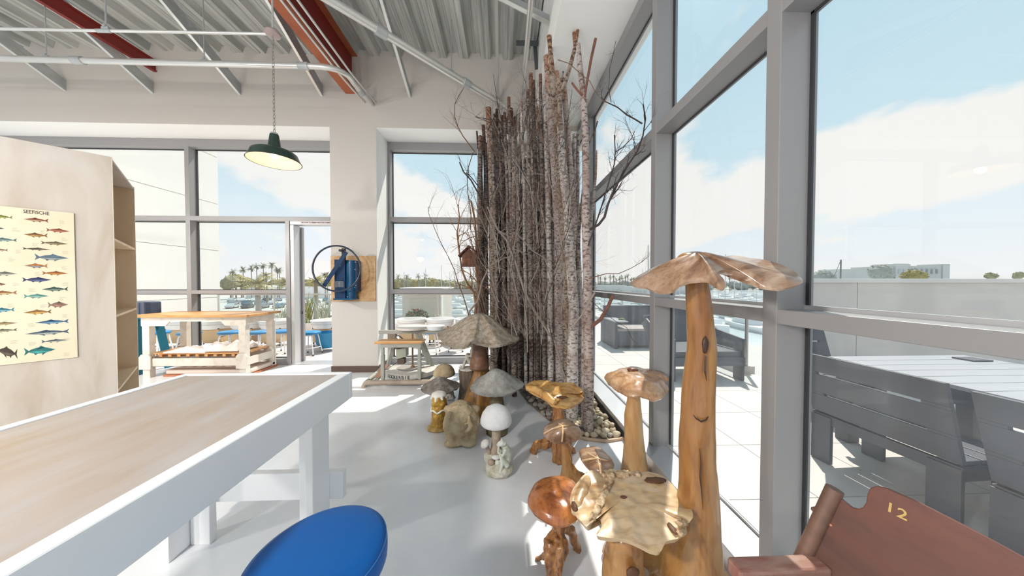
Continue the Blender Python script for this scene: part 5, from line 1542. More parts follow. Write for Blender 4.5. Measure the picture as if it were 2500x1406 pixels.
# left cluster
birch([(1192, 264), (1196, 340), (1201, 500), (1204, 700), (1203, 900)], 4.28, 14, 15, 't', 'birch trunk with a pale flaking top, tallest and thickest of the left cluster', G_, seed=1)
birch([(1180, 306), (1185, 420), (1186, 600), (1188, 900)], 4.46, 8, 11, 'd', 'dark slim birch trunk just left of the pale flaking one', G_, seed=2)
birch([(1164, 320), (1170, 420), (1178, 560), (1180, 900)], 4.47, 4, 7, 'd', 'pole-thin birch stem at the far left edge of the bundle', G_, seed=3)
birch([(1170, 365), (1173, 430), (1178, 560), (1182, 900)], 4.40, 10, 10, 'r', 'short purplish birch trunk low at the left edge of the bundle', G_, seed=4)
birch([(1206, 292), (1214, 420), (1222, 560), (1226, 900)], 4.40, 9, 12, 't', 'mottled birch trunk just right of the pale flaking one', G_, seed=5)
birch([(1213, 267), (1214, 330), (1218, 500), (1216, 900)], 4.47, 7, 10, 'd', 'thin dark birch stem with a sharp flat top left of the crossing sticks', G_, seed=6, branches=[([(1205, 279), (1222, 300), (1241, 326)], 5, 6, 'd')])
birch([(1228, 283), (1228, 340), (1232, 500), (1234, 900)], 4.45, 9, 12, 'd', 'dark birch trunk behind the crossing sticks at the left cluster', G_, seed=7, branches=[([(1247, 266), (1236, 300), (1220, 338)], 7, 7, 'd')])
birch([(1246, 266), (1247, 360), (1250, 500), (1256, 900)], 4.33, 13, 14, 'd', 'dark brown birch trunk, second tallest of the left cluster', G_, seed=8)
birch([(1258, 286), (1259, 400), (1262, 560), (1268, 910)], 4.45, 9, 13, 'g', 'grey birch trunk at the right side of the left cluster', G_, seed=9)
birch([(1272, 270), (1272, 330), (1275, 500), (1277, 700), (1281, 935)], 4.20, 8, 14, 't', 'slim orange-topped birch between the two clusters', G_, seed=10)
# middle
birch([(1296, 180), (1298, 250), (1302, 420), (1310, 600), (1312, 940)], 3.62, 9, 18, 't', 'birch trunk with a ragged orange top, tallest at the left of the tall cluster', G_, seed=11)
birch([(1312, 262), (1313, 400), (1326, 600), (1330, 950)], 4.2, 9, 14, 'w', 'pale birch trunk standing behind the ragged orange-topped one', G_, seed=12)
birch([(1330, 226), (1331, 400), (1340, 600), (1345, 950)], 3.95, 10, 17, 'g', 'grey birch trunk with a level top beneath the two tall brown ones', G_, seed=13)
birch([(1283, 400), (1286, 500), (1294, 620), (1318, 760), (1312, 930)], 3.7, 8, 16, 'w', 'bowed pale birch trunk crossing the middle of the bundle', G_, seed=14)
birch([(1340, 88), (1346, 150), (1353, 250), (1362, 330), (1370, 480), (1382, 620), (1386, 960)], 3.05, 10, 26, 't', 'birch trunk with an orange flaking tip, left of the forked branch', G_, seed=15,
      branches=[([(1330, 216), (1341, 232), (1353, 246)], 5, 6, 't')])
birch([(1335, 138), (1339, 200), (1344, 290), (1354, 420), (1362, 560), (1366, 960)], 3.30, 17, 20, 'r', 'thick blunt-topped reddish birch trunk beside the orange flaking tip', G_, seed=16)
birch([(1357, 152), (1364, 220), (1372, 330), (1377, 520), (1380, 960)], 3.38, 9, 12, 'w', 'narrow white birch trunk between the flaking tip and the blunt purple one', G_, seed=17)
birch([(1374, 190), (1381, 260), (1389, 370), (1398, 480), (1408, 640), (1411, 960)], 3.5, 13, 17, 'r', 'smooth purplish birch trunk with a round top right of the forked branch', G_, seed=18)
birch([(1402, 328), (1403, 400), (1405, 520), (1414, 700), (1417, 960)], 4.1, 9, 14, 'w', 'short white birch trunk seen between the two rightmost ones', G_, seed=19)
birch([(1368, 310), (1374, 400), (1383, 500), (1392, 620), (1399, 760), (1398, 900), (1396, 1035)], 2.85, 17, 30, 'w', 'thickest white birch trunk, its tall fork rising to the highest tip', G_, seed=20,
      branches=[([(1412, 63), (1405, 110), (1394, 155), (1380, 200), (1366, 235), (1368, 320)], 8, 12, 't'), ([(1401, 80), (1403, 110), (1402, 130)], 8, 7, 't'), ([(1375, 175), (1370, 205), (1366, 232)], 4, 4, 'g')])
birch([(1411, 108), (1415, 160), (1424, 235), (1429, 320), (1431, 420), (1430, 520), (1434, 680), (1437, 850), (1436, 1062)], 2.62, 11, 25, 'r', 'rightmost birch trunk, Y-forked near its top and standing free in the pebbles', G_, seed=21,
      branches=[([(1454, 95), (1444, 140), (1435, 190), (1427, 238)], 7, 6, 'x'), ([(1396, 202), (1408, 218), (1422, 234)], 5, 5, 'x'),
                ([(1496, 722), (1484, 750), (1466, 780), (1440, 800)], 8, 10, 'x'), ([(1431, 243), (1436, 250)], 4, 5, 'r')])
birch([(1456, 368), (1454, 430), (1449, 500), (1440, 560), (1436, 640), (1425, 760), (1424, 1010)], 2.72, 5, 12, 'r', 'slender leaning birch stem just right of the Y-forked trunk', G_, seed=22,
      branches=[([(1459, 296), (1452, 320), (1438, 350)], 4, 3, 'g')])
birch([(1437, 312), (1432, 380), (1424, 470), (1414, 560), (1408, 700), (1412, 1000)], 2.9, 6, 13, 'g', 'slim grey birch stem tucked behind the Y-forked trunk', G_, seed=23)
birch([(1412, 560), (1414, 640), (1418, 800), (1417, 1010)], 2.95, 9, 16, 'w', 'short stout white birch beside the foot of the Y-forked trunk', G_, seed=24)
# lower front poles, close together
low = [(1212, 905, 10), (1231, 905, 11), (1243, 905, 10), (1252, 905, 11), (1270, 928, 11), (1285, 932, 10), (1313, 935, 13), (1328, 930, 11), (1343, 935, 17), (1357, 930, 14), (1372, 935, 16), (1297, 925, 12)]
rnd = random.Random(12)
for i, (x, y, w) in enumerate(low):
    Y = {1212: 4.0, 1231: 3.95, 1243: 3.9, 1252: 3.85, 1270: 3.75, 1285: 3.65}.get(x, 3.4)
    yt = 690 - (1.9 + 0.6 * rnd.random()) * 700 / Y
    birch([(x - 8 - rnd.uniform(0, 5), yt), (x - 5, 480), (x + rnd.uniform(-3, 3), 700), (x, y)], Y, w * 0.7, w, rnd.choice('wggd'), 'slim grey birch pole packed in the middle of the trunk bundle', 'close packed middle birch poles', seed=40 + i)
# fill behind
cnt = 0
for i in range(400):
    if cnt >= 44:
        break
    Y = rnd.uniform(3.5, 4.95)
    k_ = rnd.uniform(-0.085, 0.27)
    if Y > 4.45 and k_ < -0.07:
        continue
    X = k_ * Y
    if X > 1.08 or (Y < 4.0 and k_ < 0.02) or (Y < 4.3 and k_ < -0.03):
        continue
    if any((X - a) ** 2 + (Y - c) ** 2 < 0.085 ** 2 for a, c in BY):
        continue
    BY[(X, Y)] = 1
    zt = rnd.uniform(2.9, 3.85)
    if Y > 4.42:
        zt = min(zt, 3.70)
    r = rnd.uniform(0.028, 0.05)
    lean = rnd.uniform(-0.05, 0.03)
    t = thing('birch_trunk', 'dark birch pole half hidden at the back of the trunk bundle', 'tree trunk', (X, Y, 0), 'half hidden back birch poles')
    trunk_mesh([V((X + lean, Y, zt)), V((X + lean * 0.4, Y, zt * 0.5)), V((X, Y, 0))], [r * 0.75, r * 0.9, r], BK[rnd.choice('ggdddr')], t, 90 + i, 9)
    cnt += 1

# twigs
TW_D = mat('dark twig bark', (0.055, 0.04, 0.038), 0.8)
TW_B = mat('brown twig bark', (0.17, 0.10, 0.07), 0.8)
TW_G = mat('grey twig bark', (0.30, 0.25, 0.22), 0.85)
TW_O = mat('orange lichen twig', (0.35, 0.17, 0.045), 0.85, col2=(0.12, 0.06, 0.04), vscale=30)
def twig_rec(b, p, d, ln, r, depth, rnd_, grav=0.0, spread=0.7):
    path, rad = [p], [r]
    n_seg = 4
    dd = d.normalized()
    for k in range(n_seg):
        dd = (dd + V((rnd_.gauss(0, .16), rnd_.gauss(0, .12), rnd_.gauss(0, .16) + grav))).normalized()
        p = p + dd * ln / n_seg
        path.append(p)
        rad.append(r * (1 - 0.6 * (k + 1) / n_seg))
        if depth > 0 and rnd_.random() < 0.75:
            ang = V((rnd_.gauss(0, spread), rnd_.gauss(0, spread * 0.6), rnd_.gauss(0, spread)))
            twig_rec(b, p, (dd + ang).normalized(), ln * rnd_.uniform(0.4, 0.65), rad[-1] * 0.7, depth - 1, rnd_, grav, spread)
    b.tube(path, rad, 4 if r < 0.004 else 6, False)
def branch(pts, Y, w0, w1, m, label, seed, group, sub=6, subln=0.25, grav=0.02, depth=2, n_path=None):
    """sighted main stem with random side twigs"""
    P_ = [ony(q[0], q[1], q[2] if len(q) > 2 else Y) for q in pts]
    t = MB()
    r_ = random.Random(seed)
    rad = [max(0.0012, (w0 + (w1 - w0) * i / (len(P_) - 1)) / 2 * Y / FPX) for i in range(len(P_))]
    t.tube(P_, rad, 7, True, 0.1)
    for k in range(sub):
        i = r_.randrange(len(P_) // 3, len(P_)) if len(P_) > 2 else 1
        i = max(1, i)
        f = r_.random()
        p = P_[i - 1].lerp(P_[i], f)
        d = (P_[i] - P_[i - 1]).normalized()
        twig_rec(t, p, (d + V((r_.gauss(0, .6), r_.gauss(0, .3), r_.gauss(0, .5) + 0.2))).normalized(), subln * r_.uniform(0.5, 1.1), max(0.001, rad[i] * 0.55), depth, r_, grav)
    return tag(t.obj('bare_twig', m, fix=False), label, 'branch', group)
GR, GL, GM = 'bare twigs reaching toward the window', 'bare twigs left of the bundle', 'fine twigs tangled through the bundle'
branch([(1440, 560), (1462, 548), (1476, 530), (1484, 500), (1496, 470), (1512, 440), (1535, 400), (1556, 370), (1570, 330), (1576, 290), (1570, 255)], 2.35, 7, 3, TW_D, 'long dark twig curving up past the transom to a spray of fine tips', 1, GR, 10, 0.26, 0.06)
branch([(1568, 302), (1552, 292), (1530, 280), (1508, 262), (1478, 248), (1468, 238)], 2.35, 4, 2.2, TW_D, 'short dark twig pointing left from the top of the long curving one', 2, GR, 5, 0.16)
branch([(1436, 600), (1450, 560), (1470, 500), (1488, 440), (1500, 400), (1502, 370), (1500, 330)], 2.45, 4, 2.5, TW_D, 'dark twig rising between the Y-forked trunk and the long curving twig', 3, GR, 9, 0.22, 0.05)
branch([(1502, 372), (1520, 360), (1540, 340), (1550, 320)], 2.45, 2.5, 1.5, TW_D, 'thin dark side twig beneath the upper right spray', 4, GR, 4, 0.12)
branch([(1362, 146), (1390, 155), (1415, 178), (1440, 198), (1452, 222), (1466, 240), (1476, 250)], 2.5, 2, 1.5, TW_B, 'wiry twig arching across in front of the white soffit', 5, GR, 2, 0.12, depth=1)
branch([(1492, 250), (1486, 215), (1489, 165), (1498, 130), (1503, 100)], 2.3, 1.8, 1.0, TW_D, 'hair-thin twig standing upright before the window head', 6, GR, 2, 0.1, depth=1)
branch([(1437, 680), (1480, 668), (1510, 668), (1540, 655), (1566, 640), (1584, 625)], 2.5, 2.4, 1.2, TW_B, 'level thin twig reaching right at the height of the palms', 7, GR, 4, 0.15, depth=1)
branch([(1444, 735), (1470, 758), (1500, 782), (1530, 800), (1545, 830), (1557, 840)], 2.5, 1.6, 0.8, TW_D, 'drooping hair-thin twig below the cut red stub', 8, GR, 1, 0.08, depth=1)
branch([(1396, 800), (1420, 770), (1440, 735), (1452, 714)], 2.5, 4, 5, TW_G, 'grey branch stub leaning right beside the cut red stub', 9, GR, 2, 0.1)
branch([(1590, 300, 2.3), (1597, 260, 2.3), (1606, 225, 2.3), (1612, 180, 2.3)], 2.3, 1.6, 1, TW_B, 'fine twig tip crossing the window mullion', 10, GR, 2, 0.06, depth=1)
# left
branch([(1162, 745), (1158, 715), (1140, 690), (1128, 660), (1122, 620), (1116, 570), (1122, 530), (1118, 500)], 4.15, 6, 2.5, TW_O, 'orange lichened branch rising below the birdhouse', 11, GL, 8, 0.5)
branch([(1160, 770), (1163, 735), (1168, 700), (1162, 650), (1163, 590), (1160, 540), (1150, 490)], 4.1, 7, 4, TW_O, 'knotty lichened branch the birdhouse hangs on', 12, GL, 10, 0.45)
branch([(1172, 480), (1150, 440), (1132, 420), (1122, 396)], 4.2, 4, 3, TW_D, 'dark cut stick slanting up left of the bundle', 13, GL, 2, 0.2)
branch([(1180, 470), (1160, 445), (1148, 430), (1138, 422)], 4.1, 3, 2, TW_D, 'shorter dark stick below the slanting cut one', 14, GL, 3, 0.3)
branch([(1160, 372), (1145, 352), (1130, 332), (1118, 310), (1110, 285), (1110, 255), (1122, 230), (1134, 212)], 4.2, 3, 1, TW_B, 'thin curling twig at the upper left over the window corner', 15, GL, 7, 0.32, depth=1)
branch([(1155, 372), (1140, 420), (1142, 470), (1150, 520), (1148, 560)], 4.2, 2, 2, TW_B, 'thin twig hanging down beside the left edge of the bundle', 16, GL, 5, 0.3)
branch([(1150, 800), (1142, 760), (1130, 720), (1118, 690), (1110, 660), (1096, 630), (1075, 590), (1062, 560), (1046, 520), (1046, 505)], 4.0, 3, 1, TW_B, 'longest wiry twig sweeping out to the left before the right back window', 17, GL, 8, 0.35, depth=1)
branch([(1150, 790), (1146, 760), (1166, 735), (1176, 690), (1195, 650), (1230, 630), (1246, 627)], 3.6, 5, 3, TW_G, 'pale bent branch arching in from the left at rail height', 18, GL, 4, 0.25)
for k in range(7):
    x0 = 1165 + 3 * k
    y0 = 560 + 35 * k
    branch([(x0 + 8, y0 + 60), (x0 - 6, y0), (x0 - 22 - 5 * (k % 3), y0 - 60)], 4.0, 2.2, 1.2, TW_B, 'fine brown twig sticking out of the left edge of the bundle', 60 + k, 'left edge twigs', 5, 0.3)
# tangled over the front
branch([(1190, 505), (1215, 560), (1240, 590), (1262, 650), (1280, 710), (1305, 760), (1322, 785)], 3.3, 4, 7, TW_G, 'pale straight branch slanting down across the front of the trunks', 19, GM, 5, 0.3)
branch([(1322, 785), (1340, 815), (1352, 830), (1362, 860), (1372, 900), (1384, 930)], 3.0, 5, 4, TW_G, 'lower pale branch slanting to the foot of the white trunk', 20, GM, 4, 0.2)
branch([(1262, 570), (1300, 612), (1330, 630), (1345, 680), (1360, 700)], 3.2, 2.5, 2, TW_G, 'thin pale twig crossing the middle of the bundle', 21, GM, 6, 0.25)
branch([(1200, 300), (1160, 285), (1240, 300), (1300, 250), (1330, 240)], 3.5, 1.5, 1, TW_D, 'wiry dark twig over the tops between the clusters', 22, GM, 6, 0.3)
rnd = random.Random(77)
for k in range(100):
    x0 = rnd.uniform(1190, 1395)
    y0 = rnd.uniform(300, 880)
    Y = 3.25 - (x0 - 1190) / 205 * 0.6
    if y0 < 420 and x0 < 1270:
        Y += 0.6
    sx2 = rnd.uniform(-45, 45)
    ln = rnd.uniform(60, 150)
    branch([(x0, y0), (x0 + sx2 * 0.4 + rnd.uniform(-8, 8), y0 - ln * 0.5), (x0 + sx2, y0 - ln)], Y, rnd.uniform(1.5, 3.0), 0.9, rnd.choice([TW_B, TW_G, TW_D, TW_G]), 'wiry twig tangled in front of the packed trunks', 100 + k, 'wiry twigs over the trunks', 6, 0.32)
for k in range(10):
    x0 = rnd.uniform(1290, 1335)
    y0 = rnd.uniform(250, 420)
    branch([(x0, y0 + 60), (x0 - rnd.uniform(-15, 25), y0), (x0 - rnd.uniform(-10, 45), y0 - 80)], 3.5, 1.8, 0.9, TW_D, 'fine dark twig springing up beside the orange-topped trunk', 200 + k, 'upper fine twigs', 6, 0.32)

# birdhouse
t = thing('birdhouse', 'small rustic brown birdhouse with a pitched roof hanging left of the trunks', 'birdhouse', (-0.48, 4.15, 1.65))
hx, hy, hz = ony(1147, 640, 4.15).x, 4.15, ony(1147, 648, 4.15).z
M_BH = mat('rustic bark board', (0.22, 0.10, 0.06), 0.9, col2=(0.12, 0.05, 0.035), vscale=20, bump=1.0, bscale=60)
M_BH2 = mat('thatch roof', (0.20, 0.075, 0.05), 0.9, col2=(0.09, 0.035, 0.03), vscale=25, bump=1.0, bscale=60)
MB().prism([(hx - 0.10, hy - 0.09, hz), (hx + 0.10, hy - 0.09, hz), (hx + 0.10, hy - 0.09, hz + 0.14), (hx, hy - 0.09, hz + 0.235), (hx - 0.10, hy - 0.09, hz + 0.14)], (0, 0.18, 0)).obj('box', M_BH, t, bevel=0.006)
MB().prism([(hx - 0.145, hy - 0.12, hz + 0.115), (hx, hy - 0.12, hz + 0.255), (hx, hy - 0.12, hz + 0.28), (hx - 0.155, hy - 0.12, hz + 0.135)], (0, 0.24, 0)).obj('roof_side', M_BH2, t, bevel=0.005)
MB().prism([(hx + 0.145, hy - 0.12, hz + 0.115), (hx, hy - 0.12, hz + 0.255), (hx, hy - 0.12, hz + 0.28), (hx + 0.155, hy - 0.12, hz + 0.135)], (0, 0.24, 0)).obj('roof_side', M_BH2, t, bevel=0.005)
MB().tube([(hx, hy - 0.095, hz + 0.12), (hx, hy - 0.088, hz + 0.12)], 0.026, 16).obj('entrance', mat('dark hollow', (0.10, 0.04, 0.015), 0.6), t)
MB().box(hx - 0.12, hx + 0.12, hy - 0.11, hy + 0.11, hz - 0.015, hz).obj('base', M_BH, t, bevel=0.004)
MB().tube([(hx, hy, hz + 0.27), (hx + 0.02, hy, hz + 0.62)], 0.002, 5).obj('cord', TW_B, t)

# pebble bed
EDGE = [onz(*p) for p in ((1240, 925), (1262, 950), (1290, 985), (1320, 1010), (1348, 1035), (1372, 1052), (1400, 1066), (1432, 1075), (1478, 1080), (1522, 1073))]
pathE = [p + V((0, 0, 0.012)) for p in EDGE]
bed = MB()
poly = [V((p.x, p.y, 0.0)) for p in EDGE] + [V((1.085, 3.7, 0)), V((1.085, 4.95, 0)), V((-0.4, 4.95, 0)), V((-0.4, 4.45, 0))]
bed.prism(poly, (0, 0, 0.012))
tag(bed.obj('gravel_bed', mat('grey brown gravel', (0.34, 0.29, 0.23), 0.95, var=0.5, vscale=60, bump=1, bscale=80), fix=True), 'dark grit layer under the pebbles and birch trunks', 'gravel', kind='stuff')
t = thing('bed_edging', 'thin curved tan edging around the front of the pebble bed', 'edging', EDGE[7])
MB().tube(pathE[6:], 0.014, 8).obj('edging_strip', mat('tan edging', (0.62, 0.46, 0.32), 0.6), t, smooth='auto')
MB().box(1.077, 1.087, 2.47, 4.9, 0.0, 0.06).obj('side_strip', M_GASK, t)
rnd = random.Random(5)
peb_m = [mat('pebble cream', (0.60, 0.52, 0.38), 0.6, var=0.2, vscale=30), mat('pebble tan', (0.50, 0.40, 0.28), 0.6, var=0.25, vscale=30), mat('pebble grey', (0.42, 0.39, 0.35), 0.6, var=0.2, vscale=30), mat('pebble dark', (0.25, 0.19, 0.15), 0.6, var=0.3, vscale=30)]
PM = []
for v_ in range(6):
    for mi in range(4):
        b = MB().ball((0, 0, 0), (1.0, 0.78 + 0.04 * v_, 0.62 + 0.03 * v_), 10, 7, 0.28, 1.2 + 0.2 * v_)
        o = b.obj('pebble', peb_m[mi], base=(0, 0, 0), smooth=True)
        PM.append(o.data)
        bpy.data.objects.remove(o)
def seg_in(pt, poly):
    c = False
    j = len(poly) - 1
    for i in range(len(poly)):
        a, d = poly[i], poly[j]
        if (a.y > pt[1]) != (d.y > pt[1]) and pt[0] < (d.x - a.x) * (pt[1] - a.y) / (d.y - a.y) + a.x:
            c = not c
        j = i
    return c
placed, cntp = [], 0
lab = 'smooth river pebble in the bed under the birch trunks'
def put(x, y, z, r, mi):
    global cntp
    o = bpy.data.objects.new('pebble', PM[rnd.randrange(6) * 4 + mi])
    COL.objects.link(o)
    o.location = (x, y, z)
    o.scale = (r, r, r)
    o.rotation_euler = (rnd.uniform(-.35, .35), rnd.uniform(-.35, .35), rnd.uniform(0, 6.28))
    lit = x > 0.8
    tag(o, ('pale sunlit pebble in the bed between the right trunk and the window' if lit else 'brown or grey pebble along the shaded curved front of the bed'), 'pebble', 'sunlit pebbles' if lit else 'shaded front pebbles')
    placed.append((x, y, z, r))
    cntp += 1
tries = 0
while cntp < 190 and tries < 9000:
    tries += 1
    x, y = rnd.uniform(0.70, 1.06), rnd.uniform(2.50, 4.3)
    r = rnd.uniform(0.025, 0.042)
    if not seg_in((x, y - 0.03), poly) or x + r > 1.075:
        continue
    if (x - 0.785) ** 2 + (y - 2.62) ** 2 < (0.05 + r) ** 2:
        continue
    if any((x - a) ** 2 + (y - c) ** 2 < ((r + q) * 0.80) ** 2 for a, c, _, q in placed):
        continue
    put(x, y, 0.012 + r * 0.6, r, rnd.choice([0, 0, 0, 1, 1, 2]))
first = list(placed)
tries = 0
while cntp < 235 and tries < 5000:
    tries += 1
    x, y = rnd.uniform(0.84, 1.03), rnd.uniform(2.6, 4.0)
    r = rnd.uniform(0.022, 0.034)
    if any((x - a) ** 2 + (y - c) ** 2 < ((r + q) * 0.85) ** 2 for a, c, zz, q in placed if zz > 0.045):
        continue
    put(x, y, 0.055 + r * 0.6, r, rnd.choice([0, 0, 1, 2]))
n0 = cntp
tries = 0
while cntp < n0 + 58 and tries < 5000:
    tries += 1
    f = rnd.uniform(0, len(EDGE) - 4.01)
    p = EDGE[int(f)].lerp(EDGE[int(f) + 1], f - int(f))
    x, y = p.x + rnd.uniform(-0.005, 0.13), p.y + rnd.uniform(0.0, 0.12)
    r = rnd.uniform(0.022, 0.038)
    if x > 0.78 or any((x - a) ** 2 + (y - c) ** 2 < ((r + q) * 0.72) ** 2 for a, c, _, q in placed):
        continue
    put(x, y, 0.012 + r * 0.6, r, rnd.choice([1, 2, 2, 3, 3]))

# ================================================================== OUTSIDE: terrace
M_TILE = mat('pale porcelain paver', (0.60, 0.575, 0.55), 0.6, col2=(0.54, 0.51, 0.485), vscale=2.0, bump=0.1, bscale=50)
M_JOINT = mat('tile joint', (0.33, 0.30, 0.28), 0.9)
M_TILE2 = mat('pinkish terrace paver', (0.70, 0.62, 0.60), 0.65, col2=(0.62, 0.55, 0.53), vscale=2.0, bump=0.1, bscale=50)
tf = group_struct('floor_terrace')
MB().box(1.45, 13.0, -4.0, 3.72, -0.25, -0.022).box(1.45, 3.9, 3.72, 12.2, -0.25, -0.022).box(-9.0, 1.45, 5.22, 8.7, -0.25, -0.022).obj('terrace_slab', M_JOINT, tf)
S = 0.61
def tile_mesh(m):
    o = MB().box(0.003, S - 0.003, 0.003, S - 0.003, -0.022, -0.004).obj('tile', m, base=(0, 0, 0))
    d = o.data
    bpy.data.objects.remove(o)
    return d
TM = tile_mesh(M_TILE)
TM2 = tile_mesh(M_TILE2)
def put_tile(d, x, y):
    o = bpy.data.objects.new('tile', d)
    COL.objects.link(o)
    o.parent = tf
    o.location = (x, y, 0)
for i in range(4):
    for j in range(20):
        put_tile(TM, 1.455 + i * S, -0.05 + j * S)
for i in range(4, 15):
    for j in range(6):
        put_tile(TM, 1.455 + i * S, -0.05 + j * S)
for i in range(17):
    for j in range(5):
        put_tile(TM2, -8.95 + i * S, 5.235 + j * S)

# parapet wall on the right, and distant shell of the neighbour on the left
M_PAR = mat('parapet render', (0.62, 0.585, 0.56), 0.8, var=0.06, vscale=2)
t = thing('parapet_wall', 'long rendered parapet wall behind the outdoor table', 'wall', (8, 3.75, 0))
for i, (x0, x1) in enumerate(((3.92, 4.80), (4.81, 8.4), (8.41, 12.9))):
    MB().box(x0, x1, 3.72, 3.92, -0.02, 1.40).obj('wall_panel', M_PAR, t)
MB().box(3.90, 12.9, 3.69, 3.95, 1.40, 1.455).obj('coping', mat('coping', (0.66, 0.64, 0.63), 0.6), t, bevel=0.004)
M_NB = mat('neighbour render', (0.72, 0.70, 0.675), 0.85, var=0.05, vscale=0.8)
t = thing('neighbour_building', 'tall blank off-white building wall beside the terrace on the left', 'building', (-9, 7, 0))
zz = -6.0
while zz < 11:
    MB().box(-9.6, -8.55, 5.35, 8.98, zz, min(zz + 1.38, 11.4)).obj('wall_panel', M_NB, t)
    zz += 1.395
MB().box(-9.5, -8.565, 5.4, 8.97, -6, 11.3).obj('wall_core', mat('joint shade', (0.50, 0.48, 0.45), 0.9), t)

# glass railings
M_STEEL = mat('brushed steel', (0.55, 0.54, 0.52), 0.35, 0.7)
def railing(name, label, a, c, zk, posts, top=1.07):
    a, c = V(a), V(c)
    t = thing(name, label, 'railing', (a + c) / 2, 'glass terrace railings')
    MB().bar(a + V((0, 0, zk / 2 - 0.01)), c + V((0, 0, zk / 2 - 0.01)), 0.28, zk + 0.02).obj('kerb', M_PAR, t)
    MB().tube([a + V((0, 0, top)), c + V((0, 0, top))], 0.024, 10).obj('handrail', M_STEEL, t, smooth='auto')
    n_ = posts
    for k in range(n_ + 1):
        p = a.lerp(c, k / n_)
        MB().tube([p + V((0, 0, zk)), p + V((0, 0, top))], 0.024, 10).tube([p + V((0, 0, zk)), p + V((0, 0, zk + 0.02))], 0.055, 12).obj('post', M_STEEL, t, smooth='auto')
        if k < n_:
            q = a.lerp(c, (k + 1) / n_)
            d = (q - p).normalized() * 0.05
            MB().bar(p + d + V((0, 0, (zk + top) / 2 + 0.02)), q - d + V((0, 0, (zk + top) / 2 + 0.02)), 0.012, top - zk - 0.2).obj('glass_panel', M_GLASSR, t)
            for e in (p + d, q - d):
                MB().box(e.x - 0.03, e.x + 0.03, e.y - 0.03, e.y + 0.03, zk + 0.14, zk + 0.19).obj('clip', M_STEEL, t)
railing('glass_railing', 'glass railing with a steel post along the right terrace edge', (3.78, 4.3, 0), (3.78, 12.0, 0), 0.10, 5)
railing('glass_railing', 'glass railing behind the pottery wheels on the rear terrace', (-8.0, 8.35, 0), (1.2, 8.35, 0), 0.28, 6)
railing('glass_railing', 'far glass railing closing the end of the right terrace', (1.4, 12.05, 0), (3.75, 12.05, 0), 0.10, 2)

# dark outdoor furniture
M_SLT = mat('slate grey outdoor board', (0.085, 0.088, 0.105), 0.5, var=0.12, vscale=5)
M_SLT2 = mat('slate table slats', (0.34, 0.345, 0.37), 0.45)
def out_chair(label, x, y, facing, w=0.62, hb=0.85):
    """slab-sided dining chair; local +Y is the way it faces"""
    t = thing('outdoor_chair', label, 'chair', (x, y, 0), 'slate grey outdoor dining chairs')
    M = Matrix.Translation((x, y, 0)) @ Matrix.Rotation(facing, 4, 'Z')
    def bar_(x0, x1, y0, y1, z0, z1, nm):
        MB().box(x0, x1, y0, y1, z0, z1, M).obj(nm, M_SLT, t, bevel=0.003)
    # back leans; rails with open slots between
    lean = 0.13
    def rail(z0, z1, xa=-w / 2, xb=w / 2):
        def off(z):
            return -0.25 - lean * max(0, (z - 0.38)) / 0.47
        p = [V((xa, off(z0), z0)), V((xb, off(z0), z0)), V((xb, off(z1), z1)), V((xa, off(z1), z1))]
        MB().prism([M @ q for q in p], M.to_3x3() @ V((0, 0.028, 0))).obj('back_rail', M_SLT, t, bevel=0.002)
    rail(0.715, hb)
    rail(0.55, 0.695)
    rail(0.385, 0.53)
    rail(0.695, 0.715, -w / 2, -w / 2 + 0.09)
    rail(0.695, 0.715, w / 2 - 0.11, w / 2)
    rail(0.53, 0.55, -w / 2, -w / 2 + 0.11)
    rail(0.53, 0.55, w / 2 - 0.11, w / 2)
    rail(0.30, 0.372)
    for sx in (-w / 2 + 0.0, w / 2 - 0.13):
        bar_(sx, sx + 0.13, -0.26, -0.232, 0, 0.36, 'leg')
        bar_(sx, sx + 0.13, 0.20, 0.228, 0, 0.36, 'leg')
    for sx in (-w / 2 + 0.004, w / 2 - 0.032):
        bar_(sx, sx + 0.028, -0.23, 0.198, 0.29, 0.378, 'side_rail')
    yy = -0.23
    while yy < 0.2:
        bar_(-w / 2, w / 2, yy, yy + 0.10, 0.385, 0.41, 'seat_slat')
        yy += 0.112
    return t
out_chair('slate outdoor chair nearest the glass, its slotted back facing the room', 2.78, 1.865, -PI / 2 + 0.05, 0.74)
out_chair('slate outdoor chair cut by the right frame edge, beside the slotted one', 2.76, 1.06, -PI / 2)
out_chair('slate outdoor chair at the head of the table beyond the others', 3.55, 2.95, PI, 0.6)
out_chair('slate outdoor chair on the far side of the plank table', 4.55, 1.9, PI / 2)
t = thing('outdoor_table', 'large outdoor dining table with a slatted light grey top', 'table', (3.6, 1.3, 0))
y = -0.6
while y < 2.5:
    MB().box(2.98, 4.3, y, y + 0.135, 0.70, 0.725).obj('top_slat', M_SLT2, t)
    y += 0.142
MB().box(2.98, 3.01, -0.6, 2.53, 0.60, 0.70).box(4.27, 4.30, -0.6, 2.53, 0.60, 0.70).box(3.01, 4.27, 2.48, 2.51, 0.60, 0.70).obj('apron', M_SLT, t)
for x in (3.02, 4.17):
    for y in (2.38, 0.9, -0.5):
        MB().box(x, x + 0.1, y, y + 0.1, 0, 0.70).obj('leg', M_SLT, t)
tag(MB().box(4.02, 4.2, 2.30, 2.42, 0.726, 0.737).obj('tray', M_SLT), 'small flat dark plate on the far edge of the outdoor table', 'tray')
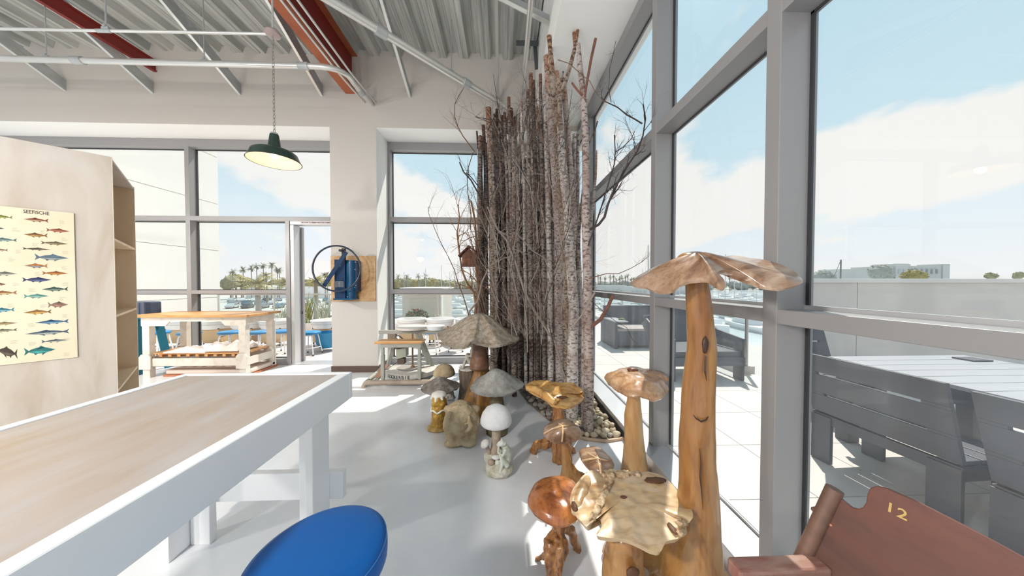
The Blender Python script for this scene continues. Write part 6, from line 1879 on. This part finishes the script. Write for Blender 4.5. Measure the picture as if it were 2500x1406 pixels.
# lounge chair and bench seen behind the tall mushroom
t = thing('lounge_chair', 'dark slate outdoor lounge armchair with solid sides near the steel post', 'chair', (3.1, 4.35, 0))
MB().prism([(3.42, 3.95, 0), (3.42, 4.12, 0), (3.42, 4.12, 0.42), (3.42, 4.62, 0.42), (3.42, 4.9, 0.70), (3.42, 4.75, 0.80), (3.42, 4.45, 0.66), (3.42, 3.95, 0.60)], (0.03, 0, 0)).obj('side_panel', M_SLT, t, bevel=0.003)
MB().prism([(2.42, 3.95, 0), (2.42, 4.12, 0), (2.42, 4.12, 0.42), (2.42, 4.62, 0.42), (2.42, 4.9, 0.70), (2.42, 4.75, 0.80), (2.42, 4.45, 0.66), (2.42, 3.95, 0.60)], (0.03, 0, 0)).obj('side_panel', M_SLT, t, bevel=0.003)
MB().box(2.45, 3.42, 3.97, 4.72, 0.30, 0.42).obj('seat', M_SLT, t, bevel=0.01)
MB().prism([(2.45, 4.68, 0.36), (3.42, 4.68, 0.36), (3.42, 4.88, 0.84), (2.45, 4.88, 0.84)], (0, 0.04, 0)).obj('backrest', M_SLT, t, bevel=0.006)
MB().prism([(2.46 + 0.18 * 0, 4.86, 0.60), (3.40, 4.86, 0.60), (3.30, 4.93, 0.93), (3.12, 4.95, 1.0), (2.80, 4.95, 1.0), (2.60, 4.93, 0.93)], (0, 0.03, 0)).obj('head_panel', M_SLT, t, bevel=0.01)
MB().box(2.43, 3.44, 3.93, 3.965, 0.22, 0.34).obj('front_rail', M_SLT, t)
t = thing('outdoor_sofa', 'low dark slate outdoor sofa with a pale seat, beyond the second window bay', 'sofa', (2.9, 6.3, 0))
MB().box(2.38, 2.43, 5.95, 6.85, 0, 0.56).obj('arm', M_SLT, t, bevel=0.004)
MB().box(3.62, 3.66, 5.95, 6.85, 0, 0.56).obj('arm', M_SLT, t, bevel=0.004)
MB().box(2.43, 3.62, 6.0, 6.80, 0.06, 0.36).obj('base', M_SLT, t, bevel=0.004)
MB().box(2.44, 3.61, 6.0, 6.72, 0.36, 0.42).obj('cushion', mat('taupe cushion', (0.40, 0.35, 0.33), 0.9), t, bevel=0.02)
MB().box(2.43, 3.62, 6.76, 6.84, 0.36, 0.86).obj('backrest', M_SLT, t, bevel=0.006)
MB().box(2.38, 2.66, 5.95, 6.85, 0.56, 0.585).obj('arm_top', M_SLT2, t, bevel=0.004)
MB().ball((2.62, 6.2, 0.60), (0.07, 0.07, 0.03), 10, 6, 0.3).obj('leaf_litter', mat('green leaf', (0.10, 0.14, 0.04), 0.8), t)
t = thing('shade_sail_post', 'tall pale grey cloth covered post by the far end of the right terrace', 'post', (1.75, 6.2, 0))
MB().lathe([(0.16, 0.0), (0.17, 0.5), (0.15, 0.9), (0.13, 1.22), (0.10, 1.28), (0.001, 1.30)], (1.62, 5.75, 0), 24).obj('cover', mat('blue grey cover', (0.28, 0.34, 0.38), 0.8, var=0.3, vscale=6, stretch=(3, 3, 0.6)), t, smooth='auto')

# rear terrace: pottery wheels, stools, planter wall, box building, bush
M_PAN = mat('white splash pan', (0.84, 0.83, 0.82), 0.4)
M_TAN2 = mat('tan wheel body', (0.55, 0.38, 0.20), 0.6)
M_BAND = mat('pan seam', (0.50, 0.48, 0.47), 0.6)
def pan(label, x, y):
    t = thing('pottery_wheel', label, 'wheel', (x, y, 0), 'white pottery wheels on the rear terrace')
    MB().lathe([(0.02, 0.40), (0.27, 0.40), (0.30, 0.44), (0.315, 0.55), (0.33, 0.555), (0.33, 0.575), (0.30, 0.575), (0.285, 0.46), (0.02, 0.455)], (x, y, 0), 28, close=True).obj('splash_pan', M_PAN, t, smooth='auto')
    MB().tube([(x + 0.309 * math.cos(k * PI / 16), y + 0.309 * math.sin(k * PI / 16), 0.50) for k in range(33)], 0.004, 5, False).obj('seam', M_BAND, t)
    MB().box(x - 0.22, x + 0.22, y - 0.2, y + 0.2, 0.10, 0.40).obj('body', M_TAN2, t, bevel=0.01)
    for sx in (-1, 1):
        for sy in (-1, 1):
            MB().tube([(x + sx * 0.2, y + sy * 0.18, 0.0), (x + sx * 0.2, y + sy * 0.18, 0.42)], 0.02, 8).obj('leg', M_GASK, t)
    MB().lathe([(0.001, 0.49), (0.15, 0.49), (0.15, 0.505), (0.001, 0.505)], (x, y, 0), 24).obj('wheel_head', M_STEEL, t)
side = ['leftmost', 'second from the left', 'third from the left', 'fourth from the left', 'fifth from the left', 'seen through the open door']
for i, px in enumerate((390, 452, 530, 608, 676, 800)):
    p = ony(px, 800, 6.55)
    pan('white pottery wheel on the rear terrace, ' + side[i], p.x, 6.55)
for i, (px, d_) in enumerate(((1005, 6.7), (1075, 6.7), (1145, 6.7))):
    pan(('white pottery wheel left of the kick wheel head outside', 'white pottery wheel outside, in line with the stone mushroom cap', 'white pottery wheel outside behind the birch bundle')[i], ony(px, 800, d_).x, d_)
M_SB = mat('sky blue vinyl', (0.02, 0.21, 0.46), 0.4)
names = [(385, 5.85, 'blue topped terrace stool nearest the bookcase'), (462, 5.75, 'blue topped terrace stool beside the window mullion'), (560, 5.8, 'blue topped terrace stool behind the folded cloths'), (633, 5.8, 'blue topped terrace stool behind the right table leg'), (690, 5.9, 'blue topped terrace stool beside the door jamb'), (757, 5.72, 'blue topped terrace stool seen whole through the open door'),
         (1052, 5.75, 'blue topped terrace stool behind the kick wheel'), (1115, 5.95, 'blue topped terrace stool behind the largest stone mushroom')]
for px, Y, lb in names:
    stool('terrace_stool', lb, 'stool', ony(px, 800, Y).x, Y, 0.455, 0.175, M_SB, 'blue topped stools on the rear terrace', th=0.055)
tag(MB().lathe([(0.001, 0.06), (0.15, 0.07), (0.21, 0.16), (0.235, 0.36), (0.24, 0.38), (0.22, 0.38), (0.2, 0.18), (0.001, 0.09)], (ony(800, 800, 6.05).x, 6.05, 0), 28).obj('clay_tub', mat('bright blue plastic', (0.01, 0.20, 0.40), 0.35), smooth='auto'), 'round bright blue plastic tub beside the whole stool, through the door', 'tub')
tag(MB().box(-8.2, 1.2, 7.85, 8.0, -0.02, 0.30).obj('planter_wall', mat('white planter wall', (0.78, 0.76, 0.73), 0.7)), 'low white planter wall along the rear terrace edge', 'wall')
M_BOX = mat('beige block render', (0.58, 0.50, 0.44), 0.85, var=0.08, vscale=2)
t = thing('roof_house', 'beige rendered box with a flat white cap just beyond the rear terrace', 'building', (-2.3, 9.8, 0))
MB().box(-3.10, -1.92, 9.0, 11.0, -6.0, 1.19).obj('wall', M_BOX, t)
MB().box(-3.16, -1.86, 8.95, 11.05, 1.19, 1.245).obj('cap', M_WHITE, t)
MB().box(-1.915, -1.86, 8.97, 9.05, -0.1, 1.19).obj('corner_trim', M_WHITE, t)

def leaf_cloud(b, c, r, n, s, rnd_):
    for _ in range(n):
        d = V((rnd_.gauss(0, 1), rnd_.gauss(0, 1), rnd_.gauss(0, 1))).normalized() * (rnd_.random() ** 0.4)
        p = V(c) + V((d.x * r[0], d.y * r[1], d.z * r[2]))
        u = V((rnd_.gauss(0, 1), rnd_.gauss(0, 1), rnd_.gauss(0, 1))).normalized()
        w = u.cross(V((rnd_.gauss(0, 1), rnd_.gauss(0, 1), rnd_.gauss(0, 1)))).normalized()
        b.add([p - u * s, p + w * s * 0.5, p + u * s, p - w * s * 0.5], [(0, 1, 2, 3)])
rnd = random.Random(9)
t = thing('flowering_bush', 'round green bush with red blooms in front of the beige box', 'bush', (-2.45, 8.15, 0.3))
b = MB()
leaf_cloud(b, (-2.42, 8.2, 0.42), (0.34, 0.2, 0.24), 900, 0.035, rnd)
b.obj('foliage', mat('bush green', (0.12, 0.19, 0.09), 0.8, col2=(0.06, 0.11, 0.05), vscale=6), t, fix=False)
b = MB()
leaf_cloud(b, (-2.42, 8.15, 0.46), (0.32, 0.2, 0.22), 120, 0.025, rnd)
b.obj('bloom', mat('red bloom', (0.5, 0.08, 0.08), 0.7), t, fix=False)
tag(MB().lathe([(0.15, 0.3), (0.2, 0.32), (0.001, 0.33)], (-2.42, 8.2, -0.02), 16).obj('planter_soil', M_BASE), 'dark soil under the flowering bush', 'soil', kind='stuff')
def grass(name, label, x, y, n, h, m, seed):
    r_ = random.Random(seed)
    b = MB()
    for _ in range(n):
        a = r_.uniform(0, 2 * PI)
        ln = h * r_.uniform(0.6, 1)
        q = V((x + r_.gauss(0, .06), y + r_.gauss(0, .06), 0.28))
        s_ = r_.uniform(0.15, 0.5)
        dx, dy = math.cos(a) * s_, math.sin(a) * s_
        pts = [q, q + V((dx * ln * 0.3, dy * ln * 0.3, ln * 0.5)), q + V((dx * ln * 0.8, dy * ln * 0.8, ln * 0.95))]
        b.tube(pts, [0.006, 0.008, 0.001], 4, False)
    return tag(b.obj(name, m, fix=False), label, 'plant', 'terrace grasses')
M_GRS = mat('flax green', (0.30, 0.32, 0.12), 0.7)
M_GRS2 = mat('silver grass', (0.42, 0.46, 0.36), 0.7)
grass('flax_plant', 'spiky yellow green flax clump seen through the open door', ony(752, 800, 8.1).x, 8.08, 40, 1.0, M_GRS, 1)
grass('flax_plant', 'feathery silver green clump right of the spiky flax', ony(790, 800, 8.1).x, 8.1, 60, 0.75, M_GRS2, 2)
grass('flax_plant', 'small green clump behind the right corner of the maple table', ony(690, 800, 8.1).x, 8.1, 40, 0.55, M_GRS2, 3)

# ================================================================== OUTSIDE: marina and skyline (ground 6 m below)
ZG = -6.0
t = struct(MB().box(-260, 30, 18, 400, ZG - 1, ZG).obj('ground_quay', mat('pale asphalt', (0.52, 0.50, 0.47), 0.9, var=0.15, vscale=0.05)))
t = struct(MB().box(-30, 500, 12, 330, ZG - 1.2, ZG - 0.05 + 0.0).obj('water_marina', mat('marina water', (0.56, 0.61, 0.62), 0.15, col2=(0.48, 0.54, 0.56), vscale=0.2, bump=0.3, bscale=1.5)))
struct(MB().box(-500, 700, 300, 600, ZG - 1, ZG + 0.3).obj('ground_shore', mat('far shore', (0.42, 0.40, 0.34), 0.9)))
def gp(px, Y, z=ZG):
    p = ony(px, 700, Y)
    return V((p.x, Y, z))
M_PALM = mat('palm green', (0.24, 0.25, 0.14), 0.8, col2=(0.16, 0.17, 0.10), vscale=1.0)
M_PALMY = mat('golden palm', (0.46, 0.40, 0.17), 0.8, col2=(0.32, 0.29, 0.13), vscale=1.0)  # gold lightened so the colour carries the distance haze
M_PTR = mat('palm trunk', (0.27, 0.23, 0.19), 0.9)
def palm(label, base, h, cr, nf, mf, group, droop=0.5, seed=0, tr=0.22):
    e0, e1 = (-0.25, 0.95) if mf is M_PALMY else (-0.7, 1.35)
    r_ = random.Random(seed)
    t = thing('palm_tree', label, 'tree', base, group)
    top = base + V((r_.uniform(-.4, .4), 0, h))
    MB().tube([base, base.lerp(top, 0.5) + V((0.15, 0, 0)), top], [tr * 1.3, tr, tr * 0.9], 7).obj('trunk', M_PTR, t)
    b = MB()
    for k in range(nf):
        a = 2 * PI * k / nf + r_.uniform(-.3, .3)
        el = r_.uniform(e0, e1)
        ln = cr * r_.uniform(0.75, 1.1)
        d = V((math.cos(a) * math.cos(el), math.sin(a) * math.cos(el), math.sin(el)))
        p, q = top.copy(), []
        for s_ in range(6):
            q.append(p.copy())
            d = (d + V((0, 0, -droop * 0.28))).normalized()
            p = p + d * ln / 5
        sd = d.cross(V((0, 0, 1)))
        sd = sd.normalized() if sd.length > 0.01 else V((1, 0, 0))
        for s_ in range(5):
            for e in (-1, 1):
                for j in range(2):
                    p0 = q[s_].lerp(q[s_ + 1], j * 0.5)
                    w = cr * 0.20 * math.sin(PI * min(1, (s_ + j * 0.5 + 0.7) / 5.6))
                    tip = p0 + sd * e * w + (q[s_ + 1] - q[s_]) * 0.6 + V((0, 0, -w * 0.35))
                    b.add([p0, p0 + (q[s_ + 1] - q[s_]) * 0.42, tip], [(0, 1, 2)])
    b.obj('fronds', mf, t, fix=False)
    return t
fan = [(568, 663, 0), (594, 658, 1), (614, 655, 0), (628, 650, 1), (645, 648, 0), (662, 647, 1), (678, 657, 1), (682, 659, 0), (794, 670, 0), (798, 671, 1)]
lbp = ['far fan palm at the left edge of the open sky', 'far fan palm second from the left', 'far fan palm third from the left', 'far fan palm at the left of the tall pair', 'tall far fan palm in the densest group', 'tallest far fan palm standing alone to the right',
       'left one of the close pair of fan palms', 'right one of the close pair of fan palms', 'small fan palm seen inside the blue hoop, left of two', 'small fan palm seen inside the blue hoop, right of two']
for i, (x, y, k) in enumerate(fan):
    Y = 120
    z = ony(x, y, Y).z
    palm(lbp[i], gp(x, Y), z - ZG, 1.9, 34, M_PALM, 'far fan palms', 0.8, i + 10, 0.16)
for i, (x, y, Y, lb) in enumerate(((628, 692, 42, 'nearest date palm with arching golden fronds, left of the door'), (706, 692, 55, 'golden date palm behind the door jamb'), (652, 672, 105, 'bushy golden palm under the tallest fan palms'), (770, 686, 60, 'golden date palm behind the sailboat mast'))):
    palm(lb, gp(x, Y), ony(x, y, Y).z - ZG, 2.7 if Y < 60 else 2.6, 30, M_PALMY, 'golden date palms', 0.5, i + 30, 0.35)
for i, x in enumerate((1460, 1466, 1476, 1489, 1497, 1505, 1512, 1519, 1527, 1533, 1541, 1547, 1560, 1575, 1668 + 0, 1760, 1782)):
    palm('tiny distant palm on the skyline beyond the right windows', gp(x, 260, ZG), ony(x, 673 + (i * 7) % 9, 260).z - ZG, 3.2, 16, M_PALM, 'distant skyline palms', 0.8, i + 50, 0.4)
for i, (x, Y, yy, lb) in enumerate(((905 + 68, 140, 676, 'palm on the skyline left of the masts behind the kick wheel'), (1021, 140, 673, 'taller palm on the skyline near the pair of masts'), (1040, 140, 675, 'palm on the skyline just right of the taller one'), (993, 140, 672, 'palm at the left end of the far trees'))):
    palm(lb, gp(x, Y, ZG), ony(x, yy, Y).z - ZG, 2.2, 18, M_PALM, 'harbour palms', 0.8, i + 80, 0.25)
# tree masses, each its own crown
def tree(label, base, h, r, m, seed, group='far trees'):
    r_ = random.Random(seed)
    t = thing('leafy_tree', label, 'tree', base, group)
    MB().tube([base, base + V((0, 0, h * 0.5))], 0.3, 6).obj('trunk', M_PTR, t)
    b = MB()
    for _ in range(4):
        c = base + V((r_.uniform(-.4, .4) * r, 0, h - r * r_.uniform(0.5, 0.9)))
        b.ball(c, (r * r_.uniform(.6, .9), r * 0.6, r * r_.uniform(.45, .7)), 12, 8, 0.35, 2.5)
        leaf_cloud(b, c, (r * 0.95, r * 0.6, r * 0.75), 60, r * 0.12, r_)
    b.obj('crown', m, t, fix=False)
M_T1 = mat('olive tree crown', (0.34, 0.32, 0.18), 0.9, col2=(0.21, 0.20, 0.12), vscale=0.6)
M_T2 = mat('yellow tree crown', (0.38, 0.31, 0.12), 0.9, col2=(0.24, 0.21, 0.09), vscale=0.6)
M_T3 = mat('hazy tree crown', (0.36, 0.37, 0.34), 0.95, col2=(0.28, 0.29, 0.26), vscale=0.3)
rnd = random.Random(31)
spots = [(563, 130, 675), (576, 132, 670), (590, 134, 672), (606, 150, 681), (640, 160, 683), (668, 162, 682), (690, 155, 683), (735, 150, 684), (752, 150, 680), (775, 152, 681), (795, 150, 683), (812, 150, 684)]
for i, (x, Y, y) in enumerate(spots):
    r_ = 3.8
    tree('bushy tree crown on the quay beyond the left window and door', gp(x, Y), ony(x, y, Y).z - ZG, r_, (M_T1, M_T2)[i % 2], i, 'quay trees')
for i in range(16):
    x = 960 + i * 14
    y = (684, 681, 678, 682, 684, 683, 680, 681, 684, 685, 684, 686, 687, 686, 687, 688)[i]
    tree('round crown in the tree belt across the marina behind the kick wheel', gp(x, 190), ony(x, y, 190).z - ZG, 4.6, (M_T1, M_T2, M_T1)[i % 3], 60 + i, 'far shore trees')
for i in range(17):
    x = 1448 + i * 26
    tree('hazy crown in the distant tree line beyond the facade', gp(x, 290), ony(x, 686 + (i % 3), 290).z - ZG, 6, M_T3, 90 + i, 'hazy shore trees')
# parked cars: simple lofted bodies
M_CG = mat('car glass', (0.05, 0.07, 0.08), 0.1)
M_TY = mat('tyre', (0.03, 0.03, 0.03), 0.8)
def car_mesh(col, nm):
    b = MB()
    prof = [(-2.1, 0.35), (-2.15, 0.7), (-2.0, 0.92), (-1.2, 0.98), (-0.7, 1.38), (0.6, 1.42), (1.35, 1.0), (2.05, 0.88), (2.15, 0.6), (2.1, 0.35)]
    b.prism([V((x_, -0.85, z_)) for x_, z_ in prof], (0, 1.7, 0))
    o = b.obj('body', mat(nm, col, 0.3, 0.3), base=(0, 0, 0), bevel=0.0)
    b = MB()
    b.prism([V((x_, -0.86, z_)) for x_, z_ in ((-1.05, 1.02), (-0.65, 1.32), (0.55, 1.35), (1.15, 1.02))], (0, 1.72, 0))
    g = b.obj('windows', M_CG, base=(0, 0, 0))
    b = MB()
    for x_ in (-1.35, 1.35):
        b.tube([(x_, -0.88, 0.33), (x_, 0.88, 0.33)], 0.33, 12)
    w = b.obj('wheels', M_TY, base=(0, 0, 0))
    ds = (o.data, g.data, w.data)
    for q in (o, g, w):
        bpy.data.objects.remove(q)
    return ds
cols = [((0.55, 0.56, 0.57), 'car silver'), ((0.04, 0.05, 0.07), 'car black'), ((0.80, 0.80, 0.80), 'car white'), ((0.10, 0.20, 0.24), 'car teal'), ((0.25, 0.27, 0.30), 'car grey')]
CM = [car_mesh(c, nme) for c, nme in cols]
def car(x, y, rz, k, label, group):
    t = thing('parked_car', label, 'car', (x, y, ZG), group, rz)
    for nme, d in zip(('body', 'windows', 'wheels'), CM[k]):
        o = bpy.data.objects.new(nme, d)
        COL.objects.link(o)
        o.parent = t
cn = ['silver', 'black', 'white', 'teal', 'grey']
rows = [(86, (566, 604, 642, 680, 736, 774, 812)), (101, (570, 602, 634, 666, 698, 740, 772, 804)), (118, (566, 594, 622, 650, 678, 706, 740, 768, 796))]
ri = ['front', 'middle', 'back']
k = 0
for r_i, (Y, xs) in enumerate(rows):
    for x in xs:
        c_ = k % 5 if (r_i * 3 + k) % 2 else (k * 2) % 5
        p = gp(x, Y)
        car(p.x, Y, PI / 2 + 0.35, c_, '%s car in the %s row of the parking lot below the left window' % (cn[c_], ri[r_i]), '%s cars, %s row' % (cn[c_], ri[r_i]))
        k += 1
# boats with masts
def hull_mesh():
    b = MB()
    st = [(-5, 1.2, 0.9), (-3, 1.5, 0.9), (0, 1.6, 0.95), (3, 1.2, 1.05), (5.2, 0.05, 1.25)]
    vs = []
    for x_, w_, h_ in st:
        vs += [V((x_, -w_, h_)), V((x_, -w_ * 0.6, 0)), V((x_, w_ * 0.6, 0)), V((x_, w_, h_))]
    b.add(vs, [(i * 4 + j, i * 4 + (j + 1) % 4, (i + 1) * 4 + (j + 1) % 4, (i + 1) * 4 + j) for i in range(4) for j in range(4)] + [(3, 2, 1, 0), (16, 17, 18, 19)])
    h = b.obj('hull', mat('boat white', (0.80, 0.80, 0.80), 0.4), base=(0, 0, 0))
    b = MB()
    b.prism([V((-2.5, -1, 0.95)), V((1.8, -0.8, 0.95)), V((1.0, -0.7, 1.7)), V((-2.2, -0.9, 1.75))], (0, 1.8, 0))
    c = b.obj('cabin', mat('boat cabin', (0.62, 0.64, 0.66), 0.4), base=(0, 0, 0))
    b = MB().tube([(0.6, 0, 1), (0.6, 0, 13.5)], 0.09, 6).tube([(0.6, 0, 2.6), (-4, 0, 2.6)], 0.14, 6).tube([(5, 0, 1.2), (0.6, 0, 13)], 0.02, 4).tube([(-4.9, 0, 1), (0.6, 0, 13)], 0.02, 4)
    m_ = b.obj('mast', mat('mast', (0.55, 0.55, 0.55), 0.5), base=(0, 0, 0))
    ds = (h.data, c.data, m_.data)
    for q in (h, c, m_):
        bpy.data.objects.remove(q)
    return ds
HM = hull_mesh()
def boat(x, y, rz, mast, label, group):
    t = thing('moored_boat', label, 'boat', (x, y, ZG - 0.05), group, rz)
    for nme, d in zip(('hull', 'cabin', 'mast'), HM):
        if nme == 'mast' and not mast:
            continue
        o = bpy.data.objects.new(nme, d)
        COL.objects.link(o)
        o.parent = t
p = gp(759, 75)
boat(p.x, 75, 0.3, True, 'sailing boat whose single mast stands in the open doorway', 'moored sailing boats')
rnd = random.Random(17)
for Y, xs in ((62, (975, 1105, 1165)), (78, (972, 1012, 1060, 1110, 1160)), (98, (985, 1025, 1080, 1122, 1160)), (122, (975, 1005, 1040, 1075, 1108, 1142)), (155, (985, 1012, 1040, 1068, 1096, 1124, 1150))):
    for x in xs:
        boat(gp(x, Y).x, Y + rnd.uniform(-2, 2), rnd.choice([0.08, -0.06, PI + 0.05]), rnd.random() < 0.4, 'small white boat moored in the basin behind the kick wheel', 'boats in the rear basin')
for Y, n_ in ((45, 5), (59, 6), (76, 8), (96, 9), (120, 9), (150, 10)):
    for k in range(n_):
        x = 1455 + (k + 0.5 + rnd.uniform(-.15, .15)) * 415 / n_
        boat(gp(x, Y).x, Y, rnd.choice([1.35, 1.42, PI + 1.4]), rnd.random() < 0.35, 'small white boat moored in the marina below the facade', 'boats below the facade')
# floating docks
for i, (Y, x0, x1) in enumerate(((48, -20, 60), (63, -20, 80), (80, -20, 100), (100, -20, 120), (125, -25, 150))):
    tag(MB().box(x0, x1, Y, Y + 1.6, ZG - 0.1, ZG + 0.35).obj('floating_dock', mat('dock boards', (0.60, 0.57, 0.52), 0.8)), 'floating dock %s across the marina' % ('nearest', 'second nearest', 'middle', 'second farthest', 'farthest')[i], 'dock')
# skyline buildings
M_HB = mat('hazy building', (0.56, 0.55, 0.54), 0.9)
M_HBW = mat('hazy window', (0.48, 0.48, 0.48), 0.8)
t = thing('long_building', 'long flat-roofed pale building on the skyline above the parapet', 'building', (170, 120, ZG))
def sky_block(t, x0, x1, ytop, Y, nm='wall', dep=10, m=None):
    a, c = gp(x0, Y), gp(x1, Y)
    MB().box(a.x, c.x, Y, Y + dep, ZG, ony((x0 + x1) / 2, ytop, Y).z).obj(nm, m or M_HB, t)
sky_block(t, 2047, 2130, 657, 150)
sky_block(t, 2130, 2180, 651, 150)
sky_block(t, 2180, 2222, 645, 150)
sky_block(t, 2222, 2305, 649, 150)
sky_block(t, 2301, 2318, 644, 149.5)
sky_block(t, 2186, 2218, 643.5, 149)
for k in range(9):
    x = 2192 + k * 12
    if x < 2296:
        a, c = gp(x, 148.9), gp(x + 6, 148.9)
        MB().box(a.x, c.x, 148.8, 149.6, ony(x, 668, 148.8).z, ony(x, 657, 148.8).z).obj('window', M_HBW, t)
for i, (x, y, lb) in enumerate(((2145, 648, 'bare-looking brown tree before the long skyline building'), (2230, 654, 'yellowish tree before the right half of the long building'), (2010, 662, 'pale tree on the skyline left of the crane'), (2420, 666, 'small skyline tree right of the long building'), (2487, 665, 'skyline tree at the right frame edge'))):
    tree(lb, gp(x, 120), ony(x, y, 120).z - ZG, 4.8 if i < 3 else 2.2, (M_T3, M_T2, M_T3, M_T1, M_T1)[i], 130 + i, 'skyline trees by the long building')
t = thing('harbour_crane', 'thin leaning mast with a stay, at the left end of the long skyline building', 'crane', gp(2050, 110))
a, c = ony(2052, 690, 110), ony(2053, 634, 110)
MB().tube([V((a.x, a.y, ZG)), c], 0.25, 6).tube([c, ony(2036, 676, 110)], 0.08, 5).obj('mast', mat('crane steel', (0.20, 0.19, 0.19), 0.6), t)
for i, (x0, x1, y, Y, lb) in enumerate(((1448, 1530, 700, 200, 'long low white building across the water beside the rightmost birch'), (1540, 1590, 703, 180, 'low pale building just left of the second mullion'), (1640, 1675, 702, 180, 'low white building left of the tall mushroom stem'))):
    t = thing('harbour_building', lb, 'building', gp(x0, Y), 'harbour buildings')
    sky_block(t, x0, x1, y - 4, Y)
    a, c = gp(x0, Y), gp(x1, Y)
    n_ = max(3, int((x1 - x0) / 9))
    for k in range(n_):
        xx = a.x + (c.x - a.x) * (k + 0.3) / n_
        MB().box(xx, xx + (c.x - a.x) / n_ * 0.4, Y - 0.1, Y + 0.2, ZG + 1.0, ZG + 2.4).obj('window', M_HBW, t)
for i, (x0, x1, y, Y, lb) in enumerate(((600, 640, 697, 140, 'white low house behind the nearest date palm'), (655, 705, 699, 142, 'long white low house left of the door jamb'), (725, 805, 700, 140, 'white low house seen through the door'))):
    t = thing('quay_house', lb, 'building', gp(x0, Y), 'quay houses')
    sky_block(t, x0, x1, y, Y, m=M_WHITE)
# ferns of the terrace are left to the planters above; a gull in the sky over the quay
b = MB()
g0 = ony(632, 605, 60)
b.prism([g0, g0 + V((0.45, 0, 0.12)), g0 + V((0.9, 0, 0.02)), g0 + V((0.45, 0, 0.02))], (0, 0.12, 0)).ball(g0 + V((0.45, 0.05, 0.0)), (0.28, 0.08, 0.07), 8, 6)
tag(b.obj('gull', M_WHITE), 'tiny white gull in the sky over the far palms', 'bird')
